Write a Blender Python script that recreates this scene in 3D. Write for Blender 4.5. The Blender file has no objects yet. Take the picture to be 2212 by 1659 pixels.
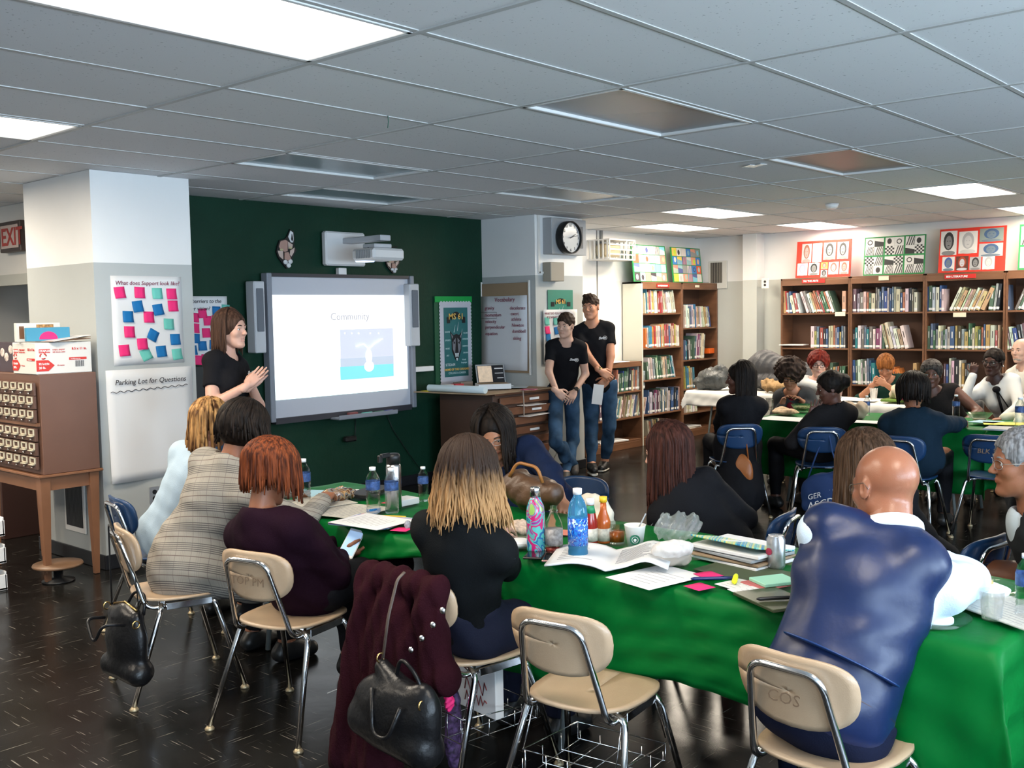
import bpy, math, random
import numpy as np
from mathutils import Matrix, Vector
random.seed(7)
R_ = math.radians
SC = bpy.context.scene
COL = SC.collection
# ---------------- camera, world, lights, exposure ----------------
FPX = 2201.9
def _basis(yaw, pitch, roll):
    cy, sy, cp, sp = math.cos(yaw), math.sin(yaw), math.cos(pitch), math.sin(pitch)
    f = np.array([cy*cp, sy*cp, sp]); r = np.array([sy, -cy, 0.]); u = np.cross(r, f)
    c, s = math.cos(roll), math.sin(roll)
    return c*r+s*u, -s*r+c*u, f
CR, CU, CF = _basis(0.72322990, -0.06943917, -0.01672069)
CZ = 1.672
cam = bpy.data.cameras.new('camera'); camo = bpy.data.objects.new('camera', cam); COL.objects.link(camo)
cam.sensor_width = 36; cam.lens = FPX/2212*36; cam.clip_start = .05
M = Matrix.Identity(4)
for i in range(3):
    M[i][0], M[i][1], M[i][2] = CR[i], CU[i], -CF[i]
M[2][3] = CZ
camo.matrix_world = M
SC.camera = camo
SC.view_settings.view_transform = 'Standard'; SC.view_settings.look = 'None'
SC.view_settings.gamma = 1; SC.view_settings.use_curve_mapping = False
SC.view_settings.exposure = 0.0
w = bpy.data.worlds.new('world'); SC.world = w; w.use_nodes = True
w.node_tree.nodes['Background'].inputs[0].default_value = (.62, .78, 1, 1)
w.node_tree.nodes['Background'].inputs[1].default_value = 0.35
CEIL = CZ+.980
def area_light(name, loc, rot, sx, sy, power, col):
    l = bpy.data.lights.new(name, 'AREA'); l.shape = 'RECTANGLE'; l.size = sx; l.size_y = sy
    l.energy = power; l.color = col
    o = bpy.data.objects.new(name, l); o.location = loc; o.rotation_euler = rot; COL.objects.link(o); return o
# daylight through the windows of the right-hand wall (y = -3)
for i, wx in enumerate((-2.2, .4, 3.0, 5.6)):
    area_light('window_daylight', (wx, -2.93, 1.62), (R_(116), 0, 0), 1.9, 1.5, 225, (.66, .83, 1))
LIT = [(-1, -1), (-1, 3), (-1, 7), (-3, 5), (-1, -5), (-3, 1), (5, 3), (6, 5), (7, 3), (5, -1), (7, -1), (7, -5)]  # the far-left panel is unseen, added to brighten the pillar side and exit wall
UNLIT = [(1, -1), (1, 3), (2, 5), (3, 3), (3, -1), (1, -5), (3, -5), (5, -5)]
GX0, GY0, GDX, GDY = 2.510, 3.2267, 1.2192, .6096
for a, b in LIT:
    area_light('fluorescent_glow', (GX0+(a+.5)*GDX, GY0+(b+.5)*GDY, CEIL-.03), (0, 0, 0), 1.12, .52, (36 if b < 2 else 66) if a < 4 else 26 if (a, b) == (7, 3) else 50, (1, .86, .68))
# ---------------- pixel to place helpers ----------------
def ray(u, v): return CF+CR*(u-1106)/FPX-CU*(v-829.5)/FPX
def onz(u, v, z): d = ray(u, v); return d*((z-CZ)/d[2])+[0, 0, CZ]
def onx(u, v, x): d = ray(u, v); return d*(x/d[0])+[0, 0, CZ]
def ony(u, v, y): d = ray(u, v); return d*(y/d[1])+[0, 0, CZ]
def ond(u, v, dist): return ray(u, v)*dist+[0, 0, CZ]
def px(p):
    q = np.array(p, float)-[0, 0, CZ]; d = q@CF
    return 1106+FPX*(q@CR)/d, 829.5-FPX*(q@CU)/d
def V3(*a): return np.array(a, float)
def nrm(a): a = np.array(a, float); return a/(np.linalg.norm(a)+1e-12)
# ---------------- materials ----------------
_M = {}
def mat(name, col=(.5, .5, .5), rough=.5, metal=0., bump=0., bscale=60., var=0., vscale=8., spec=.5, sheen=0., trans=0., emit=None, estr=1., alpha=1., coat=0., ior=1.45, stretch=None, sss=0.):
    if name in _M: return _M[name]
    m = bpy.data.materials.new(name); m.use_nodes = True; nt = m.node_tree; b = nt.nodes['Principled BSDF']
    I = b.inputs
    I['Base Color'].default_value = (*col, 1); I['Roughness'].default_value = rough; I['Metallic'].default_value = metal
    I['Specular IOR Level'].default_value = spec; I['IOR'].default_value = ior
    if sheen: I['Sheen Weight'].default_value = sheen
    if trans: I['Transmission Weight'].default_value = trans
    if coat: I['Coat Weight'].default_value = coat; I['Coat Roughness'].default_value = .08
    if sss: I['Subsurface Weight'].default_value = sss; I['Subsurface Radius'].default_value = (.02, .008, .004)
    if emit: I['Emission Color'].default_value = (*emit, 1); I['Emission Strength'].default_value = estr
    if alpha < 1: I['Alpha'].default_value = alpha
    tc = nt.nodes.new('ShaderNodeTexCoord'); mp = nt.nodes.new('ShaderNodeMapping')
    nt.links.new(tc.outputs['Object'], mp.inputs[0])
    if stretch: mp.inputs['Scale'].default_value = stretch
    if var:
        n = nt.nodes.new('ShaderNodeTexNoise'); n.inputs['Scale'].default_value = vscale; n.inputs['Detail'].default_value = 4
        nt.links.new(mp.outputs[0], n.inputs['Vector'])
        r = nt.nodes.new('ShaderNodeValToRGB')
        c0 = [max(0, c*(1-var)) for c in col]; c1 = [min(1, c*(1+var)) for c in col]
        r.color_ramp.elements[0].position = .3; r.color_ramp.elements[1].position = .7
        r.color_ramp.elements[0].color = (*c0, 1); r.color_ramp.elements[1].color = (*c1, 1)
        nt.links.new(n.outputs[0], r.inputs[0]); nt.links.new(r.outputs[0], I['Base Color'])
    if bump:
        n = nt.nodes.new('ShaderNodeTexNoise'); n.inputs['Scale'].default_value = bscale; n.inputs['Detail'].default_value = 3
        nt.links.new(mp.outputs[0], n.inputs['Vector'])
        bp = nt.nodes.new('ShaderNodeBump'); bp.inputs['Strength'].default_value = bump; bp.inputs['Distance'].default_value = .01
        nt.links.new(n.outputs[0], bp.inputs['Height']); nt.links.new(bp.outputs[0], I['Normal'])
    _M[name] = m; return m
def nodes(m): return m.node_tree, m.node_tree.nodes['Principled BSDF']
# ---------------- mesh builder ----------------
class MB:
    def __init__(s): s.v = []; s.f = []; s.m = []; s.T = np.eye(4); s.smooth = []; s.mi = 0; s.sm = False
    def set(s, loc=(0, 0, 0), X=(1, 0, 0), Y=(0, 1, 0), Z=(0, 0, 1)):
        s.T = np.eye(4); s.T[:3, 0] = X; s.T[:3, 1] = Y; s.T[:3, 2] = Z; s.T[:3, 3] = loc; return s
    def rot(s, loc=(0, 0, 0), rz=0, rx=0, ry=0):
        m = Matrix.Translation(Vector([float(c) for c in loc])) @ Matrix.Rotation(R_(rz), 4, 'Z') @ Matrix.Rotation(R_(ry), 4, 'Y') @ Matrix.Rotation(R_(rx), 4, 'X')
        s.T = np.array(m); return s
    def add(s, vs, fs, sm=None):
        n = len(s.v); vs = np.asarray(vs, float); vs = vs@s.T[:3, :3].T+s.T[:3, 3]
        s.v += vs.tolist()
        for f in fs: s.f.append([n+i for i in f]); s.m.append(s.mi); s.smooth.append(s.sm if sm is None else sm)
        return s
    def box(s, c, d, bev=0.):
        x, y, z = [k/2 for k in d]; c = np.array(c, float)
        if bev <= 0:
            vs = [(a*x, b*y, e*z) for a in (-1, 1) for b in (-1, 1) for e in (-1, 1)]
            return s.add(np.array(vs)+c, [(0, 1, 3, 2), (4, 6, 7, 5), (0, 4, 5, 1), (2, 3, 7, 6), (0, 2, 6, 4), (1, 5, 7, 3)], False)
        b_ = min(bev, x*.9, y*.9, z*.9); idx = {}; vs = []
        for sx in (-1, 1):
            for sy in (-1, 1):
                for sz in (-1, 1):
                    for ax in range(3):
                        p = [sx*(x-b_), sy*(y-b_), sz*(z-b_)]; p[ax] = (sx*x, sy*y, sz*z)[ax]
                        idx[(sx, sy, sz, ax)] = len(vs); vs.append(p)
        fs = []
        for ax in range(3):
            o = [i for i in range(3) if i != ax]
            for sg in (-1, 1):
                q = []
                for a, b in ((-1, -1), (1, -1), (1, 1), (-1, 1)):
                    k = [0, 0, 0]; k[ax] = sg; k[o[0]] = a; k[o[1]] = b; q.append(idx[(*k, ax)])
                if (sg > 0) != (ax != 1): q = q[::-1]
                fs.append(q)
        for ax in range(3):
            o = [i for i in range(3) if i != ax]
            for a in (-1, 1):
                for b in (-1, 1):
                    q = []
                    for e, ff in ((-1, 0), (1, 0), (1, 1), (-1, 1)):
                        k = [0, 0, 0]; k[ax] = e; k[o[0]] = a; k[o[1]] = b; q.append(idx[(*k, o[ff])])
                    fs.append(q if (a*b > 0) != (ax == 1) else q[::-1])
        for sx in (-1, 1):
            for sy in (-1, 1):
                for sz in (-1, 1):
                    q = [idx[(sx, sy, sz, i)] for i in range(3)]
                    fs.append(q if sx*sy*sz > 0 else q[::-1])
        return s.add(np.array(vs)+c, fs, False)
    def lathe(s, prof, n=20, c=(0, 0, 0), sm=True, cap=True):
        vs = []; fs = []
        for r, z in prof:
            for i in range(n): a = 2*math.pi*i/n; vs.append((c[0]+r*math.cos(a), c[1]+r*math.sin(a), c[2]+z))
        for j in range(len(prof)-1):
            for i in range(n): k = (i+1) % n; fs.append((j*n+i, j*n+k, (j+1)*n+k, (j+1)*n+i))
        if cap:
            if prof[0][0] > 1e-5: fs.append(tuple(range(n))[::-1])
            if prof[-1][0] > 1e-5: fs.append(tuple((len(prof)-1)*n+i for i in range(n)))
        return s.add(vs, fs, sm)
    def cyl(s, a, b, r, r2=None, n=12, sm=True): return s.tube([a, b], [r, r if r2 is None else r2], n, sm)
    def tube(s, path, r, n=8, sm=True, flat=1., upv=None):
        P = [np.array(p, float) for p in path]
        if len(P) < 2: return s
        rr = r if hasattr(r, '__len__') else [r]*len(P)
        vs = []; fs = []; pu = None
        for i, p in enumerate(P):
            t = nrm(P[min(i+1, len(P)-1)]-P[max(i-1, 0)])
            if pu is None:
                h = np.array(upv, float) if upv is not None else (V3(0, 0, 1) if abs(t[2]) < .9 else V3(1, 0, 0)); u = nrm(h-t*(h@t))
            else: u = nrm(pu-t*(pu@t))
            pu = u; w_ = np.cross(t, u)
            for k in range(n):
                a = 2*math.pi*k/n; vs.append(p+rr[i]*(u*math.cos(a)*flat+w_*math.sin(a)))
        for j in range(len(P)-1):
            for k in range(n): q = (k+1) % n; fs.append((j*n+k, j*n+q, (j+1)*n+q, (j+1)*n+k))
        m0 = len(fs); s.add(vs, fs, sm); b0 = len(s.v)-len(vs)
        for cap in (list(range(n))[::-1], [(len(P)-1)*n+k for k in range(n)]):
            s.f.append([b0+i for i in cap]); s.m.append(s.mi); s.smooth.append(False)
        return s
    def ell(s, c, r, n=16, m=10, sm=True):
        pr = [(math.sin(math.pi*j/m), -math.cos(math.pi*j/m)) for j in range(m+1)]
        vs = []; fs = []
        for q, z in pr:
            for i in range(n): a = 2*math.pi*i/n; vs.append((c[0]+r[0]*q*math.cos(a), c[1]+r[1]*q*math.sin(a), c[2]+r[2]*z))
        for j in range(m):
            for i in range(n): k = (i+1) % n; fs.append((j*n+i, j*n+k, (j+1)*n+k, (j+1)*n+i))
        return s.add(vs, fs, sm)
    def quad(s, a, b, c, d): return s.add([a, b, c, d], [(0, 1, 2, 3)], False)
    def prism(s, pts, z0, z1, sm=False):   # pts 2d in local xy
        n = len(pts); vs = [(p[0], p[1], z0) for p in pts]+[(p[0], p[1], z1) for p in pts]
        fs = [tuple(range(n))[::-1], tuple(range(n, 2*n))]+[(i, (i+1) % n, n+(i+1) % n, n+i) for i in range(n)]
        return s.add(vs, fs, sm)
    def grid(s, fn, nu, nv, th=0., sm=True):   # fn(u,v)->xyz; th gives a second skin below
        P = np.array([[fn(i/nu, j/nv) for j in range(nv+1)] for i in range(nu+1)], float)
        if th:
            gu = np.gradient(P, axis=0); gv = np.gradient(P, axis=1); N = np.cross(gu, gv); N /= (np.linalg.norm(N, axis=2, keepdims=True)+1e-12)
            Q = P-N*th
        W = nv+1; vs = P.reshape(-1, 3).tolist(); fs = []
        for i in range(nu):
            for j in range(nv): fs.append((i*W+j, (i+1)*W+j, (i+1)*W+j+1, i*W+j+1))
        if th:
            o = len(vs); vs += Q.reshape(-1, 3).tolist()
            fs += [tuple(o+k for k in f)[::-1] for f in fs[:nu*nv]]
            ring = [i*W for i in range(nu+1)]+[nu*W+j for j in range(1, W)]+[i*W+nv for i in range(nu-1, -1, -1)]+[j for j in range(nv-1, 0, -1)]
            for a, b in zip(ring, ring[1:]+ring[:1]): fs.append((b, a, o+a, o+b))
        return s.add(vs, fs, sm)
    def build(s, name, mats, parent=None, loc=(0, 0, 0), rz=0.):
        if not isinstance(mats, (list, tuple)): mats = [mats]
        me = bpy.data.meshes.new(name); o_ = np.array(loc, float)
        vs = np.array(s.v)-o_ if not rz else np.array(s.v)
        me.from_pydata(vs.tolist(), [], s.f)
        for m in mats: me.materials.append(m)
        me.polygons.foreach_set('material_index', s.m); me.polygons.foreach_set('use_smooth', s.smooth); me.update()
        ob = bpy.data.objects.new(name, me); COL.objects.link(ob)
        if parent is not None: ob.parent = parent
        else: ob.location = [float(c) for c in o_]; ob.rotation_euler.z = rz
        return ob
def npmesh(name, vs, fs, mats, parent=None, loc=(0, 0, 0), smooth=True, mi=None):
    me = bpy.data.meshes.new(name); vs = np.asarray(vs, np.float32)-np.array(loc, np.float32); fs = np.asarray(fs, np.int32)
    me.vertices.add(len(vs)); me.vertices.foreach_set('co', vs.ravel())
    me.loops.add(fs.size); me.loops.foreach_set('vertex_index', fs.ravel())
    me.polygons.add(len(fs)); me.polygons.foreach_set('loop_start', np.arange(0, fs.size, 4, dtype=np.int32)); 
    if not isinstance(mats, (list, tuple)): mats = [mats]
    for m in mats: me.materials.append(m)
    me.update(calc_edges=True); me.validate()
    me.polygons.foreach_set('use_smooth', [smooth]*len(me.polygons))
    if mi is not None and len(mi) == len(me.polygons): me.polygons.foreach_set('material_index', np.asarray(mi, np.int32))
    ob = bpy.data.objects.new(name, me); COL.objects.link(ob)
    if parent is not None: ob.parent = parent
    else: ob.location = [float(c) for c in loc]
    return ob
def tag(o, label, cat, group=None):
    o['label'] = label; o['category'] = cat
    if group: o['group'] = group
    return o
def thing(name, label, cat, loc=(0, 0, 0), rz=0., group=None):
    o = bpy.data.objects.new(name, None); COL.objects.link(o); o.location = [float(c) for c in loc]; o.rotation_euler.z = rz
    o.empty_display_size = .1
    return tag(o, label, cat, group)
def struct(o): o['kind'] = 'structure'; return o
def dup(root, loc, rz, label, group=None):
    r = root.copy(); COL.objects.link(r); r.location = [float(c) for c in loc]; r.rotation_euler = (0, 0, rz); r['label'] = label
    if group: r['group'] = group
    for ch in list(root.children):
        c = ch.copy(); COL.objects.link(c); c.parent = r
        for g in list(ch.children):
            d = g.copy(); COL.objects.link(d); d.parent = c
    return r
def text(s_, size, org, X, Y, m, parent=None, name='lettering', ploc=(0, 0, 0), align='LEFT', shear=0., bold=0.):
    cu = bpy.data.curves.new(name, 'FONT'); cu.body = s_; cu.size = size; cu.align_x = align; cu.shear = shear; cu.offset = bold; cu.resolution_u = 2
    cu.extrude = .0006
    ob = bpy.data.objects.new('t', cu)
    me = bpy.data.meshes.new_from_object(ob); bpy.data.objects.remove(ob); bpy.data.curves.remove(cu)
    X = nrm(X); Y = nrm(Y); Z = np.cross(X, Y); T = Matrix.Identity(4)
    for i in range(3): T[i][0], T[i][1], T[i][2], T[i][3] = X[i], Y[i], Z[i], float(org[i]-ploc[i])
    me.transform(T); me.materials.clear(); me.materials.append(m); me.name = name
    o = bpy.data.objects.new(name, me); COL.objects.link(o)
    if parent is not None: o.parent = parent
    return o
# ---------------- implicit surfaces (people, cloth, bags) ----------------
def _cone(P, a, b, ra, rb):
    a = np.array(a, np.float32); b = np.array(b, np.float32); ba = b-a; L = float(ba@ba)+1e-9
    X, Y, Z = P; x, y, z = X-a[0], Y-a[1], Z-a[2]
    h = np.clip((x*ba[0]+y*ba[1]+z*ba[2])/L, 0, 1)
    return np.sqrt((x-h*ba[0])**2+(y-h*ba[1])**2+(z-h*ba[2])**2)-(ra+h*(rb-ra))
def _ell(P, c, r, Rm):
    X, Y, Z = P; x, y, z = X-c[0], Y-c[1], Z-c[2]
    q = [(Rm[0][i]*x+Rm[1][i]*y+Rm[2][i]*z) for i in range(3)]
    k0 = np.sqrt((q[0]/r[0])**2+(q[1]/r[1])**2+(q[2]/r[2])**2); k1 = np.sqrt((q[0]/r[0]**2)**2+(q[1]/r[1]**2)**2+(q[2]/r[2]**2)**2)+1e-6
    return k0*(k0-1)/k1
I3 = np.eye(3)
def C(a, b, ra, rb=None, k=.02): return ('c', np.array(a, float), np.array(b, float), ra, ra if rb is None else rb, k)
def E(c, r, Rm=None, k=.02): return ('e', np.array(c, float), tuple(r), I3 if Rm is None else Rm, k)
def FC(a, b, ra, rb=None, k=.02): return ('f',)+C(a, b, ra, rb, k)[1:]      # cone with a flat far end
def neg(p): return ('-',)+p
def plane(n, p, k=.004): return ('p', nrm(n), np.array(p, float), k)      # cuts away the side n points to
def grow(pr, d):
    o = []
    for p in pr:
        if p[0] in 'cf': o.append((p[0], p[1], p[2], p[3]+d, p[4]+d, p[5]))
        elif p[0] == 'e': o.append(('e', p[1], tuple(q+d for q in p[2]), p[3], p[4]))
        else: o.append(p)
    return o
def _bnd(p):
    if p[0] in 'cf': r = np.array([max(p[3], p[4])]*3); return np.minimum(p[1], p[2])-r, np.maximum(p[1], p[2])+r
    r = np.sqrt((np.array(p[3])**2)@(np.array(p[2])**2)); return p[1]-r, p[1]+r
def sdf(prims, res, disp=None):
    pos = [p for p in prims if p[0] in 'cef']; B = [_bnd(p) for p in pos]
    lo = np.min([b[0] for b in B], 0)-3*res-.012; hi = np.max([b[1] for b in B], 0)+3*res+.012
    n = np.ceil((hi-lo)/res).astype(int)+1
    ax = [np.float32(lo[i])+np.arange(n[i], dtype=np.float32)*np.float32(res) for i in range(3)]
    D = np.full(n, .5, np.float32)
    for p in prims:
        ng = p[0] == '-'; q = p[1:] if ng else p
        if q[0] == 'p':
            X, Y, Z = ax[0][:, None, None], ax[1][None, :, None], ax[2][None, None, :]
            d = (X-q[2][0])*q[1][0]+(Y-q[2][1])*q[1][1]+(Z-q[2][2])*q[1][2]
            D = np.maximum(D, d.astype(np.float32)); continue
        k = q[-1]; b0, b1 = _bnd(q); m = k+3*res+.02
        i0 = np.clip(np.floor((b0-m-lo)/res).astype(int), 0, n); i1 = np.clip(np.ceil((b1+m-lo)/res).astype(int)+1, 0, n)
        if (i1 <= i0).any(): continue
        sl = tuple(slice(i0[i], i1[i]) for i in range(3))
        P = (ax[0][sl[0]][:, None, None], ax[1][sl[1]][None, :, None], ax[2][sl[2]][None, None, :])
        d = _cone(P, *q[1:5]) if q[0] in 'cf' else _ell(P, *q[1:4])
        if q[0] == 'f':
            t = nrm(q[2]-q[1]); d = np.maximum(d, (P[0]-q[2][0])*t[0]+(P[1]-q[2][1])*t[1]+(P[2]-q[2][2])*t[2])
        d = d.astype(np.float32)
        s = D[sl]
        if ng:
            h = np.maximum(k-np.abs(s+d), 0)/k; D[sl] = np.maximum(s, -d)+h*h*k*.25
        else:
            h = np.maximum(k-np.abs(s-d), 0)/k; D[sl] = np.minimum(s, d)-h*h*k*.25
    if disp is not None:
        D = D+disp(ax[0][:, None, None], ax[1][None, :, None], ax[2][None, None, :]).astype(np.float32)
    return nets(D, lo, res)
def nets(D, lo, res):
    D[0] = D[-1] = .1; D[:, 0] = D[:, -1] = .1; D[:, :, 0] = D[:, :, -1] = .1
    S = D < 0; n = D.shape
    cs = np.zeros([k-1 for k in n], np.int8)
    for a in (0, 1):
        for b in (0, 1):
            for c in (0, 1): cs += S[a:n[0]-1+a, b:n[1]-1+b, c:n[2]-1+c]
    act = (cs > 0) & (cs < 8); I = np.argwhere(act)
    if len(I) == 0: return np.zeros((0, 3)), np.zeros((0, 4), int)
    idx = np.full(act.shape, -1, np.int32); idx[act] = np.arange(len(I))
    acc = np.zeros((len(I), 3)); cnt = np.zeros(len(I))
    cor = [(a, b, c) for a in (0, 1) for b in (0, 1) for c in (0, 1)]
    for c0 in cor:
        for axs in range(3):
            if c0[axs] == 0:
                c1 = list(c0); c1[axs] = 1
                d0 = D[I[:, 0]+c0[0], I[:, 1]+c0[1], I[:, 2]+c0[2]]; d1 = D[I[:, 0]+c1[0], I[:, 1]+c1[1], I[:, 2]+c1[2]]
                x = (d0 < 0) != (d1 < 0); t = np.where(x, d0/np.where(x, d0-d1, 1), 0)
                pt = np.array(c0, float)+np.outer(t, np.eye(3)[axs]); acc += pt*x[:, None]; cnt += x
    V = (I+acc/cnt[:, None])*res+lo
    F = []
    for axs in range(3):
        o1, o2 = [(1, 2), (2, 0), (0, 1)][axs]
        sa = [slice(None)]*3; sb = [slice(None)]*3; sa[axs] = slice(0, -1); sb[axs] = slice(1, None)
        A = S[tuple(sa)]; Bq = S[tuple(sb)]; ed = np.argwhere(A != Bq)
        ed = ed[(ed[:, o1] > 0) & (ed[:, o2] > 0)]
        fl = A[ed[:, 0], ed[:, 1], ed[:, 2]]
        def at(d1, d2):
            e = ed.copy(); e[:, o1] -= d1; e[:, o2] -= d2; return idx[e[:, 0], e[:, 1], e[:, 2]]
        q = np.stack([at(0, 0), at(1, 0), at(1, 1), at(0, 1)], 1)
        q = np.where(fl[:, None], q, q[:, ::-1]); F.append(q)
    F = np.concatenate(F); F = F[(F >= 0).all(1)]
    # one relax pass
    for _ in range(2):
        W = np.zeros_like(V); c = np.zeros(len(V))
        for i in range(4):
            a, b = F[:, i], F[:, (i+1) % 4]
            for q in range(3): W[:, q] += np.bincount(a, V[b, q], len(V))
            c += np.bincount(a, None, len(V))
        V = V*.5+W/np.maximum(c, 1)[:, None]*.5
    return V, F
def folds(amp, wl, seed=0, dirv=(0, 0, 1)):
    rs = np.random.RandomState(seed); w = []
    dv = nrm(dirv)
    for i in range(6):
        k = rs.normal(size=3); k = nrm(k-.35*dv*(k@dv)+dv*.5*rs.normal())*(2*math.pi/(wl*rs.uniform(.6, 1.7))); w.append((k, rs.uniform(0, 6.28), rs.uniform(.5, 1)))
    def f(X, Y, Z):
        s = 0
        for k, ph, a in w: s = s+a*np.sin(k[0]*X+k[1]*Y+k[2]*Z+ph+1.5*np.sin(X*9+Y*7+Z*8+ph))
        return s*(amp/3)
    return f
def merge(parts):
    V = []; F = []; n = 0
    for v, f in parts: V.append(v); F.append(f+n); n += len(v)
    return np.concatenate(V), np.concatenate(F)
# ---------------- people ----------------
def frame(yaw, pitch=0, roll=0):
    y, p, r = R_(yaw), R_(pitch), R_(roll)
    f = V3(math.cos(y)*math.cos(p), math.sin(y)*math.cos(p), math.sin(p)); l = V3(-math.sin(y), math.cos(y), 0); u = np.cross(f, l)
    l2 = l*math.cos(r)+u*math.sin(r); u2 = -l*math.sin(r)+u*math.cos(r)
    return np.stack([f, l2, u2], 1)        # columns forward, left, up
def skin_mat(name, col, gloss=.45):
    if name in _M: return _M[name]
    m = mat(name, col, gloss, bump=.08, bscale=350, sss=.12, spec=.4)
    nt, b = nodes(m); a = nt.nodes.new('ShaderNodeAttribute'); a.attribute_name = 'tint'
    n = nt.nodes.new('ShaderNodeTexNoise'); n.inputs['Scale'].default_value = 25
    mx = nt.nodes.new('ShaderNodeMix'); mx.data_type = 'RGBA'; mx.inputs[6].default_value = (*col, 1)
    mx.inputs[7].default_value = (min(1, col[0]*.78+.06), col[1]*.5, col[2]*.5, 1)
    r = nt.nodes.new('ShaderNodeMath'); r.operation = 'MULTIPLY_ADD'; r.inputs[1].default_value = .25
    nt.links.new(n.outputs[0], r.inputs[0]); nt.links.new(a.outputs['Fac'], r.inputs[2]); nt.links.new(r.outputs[0], mx.inputs[0])
    nt.links.new(mx.outputs[2], b.inputs['Base Color']); return m
def hair_mat(name, c0, c1=None, streak=70, zmix=None, rough=.55):
    """strand streaks; zmix=(z0,z1) runs from c0 above z1 to c1 below z0 (dyed ends)"""
    if name in _M: return _M[name]
    c1 = c1 or tuple(min(1, q*1.8+.01) for q in c0)
    m = mat(name, c0, rough, spec=.12); nt, b = nodes(m)
    tc = nt.nodes.new('ShaderNodeTexCoord'); mp = nt.nodes.new('ShaderNodeMapping'); mp.inputs['Scale'].default_value = (streak, streak, streak*.06)
    n = nt.nodes.new('ShaderNodeTexNoise'); n.inputs['Scale'].default_value = 1.; n.inputs['Detail'].default_value = 3
    nt.links.new(tc.outputs['Object'], mp.inputs[0]); nt.links.new(mp.outputs[0], n.inputs['Vector'])
    r = nt.nodes.new('ShaderNodeValToRGB'); r.color_ramp.elements[0].position = .38; r.color_ramp.elements[1].position = .66
    r.color_ramp.elements[0].color = (*c0, 1); r.color_ramp.elements[1].color = (*c1, 1)
    if zmix:
        sp = nt.nodes.new('ShaderNodeSeparateXYZ'); nt.links.new(tc.outputs['Object'], sp.inputs[0])
        mr = nt.nodes.new('ShaderNodeMapRange'); mr.inputs[1].default_value = zmix[1]; mr.inputs[2].default_value = zmix[0]
        nt.links.new(sp.outputs[2], mr.inputs[0])
        ad = nt.nodes.new('ShaderNodeMath'); ad.operation = 'MULTIPLY_ADD'; ad.inputs[1].default_value = .9
        sb = nt.nodes.new('ShaderNodeMath'); sb.operation = 'SUBTRACT'; sb.inputs[1].default_value = .45
        nt.links.new(n.outputs[0], ad.inputs[0]); nt.links.new(mr.outputs[0], ad.inputs[2]); nt.links.new(ad.outputs[0], sb.inputs[0]); nt.links.new(sb.outputs[0], r.inputs[0])
        r.color_ramp.elements[0].position = .15; r.color_ramp.elements[1].position = .85
    else: nt.links.new(n.outputs[0], r.inputs[0])
    nt.links.new(r.outputs[0], b.inputs['Base Color'])
    bp = nt.nodes.new('ShaderNodeBump'); bp.inputs['Strength'].default_value = .3; bp.inputs['Distance'].default_value = .003
    nt.links.new(n.outputs[0], bp.inputs['Height']); nt.links.new(bp.outputs[0], b.inputs['Normal']); return m
def head_prims(s, fem, mouth=0., beard=False):
    jw = .044 if fem else .05
    P = [E((-.012, 0, .03), (.098, .076, .085)), E((.025, 0, -.028), (.062, .056 if fem else .061, .082), k=.03),
         E((.03, 0, -.07), (.047, jw, .04), k=.03), C((-.005, .05, -.05), (.058, .017, -.1), .017, .014, .03), C((-.005, -.05, -.05), (.058, -.017, -.1), .017, .014, .03),
         E((.073, 0, -.102), (.018, .02, .015), k=.02), E((.058, .04, -.024), (.024, .022, .022), k=.02), E((.058, -.04, -.024), (.024, .022, .022), k=.02),
         C((.076, -.034, .021), (.076, .034, .021), .0105 if fem else .0125, k=.012),
         neg(E((.098, .0315, .0015), (.0205, .0195, .0115), k=.008)), neg(E((.098, -.0315, .0015), (.0205, .0195, .0115), k=.008)),
         C((.082, 0, .014), (.107, 0, -.026), .0065, .0095, .012), E((.098, .011, -.03), (.01, .0075, .007), k=.006), E((.098, -.011, -.03), (.01, .0075, .007), k=.006)]
    for y in (-1, 1):
        P += [C((.0785, y*.0195, .0105), (.0815, y*.031, .0108), .0042, k=.004), C((.0815, y*.031, .0108), (.0755, y*.045, .0085), .0042, k=.004), C((.079, y*.021, -.008), (.0765, y*.042, -.0068), .0034, k=.004)]
    m = mouth*.008
    P += [C((.0815, -.0235, -.059+m*.3), (.0895, 0, -.056+m*.3), .0028, .0044, .005), C((.0815, .0235, -.059+m*.3), (.0895, 0, -.056+m*.3), .0028, .0044, .005),
          C((.0815, -.02, -.0635-m), (.0875, 0, -.0655-m), .0034, .005, .005), C((.0815, .02, -.0635-m), (.0875, 0, -.0655-m), .0034, .005, .005)]
    for y in (-1, 1):
        Re = frame(y*18, 0, 0)
        P += [E((-.008, y*.078, -.008), (.017, .008, .031), Re@frame(0, 12), k=.006), neg(E((-.003, y*.087, -.004), (.009, .006, .018), Re, k=.005))]
    return P
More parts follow.
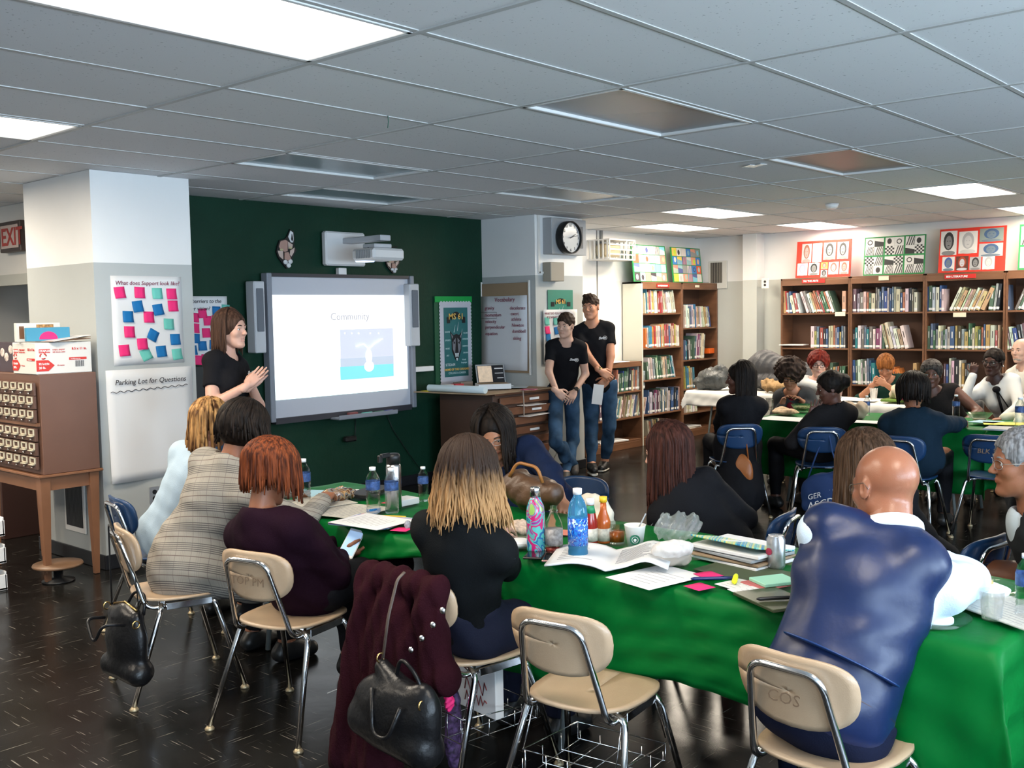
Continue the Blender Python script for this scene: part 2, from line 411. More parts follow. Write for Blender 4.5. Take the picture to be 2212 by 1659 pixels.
def hand_prims(side, curl, spread=.0, thumb=.0, point=False):
    """local: x to the fingertips, y thumb side, z back of the hand"""
    P = [E((.045, .0, 0), (.052, .038, .0155)), C((-.04, 0, 0), (.01, 0, 0), .026, .025, .02), C((.02, .022, -.003), (.075, .028, 0), .013, .012, .012), C((.02, -.02, -.002), (.072, -.028, 0), .013, .011, .012)]
    for i, (y, L, x0) in enumerate(((.028, .074, .083), (.0095, .083, .087), (-.0095, .077, .083), (-.027, .06, .074))):
        c = R_(curl+(i-1.5)*3); 
        if point and i == 0: c = R_(8)
        a = 0; p = V3(x0-.012, y, 0); dy = (1.5-i)*.06*(1+spread*3)
        for j, (fr, w) in enumerate(((.45, .0088), (.31, .0078), (.24, .007))):
            a += c*(.7 if j == 0 else 1.)
            q = p+V3(math.cos(a), dy, -math.sin(a))*L*fr*(1.15 if j == 0 else 1)
            P.append(C(p, q, w, w*.9, .004)); p = q
    t0 = V3(.012, .026, -.006); d1 = nrm(V3(.62, .7-thumb*.5, -.25-.3*math.sin(R_(curl)))); t1 = t0+d1*.043; d2 = nrm(d1+V3(.35, -.35, -.1)); t2 = t1+d2*.03; t3 = t2+nrm(d2+V3(.2, -.25, 0))*.022
    P += [C(t0, t1, .0125, .0105, .008), C(t1, t2, .0098, .009, .004), C(t2, t3, .0088, .0072, .004)]
    return P
def ik(S, W, l1, l2, pole):
    d = W-S; L = np.linalg.norm(d); L2 = min(max(L, abs(l1-l2)+.02), (l1+l2)*.995)
    d = d/L; a = (l1*l1-l2*l2+L2*L2)/(2*L2); h = math.sqrt(max(l1*l1-a*a, 0)); p = np.array(pole, float); p = nrm(p-d*(p@d))
    return S+d*a+p*h, S+d*L2
def person(label, head, look=(0, 0, 0), pelvis=(0, 0, .55), yaw=0., syaw=None, s=1., fem=True, skin='skin_light', hair=None, hands=None, poles=None,
           sit=True, knees=None, ankles=None, width=1., belly=0., top=None, bottom=None, shoes='shoe_black', res=.011, mouth=0., brow=(.03, .02, .015), glasses=None,
           iris=(.06, .035, .02), nk=(.03, 0, .17), extra=None, group=None, wrist=None, tint=None, fscale=1., bust=1.):
    head = np.array(head, float); pelvis = np.array(pelvis, float); syaw = yaw if syaw is None else syaw
    Fb = frame(yaw); Fs = frame(syaw); Hf = frame(*look); base = V3(pelvis[0], pelvis[1], 0)
    root = thing('person', label, 'person', base, group=group)
    SK = _M[skin]
    N = head-Hf[:, 2]*.075*s-Hf[:, 0]*.018*s-Fs[:, 0]*nk[0]*s-V3(0, 0, (nk[2]-.075)*s)
    sp = nrm(N-pelvis); fw = nrm(Fb[:, 0]-sp*(Fb[:, 0]@sp)); fs_ = nrm(Fs[:, 0]-sp*(Fs[:, 0]@sp))
    Rt = np.stack([fs_, np.cross(sp, fs_), sp], 1); Rp = np.stack([fw, np.cross(sp, fw), sp], 1)
    wd = width*(.93 if fem else 1.04)
    lat = Rt[:, 1]
    sh = {sd: N+lat*sd*.15*wd*s-sp*.062*s for sd in (1, -1)}
    Lg = np.linalg.norm(N-pelvis)
    chest = pelvis+sp*Lg*.66; waist = pelvis+sp*Lg*.33
    T = [E(pelvis, (.11*s*width+belly*.02, (.155 if fem else .142)*s*width, .12*s), Rp, .06), E(waist+Rp[:, 0]*belly*.03, ((.092+belly*.05)*s*width, .128*s*width*(.95 if fem else 1.03), .14*s), Rp, .07),
         E(chest, (.105*s*width, .145*s*wd, .17*s), Rt, .06), C(sh[1]-lat*.02, sh[-1]+lat*.02, .052*s, k=.05),
         C(N+sp*.012, sh[1]+sp*.005, .048*s, .042*s, .03), C(N+sp*.012, sh[-1]+sp*.005, .048*s, .042*s, .03)]
    if fem and bust: T += [E(chest+Rt[:, 0]*.07*s+lat*y*.065*s-sp*.02, (.055*s*bust*width, .06*s*width, .06*s), Rt, .04) for y in (-1, 1)]
    if belly: T.append(E(waist+Rp[:, 0]*.05*s, ((.07+.05*belly)*s, .13*s*width, .12*s), Rp, .06))
    hd = hands or {}; HD = {}; arms = {}
    for sd in (1, -1):
        h = hd.get(sd, hd.get('b'))
        if h is None: h = dict(w=sh[sd]+V3(0, 0, -.5)*s+Fb[:, 0]*.1)
        W = np.array(h['w'], float)+(lat*sd*.11 if sd not in hd and 'b' in hd else 0); pole = h.get('pole', -Fb[:, 0]*.4+lat*sd*.6+V3(0, 0, -.7))
        el, W = ik(sh[sd], W, .285*s, .25*s, pole)
        d = nrm(h['dir']) if 'dir' in h else nrm(W-el)
        up = np.array(h.get('back', V3(0, 0, 1)), float); up = nrm(up-d*(up@d)) if abs(nrm(up)@d) < .98 else nrm(np.cross(d, lat))
        arms[sd] = (sh[sd], el, W); y = np.cross(up, d)
        Rh = np.stack([d, y*(-1 if sd == 1 else 1)*(-1) if False else y, up], 1)
        HD[sd] = (W, Rh, h)
    AR = []
    for sd in (1, -1):
        a, e_, w_ = arms[sd]; AR += [C(a, e_, .052*s*(width*.5+.5), .04*s*(width*.5+.5), .03), C(e_, w_, .04*s*(width*.5+.5), .0265*s, .015)]
    hips = {sd: pelvis+Rp[:, 1]*sd*.088*s*width-V3(0, 0, .02) for sd in (1, -1)}
    LG = []; FT = []; KN = {}; AN = {}
    for sd in (1, -1):
        if knees and sd in knees: kn = np.array(knees[sd], float)
        elif sit: kn = hips[sd]+Fb[:, 0]*.41*s+Fb[:, 1]*sd*.05*s+V3(0, 0, .01)
        else: kn = hips[sd]+V3(0, 0, -.43*s)+Fb[:, 0]*.02
        if ankles and sd in ankles: an = np.array(ankles[sd][:3], float); ty = ankles[sd][3] if len(ankles[sd]) > 3 else yaw
        elif sit: an = V3(kn[0], kn[1], .09)+Fb[:, 0]*.0; ty = yaw+sd*8
        else: an = V3(kn[0], kn[1], .09); ty = yaw+sd*12
        KN[sd] = kn; AN[sd] = an; tf = frame(ty)[:, 0]
        LG += [C(hips[sd], kn, .08*s*(width*.6+.4), .058*s, .04), C(kn, an, .056*s, .036*s, .02), E(kn*.55+an*.45-tf*.015, (.055*s, .052*s, .11*s), k=.03)]
        FT += [C(an+tf*-.035-V3(0, 0, .045), an+tf*.13-V3(0, 0, .055), .036*s, .03*s, .02), C(an, an+tf*.06-V3(0, 0, .035), .036*s, .032*s, .03)]
    neck = [C(N-sp*.03, head-Hf[:, 2]*.05*s-Hf[:, 0]*.022*s, (.05 if fem else .06)*s, (.046 if fem else .056)*s, .02)]
    # body: torso, limbs and feet, then finer head and hands in the same mesh
    parts = [sdf(T+AR+LG+FT+neck, res+.002)]
    hs = s*fscale
    HP = head_prims(s, fem, mouth)
    nb = (N-sp*.0-head)@Hf/hs; HPn = HP+[C((-.02, 0, -.045), nb, (.046 if fem else .056), (.049 if fem else .059), .02)]
    v, f = sdf(HPn, .0045 if res > .012 else .0038)
    tv = np.zeros(len(v)); lp = (np.abs(v[:, 1]) < .024) & (v[:, 0] > .0835+.006*(np.abs(v[:, 1]) < .012)) & (v[:, 2] < -.0515) & (v[:, 2] > -.0725-.008*mouth); tv[lp] = .42 if fem else .22
    hv = v@Hf.T*hs+head; parts.append((hv, f)); nbod = len(parts[0][0])
    tints = [np.zeros(nbod), tv]
    for sd in (1, -1):
        W, Rh, h = HD[sd]; HPp = hand_prims(sd, h.get('curl', 25), h.get('spread', 0), h.get('thumb', 0), h.get('point', False))
        v, f = sdf(HPp, .0042 if res > .012 else .0035)
        v = v*V3(1, 1 if h.get('flip', (sd == -1)) else -1, 1)          # thumb side
        if not h.get('flip', (sd == -1)): f = f[:, ::-1]
        v = v@Rh.T*s*(.92 if fem else 1.04)+W; parts.append((v, f)); tints.append(np.zeros(len(v)))
    V, F = merge(parts)
    body = npmesh('body', V, F, SK, root, base)
    at = body.data.attributes.new('tint', 'FLOAT', 'POINT'); at.data.foreach_set('value', np.concatenate(tints).astype(np.float32))
    def H(p): return Hf@(np.array(p, float)*hs)+head
    # eyes, brows
    for y in (-1, 1):
        mb = MB(); mb.set(H((.0688, y*.0315, .0015)), Hf[:, 0]*hs, Hf[:, 1]*hs, Hf[:, 2]*hs)
        mb.mi = 0; mb.ell((0, 0, 0), (.0136,)*3, 16, 12)
        mb.mi = 1; mb.ell((.0081, 0, -.0003), (.006, .0078, .0078), 14, 8)
        mb.mi = 2; mb.ell((.0117, 0, -.0003), (.003, .0036, .0036), 10, 6)
        mb.build('eye', [mat('eye_white', (.62, .6, .57), .2), mat('iris_%d' % int(iris[2]*999), iris, .2), mat('pupil', (.005, .005, .005), .1)], root, base)
    for y in (-1, 1): mb = MB(); mb.set(head, Hf[:, 0]*hs, Hf[:, 1]*hs, Hf[:, 2]*hs); mb.tube([(.0885, y*.013, .0225), (.0885, y*.025, .0265), (.0855, y*.037, .0275), (.0775, y*.047, .023)], [.0025, .0036, .0034, .0014], 6, flat=1.); mb.build('eyebrow', mat('brow_%d' % int(brow[0]*999), brow, .8), root, base)
    if mouth > .3:
        mb = MB(); mb.set(head, Hf[:, 0]*hs, Hf[:, 1]*hs, Hf[:, 2]*hs); mb.box((.083, 0, -.0605), (.009, .026, .006), .002); mb.build('teeth', mat('teeth', (.75, .72, .66), .3), root, base)
    if glasses:
        g = MB(); g.set(head, Hf[:, 0]*hs, Hf[:, 1]*hs, Hf[:, 2]*hs); gz = glasses.get('z', 0.); gx = glasses.get('x', .0); w_, h_ = glasses.get('w', .025), glasses.get('h', .016); rr = glasses.get('r', .0016)
        for y in (-1, 1):
            pts = [(.096+gx-abs(math.cos(a))*.002*y*0-.012*abs((y*.032+w_*math.cos(a))/.055)**2, y*.032+w_*abs(math.cos(a))**.7*np.sign(math.cos(a)), gz+h_*abs(math.sin(a))**.7*np.sign(math.sin(a))) for a in [2*math.pi*i/20 for i in range(21)]]
            g.tube(pts, rr, 6); g.tube([(.084+gx, y*.058, gz+.006), (.05+gx, y*.078, gz+.008), (-.012, y*.083, gz*.6+.008), (-.028, y*.08, gz*.4-.012)], rr, 6)
        g.tube([(.095+gx, -.008, gz+.004), (.099+gx, 0, gz+.007), (.095+gx, .008, gz+.004)], rr, 6)
        gl = g.build('glasses', glasses.get('m'), root, base)
        if glasses.get('lens', True):
            g = MB(); g.set(head, Hf[:, 0]*hs, Hf[:, 1]*hs, Hf[:, 2]*hs)
            for y in (-1, 1): g.add([(.0955+gx-.012*abs((y*.032+.97*w_*math.cos(a))/.055)**2, y*.032+.97*w_*math.cos(a), gz+.97*h_*math.sin(a)) for a in [2*math.pi*i/16 for i in range(16)]], [tuple(range(16))])
            lo = g.build('lens', mat('lens', (.9, .95, 1), .02, trans=1., alpha=.25), gl, base)
    # clothes
    if top:
        st = top.get('sleeve', 'long'); g = top.get('g', .017); Pc = grow(T, g); cuts = []
        if top.get('extra'): Pc += top['extra'](locals())
        if st != 'none':
            for sd in (1, -1):
                a, e_, w_ = arms[sd]; wg = top.get('sw', .006)
                fr = {'long': 1., 'three': .45, 'short': -.45, 'elbow': .02}[st if not isinstance(st, dict) else st[sd]]
                if fr < 0: b = a+(e_-a)*(1+fr)*1.05; Pc += [FC(a, b, .05*s*width+wg, .05*s*width+wg+.004, .02)]
                else:
                    b = e_+(w_-e_)*min(fr, .96); Pc += [C(a, e_, .055*s*(width*.5+.5)+wg, .044*s+wg, .03), C(e_, b, .044*s+wg, (.03+.012*(1-fr))*s+wg, .02)]
        Pc += [neg(C(N-sp*top.get('neck', .0)-Hf[:, 0]*.0+Rt[:, 0]*top.get('nf', .012), head, top.get('nr', .066)*s, .12*s, .008))]
        if top.get('vneck'): Pc += [neg(C(N+Rt[:, 0]*.1-sp*.0, chest+Rt[:, 0]*.17+sp*top['vneck'], .05, .01, .01))]
        hem = top.get('hem', -.06); Pc.append(plane(-sp if not sit else -sp, pelvis+sp*hem))
        v, f = sdf(Pc, res, folds(top.get('fold', .0055)*.6, top.get('wl', .085), int(abs(head[0])*97) % 999, sp))
        npmesh(top.get('name', 'shirt'), v, f, top['m'], root, base)
    if bottom:
        Pb = grow([T[0], T[1]]+LG, bottom.get('g', .009)); 
        if bottom.get('extra'): Pb += bottom['extra'](locals())
        Pb.append(plane(sp, pelvis+sp*bottom.get('waist', .02)))
        Pb.append(plane((0, 0, -1), (0, 0, bottom.get('cuff', .1))))
        v, f = sdf(Pb, res+.001, folds(bottom.get('fold', .004), .11, 5)); npmesh(bottom.get('name', 'trousers'), v, f, bottom['m'], root, base)
    if shoes:
        for sd in (1, -1):
            an = AN[sd]; d = FT[0 if sd == 1 else 2]; v, f = sdf(grow([FT[0], FT[1]] if sd == 1 else [FT[2], FT[3]], .009)+[plane((0, 0, -1), (0, 0, an[2]-.088)), plane((0, 0, 1), (0, 0, an[2]+.012))], .008)
            npmesh('shoe', v, f, _M[shoes], root, base)
    if hair: hair(root, base, H, Hf, hs, head, N, sp)
    return dict(root=root, base=base, H=H, Hf=Hf, head=head, N=N, sh=sh, arms=arms, HD=HD, Rt=Rt, chest=chest, pelvis=pelvis, sp=sp, waist=waist, KN=KN, AN=AN, Rp=Rp)
def hair_cap(m, r=(.108, .088, .1), face=(.088, 0, -.035, .066, .068, .1), nape=-.06, amp=.004, wl=.03, extra=None, res=.005, noise=None, name='hair', c=(-.016, 0, .036)):
    def fn(root, base, H, Hf, hs, head, N, sp):
        P = [E(c, r)]+(extra or [])
        P += [neg(E(face[:3], face[3:], k=.015)), plane((.35, 0, -1), (0, 0, nape))]
        for y in (-1, 1): P.append(neg(E((.01, y*.09, -.012), (.026, .03, .035), k=.01))) if nape > -.1 and name == 'hair' and not extra else None
        v, f = sdf(P, res, noise or folds(amp, wl, 3, (1, 0, 0))); npmesh(name, (v@Hf.T)*hs+head, f, m, root, base)
    return fn
def strands(m, n=160, crown=(-.02, 0, .128), length=(.25, .32), spreadz=0., sect=(50, 310), part=None, r=.0075, seed=1, rx=(.112, .094, .104), flare=.0, inward=.0, cap=True, capargs=None, wave=.0, taper=.35, back=None, world=True, rnd=.006):
    """clumps of hair falling from the crown round the back and sides of the head"""
    def fn(root, base, H, Hf, hs, head, N, sp):
        if cap:
            P = [E((-.016, 0, .036), (.104, .085, .095))]+((capargs or []))+[neg(E((.092, 0, -.04), (.068, .066, .1), k=.015))]
            v, f = sdf(P, .006, folds(.0015, .03, 3)); V1, F1 = (v@Hf.T)*hs+head, f
            npmesh('hair', V1, F1, m, root, base)
        rs = random.Random(seed); mb = MB(); down = Hf.T@V3(0, 0, -1) if world else V3(0, 0, -1)
        for i in range(n):
            an = R_(sect[0]+(sect[1]-sect[0])*(i+rs.random())/n); L = rs.uniform(*length)
            if back: L *= 1+back*(-math.cos(an)-.2)
            d = V3(math.cos(an), math.sin(an), 0); pts = []; rad = []
            th0 = rs.uniform(.05, .5); rr = rs.uniform(.97, 1.05); tot = 0; th = th0; p = None
            k = 0; q = None
            while tot < L and k < 40:
                if th < 1.55:
                    p = V3(-.016, 0, .036)+V3(d[0]*rx[0], d[1]*rx[1], 0)*math.sin(th)*rr+V3(0, 0, rx[2]*math.cos(th)*rr); th += .22
                else: 
                    e = (d*(flare if k % 2 else flare*.5)-d*inward*max(0, tot-L*.6)*8+down)
                    p = q+nrm(e)*.024+d*math.sin(k*1.3+i)*wave+V3(rs.uniform(-1, 1), rs.uniform(-1, 1), 0)*rnd*.3
                if q is not None: tot += np.linalg.norm(p-q)
                pts.append(p); rad.append(r*rs.uniform(.85, 1.15)); q = p; k += 1
            nn = len(pts)
            rad = [rad[j]*(1 if j < nn*.6 else 1-(1-taper)*((j-nn*.6)/(nn*.4+.01))) for j in range(nn)]
            mb.tube([Hf@(p_*hs)+head for p_ in pts], [q_*hs for q_ in rad], 6)
        mb.build('hair_strands' if cap else 'hair', m, root, base)
    return fn
# ---------------- the room ----------------
def tex(m, base=None):
    nt, b = nodes(m); tc = nt.nodes.new('ShaderNodeTexCoord'); return nt, b, tc
def M_(nt, op, a, b_=None, c=None):
    n = nt.nodes.new('ShaderNodeMath'); n.operation = op
    for i, q in enumerate((a, b_, c)):
        if q is None: continue
        if isinstance(q, (int, float)): n.inputs[i].default_value = q
        else: nt.links.new(q, n.inputs[i])
    return n.outputs[0]
def mixc(nt, f, a, b_):
    n = nt.nodes.new('ShaderNodeMix'); n.data_type = 'RGBA'
    for i, q in ((0, f), (6, a), (7, b_)):
        if isinstance(q, tuple): n.inputs[i].default_value = (*q, 1) if len(q) == 3 else q
        elif isinstance(q, (int, float)): n.inputs[i].default_value = q
        else: nt.links.new(q, n.inputs[i])
    return n.outputs[2]
def two_tone(name, upper, lower, z=2.05):
    m = mat(name, upper, .45, bump=.06, bscale=25); nt, b, tc = tex(m)
    sp = nt.nodes.new('ShaderNodeSeparateXYZ'); g = nt.nodes.new('ShaderNodeNewGeometry'); nt.links.new(g.outputs['Position'], sp.inputs[0])
    f = M_(nt, 'GREATER_THAN', sp.outputs[2], z)
    n = nt.nodes.new('ShaderNodeTexNoise'); n.inputs['Scale'].default_value = 1.3; n.inputs['Detail'].default_value = 6; nt.links.new(g.outputs['Position'], n.inputs['Vector'])
    c = mixc(nt, f, lower, upper); v = M_(nt, 'MULTIPLY_ADD', n.outputs[0], .22, .89); h = nt.nodes.new('ShaderNodeHueSaturation'); nt.links.new(v, h.inputs['Value']); nt.links.new(c, h.inputs['Color'])
    nt.links.new(h.outputs[0], b.inputs['Base Color']); return m
m_wall = two_tone('wall_paint', (.78, .78, .77), (.43, .45, .44))
m_wall2 = mat('wall_cream', (.74, .72, .68), .5, bump=.05, bscale=20, var=.04, vscale=2)
m_green = mat('green_wall_paint', (.006, .034, .019), .5, spec=.2, bump=.25, bscale=30, var=.12, vscale=2.5)
# floor: dark vinyl squares, pale streaks turned a quarter from tile to tile
m_floor = mat('floor_vinyl', (.012, .012, .012), .3, spec=.25)
nt, b, tc = tex(m_floor)
sp = nt.nodes.new('ShaderNodeSeparateXYZ'); nt.links.new(tc.outputs['Object'], sp.inputs[0])
tx = M_(nt, 'FLOOR', M_(nt, 'DIVIDE', sp.outputs[0], .3048)); ty = M_(nt, 'FLOOR', M_(nt, 'DIVIDE', sp.outputs[1], .3048))
par = M_(nt, 'GREATER_THAN', M_(nt, 'PINGPONG', M_(nt, 'ADD', tx, ty), 1.), .5)
def streak(scale):
    mp = nt.nodes.new('ShaderNodeMapping'); mp.inputs['Scale'].default_value = scale; n = nt.nodes.new('ShaderNodeTexNoise'); n.inputs['Scale'].default_value = 1; n.inputs['Detail'].default_value = 2
    cb = nt.nodes.new('ShaderNodeCombineXYZ'); nt.links.new(tx, cb.inputs[0]); nt.links.new(ty, cb.inputs[1]); va = nt.nodes.new('ShaderNodeVectorMath'); va.operation = 'MULTIPLY_ADD'; va.inputs[1].default_value = (3.7, 5.3, 0)
    nt.links.new(cb.outputs[0], va.inputs[0]); nt.links.new(tc.outputs['Object'], va.inputs[2]); nt.links.new(va.outputs[0], mp.inputs[0]); nt.links.new(mp.outputs[0], n.inputs['Vector']); return n.outputs[0]
sA, sB = streak((5, 130, 1)), streak((130, 5, 1))
st = mixc(nt, par, sA, sB)
bw = nt.nodes.new('ShaderNodeRGBToBW'); nt.links.new(st, bw.inputs[0])
f = M_(nt, 'MULTIPLY', M_(nt, 'SUBTRACT', bw.outputs[0], .655), 9.); f2 = M_(nt, 'MINIMUM', M_(nt, 'MAXIMUM', f, 0.), .8)
n2 = nt.nodes.new('ShaderNodeTexNoise'); n2.inputs['Scale'].default_value = 3; n2.inputs['Detail'].default_value = 5; nt.links.new(tc.outputs['Object'], n2.inputs['Vector'])
base_ = mixc(nt, n2.outputs[0], (.004, .004, .0038), (.013, .012, .011))
seam = M_(nt, 'MAXIMUM', M_(nt, 'LESS_THAN', M_(nt, 'FRACT', M_(nt, 'DIVIDE', sp.outputs[0], .3048)), .008), M_(nt, 'LESS_THAN', M_(nt, 'FRACT', M_(nt, 'DIVIDE', sp.outputs[1], .3048)), .008))
c = mixc(nt, f2, base_, (.28, .26, .22)); c = mixc(nt, M_(nt, 'MULTIPLY', seam, .8), c, (.002, .002, .002)); nt.links.new(c, b.inputs['Base Color'])
rg = M_(nt, 'MULTIPLY_ADD', n2.outputs[0], .22, .1); nt.links.new(rg, b.inputs['Roughness'])
bp = nt.nodes.new('ShaderNodeBump'); bp.inputs['Strength'].default_value = .15; bp.inputs['Distance'].default_value = .004
n3 = nt.nodes.new('ShaderNodeTexNoise'); n3.inputs['Scale'].default_value = 9; nt.links.new(tc.outputs['Object'], n3.inputs['Vector']); nt.links.new(n3.outputs[0], bp.inputs['Height']); nt.links.new(bp.outputs[0], b.inputs['Normal'])
struct(MB().box((4.6, 3.8, -.05), (17, 14.4, .1)).build('floor', m_floor))
# ceiling: lay-in tiles between metal tees, pinholes in the tiles
m_tile = mat('ceiling_tile', (.5, .5, .5), .85); nt, b, tc = tex(m_tile)
sp = nt.nodes.new('ShaderNodeSeparateXYZ'); nt.links.new(tc.outputs['Object'], sp.inputs[0])
tx = M_(nt, 'FLOOR', M_(nt, 'DIVIDE', M_(nt, 'SUBTRACT', sp.outputs[0], GX0), GDX)); ty = M_(nt, 'FLOOR', M_(nt, 'DIVIDE', M_(nt, 'SUBTRACT', sp.outputs[1], GY0), GDY))
cb = nt.nodes.new('ShaderNodeCombineXYZ'); nt.links.new(tx, cb.inputs[0]); nt.links.new(ty, cb.inputs[1]); wn = nt.nodes.new('ShaderNodeTexWhiteNoise'); wn.noise_dimensions = '2D'; nt.links.new(cb.outputs[0], wn.inputs['Vector'])
n = nt.nodes.new('ShaderNodeTexNoise'); n.inputs['Scale'].default_value = 70; n.inputs['Detail'].default_value = 2; nt.links.new(tc.outputs['Object'], n.inputs['Vector'])
pit = M_(nt, 'MULTIPLY', M_(nt, 'GREATER_THAN', n.outputs[0], .7), .5)
c = mixc(nt, wn.outputs[0], (.74, .74, .75), (.81, .81, .82)); c = mixc(nt, pit, c, (.18, .18, .18)); nt.links.new(c, b.inputs['Base Color'])
cells = {(a, b_) for a, b_ in LIT+UNLIT}
mb = MB(); mb.sm = False; Z0 = CEIL
for a in range(-5, 9):
    for b_ in range(-11, 13):
        if (a, b_) in cells: continue
        x0, y0 = GX0+a*GDX, GY0+b_*GDY; dz = random.Random(a*31+b_).uniform(0, .003)
        if x0 > 12.5 or y0 > 7.6 and x0 > 4.9: continue
        mb.box((x0+GDX/2, y0+GDY/2, Z0+.01+dz), (GDX-.004, GDY-.004, .02))
mb.mi = 1
for a in range(-5, 10): mb.box((GX0+a*GDX, 3.6, Z0-.0015), (.026, 14.4, .007))
for b_ in range(-11, 12): mb.box((4.2, GY0+b_*GDY, Z0-.0005), (16.5, .024, .004))
mb.mi = 2; mb.box((4.6, 3.8, Z0+.32), (17, 14.4, .04))
struct(mb.build('ceiling', [m_tile, mat('tee_metal', (.5, .5, .49), .5), mat('plenum', (.2, .2, .2), .9)]))
# walls
def wallbox(name, x0, x1, y0, y1, z0=0., z1=None, m=None):
    z1 = CEIL if z1 is None else z1
    return struct(MB().box(((x0+x1)/2, (y0+y1)/2, (z0+z1)/2), (x1-x0, y1-y0, z1-z0)).build(name, m or m_wall))
wallbox('wall_green', 3.9, 7.88, 7.35, 7.5, m=m_green)
wallbox('wall_pillar_left', 3.235, 3.955, 6.5, 7.5)
wallbox('wall_pillar_right', 7.88, 8.66, 6.62, 7.5)
wallbox('wall_back', 8.66, 12.7, 7.42, 7.5, m=two_tone('wall_paint_white', (.8, .79, .76), (.76, .745, .7)))
wallbox('wall_right_end', 12.33, 12.45, -3.1, 7.42, m=two_tone('wall_paint_right', (.76, .75, .73), (.5, .51, .47)))
wallbox('wall_corner_column', 12.12, 12.33, 6.42, 6.62, m=_M['wall_paint_right'])
# exit wall, beyond the left pillar, with the door recess
wallbox('wall_exit_upper', 3.72, 3.9, 7.5, 10.9, 2.02, m=m_wall2)
wallbox('wall_exit_side', 3.72, 3.9, 7.5, 7.9, 0, 2.02, m=mat('grey_trim_paint', (.46, .46, .41), .45))
wallbox('wall_corridor', 4.9, 5.0, 7.5, 10.9, m=m_wall2)
wallbox('wall_left_far', -3.7, 5.0, 10.8, 10.9, m=m_wall2)
wallbox('wall_behind', -3.75, -3.65, -3.1, 10.9, m=m_wall)
for i, (a, b_) in enumerate(((-3.65, -3.2), (-1.2, -.6), (1.4, 2.0), (4.0, 4.6), (6.6, 12.45))): wallbox('wall_window_pier', a, b_, -3.1, -3.0)
wallbox('wall_window_sill', -3.65, 12.45, -3.1, -3.0, 0, .85); wallbox('wall_window_head', -3.65, 12.45, -3.1, -3.0, 2.42)
for i, x in enumerate((-2.2, .4, 3.0, 5.6)):
    mb = MB(); mb.box((x, -3.05, 1.635), (.04, .05, 1.57)); mb.box((x, -3.05, 1.7), (2., .05, .04))
    for sx in (-1, 1): mb.box((x+sx*.98, -3.05, 1.635), (.05, .06, 1.57))
    mb.box((x, -3.05, .87), (2, .06, .04)); mb.box((x, -3.05, 2.4), (2, .06, .04))
    mb.mi = 1; mb.box((x, -3.07, 1.635), (1.96, .006, 1.55))
    struct(mb.build('window_%d' % (i+1), [mat('window_frame', (.6, .6, .58), .4), mat('window_glass', (.9, .95, 1), .02, trans=1.)]))
m_base = mat('base_vinyl', (.012, .013, .016), .3)
def baseb(name, x0, x1, y0, y1): struct(MB().box(((x0+x1)/2, (y0+y1)/2, .05), (x1-x0, y1-y0, .1), .004).build(name, m_base))
baseb('baseboard_green_wall', 3.96, 7.88, 7.337, 7.349); baseb('baseboard_left_pillar_front', 3.225, 3.965, 6.488, 6.5); baseb('baseboard_left_pillar_side', 3.223, 3.235, 6.5, 7.5)
baseb('baseboard_right_pillar_front', 7.87, 8.67, 6.608, 6.62); baseb('baseboard_right_pillar_side', 7.868, 7.88, 6.62, 7.35); baseb('baseboard_back', 8.66, 9.3, 7.408, 7.42); baseb('baseboard_right_end', 12.318, 12.33, -3, 7.4)
# conduit strips on the walls
mb = MB(); mb.box((7.93, 6.612, 2.36), (.03, .016, .58)); mb.box((8.01, 6.612, 2.075), (.17, .016, .02)); struct(mb.build('trim_1', m_wall2))
c0 = ony(1290, 520, 7.41); struct(MB().box((c0[0], 7.415, 1.33), (.012, .012, 2.64)).build('trim_2', mat('conduit_grey', (.25, .25, .24), .5)))
# doors
m_door = mat('door_cream', (.62, .6, .52), .4)
mb = MB(); mb.box((8.98, 7.405, 1.06), (.62, .04, 2.12)); d = struct(mb.build('door_1', m_door))
mb = MB(); mb.box((8.84, 7.378, 1.65), (.2, .02, .75)); mb.build('door_window', mat('door_glass', (.15, .16, .15), .1), d)
mb = MB(); mb.box((9.32, 7.395, 1.09), (.07, .06, 2.18)); mb.box((8.98, 7.395, 2.15), (.75, .06, .07)); struct(mb.build('trim_3', m_door))
mb = MB(); mb.box((3.98, 8.45, 1.0), (.05, 1.1, 2.0)); d2 = struct(mb.build('door_2', mat('door_olive', (.3, .3, .25), .45)))
mb = MB(); mb.box((3.945, 8.06, 1.5), (.02, .26, .55)); mb.mi = 1; mb.box((3.94, 8.06, 1.5), (.02, .2, .48)); mb.build('door_window', [mat('win_trim', (.04, .04, .04), .4), mat('door_glass2', (.28, .28, .25), .15)], d2)
mb = MB(); mb.box((3.7, 8.6, 2.02), (.06, 1.7, .09)); struct(mb.build('trim_4', _M['grey_trim_paint']))
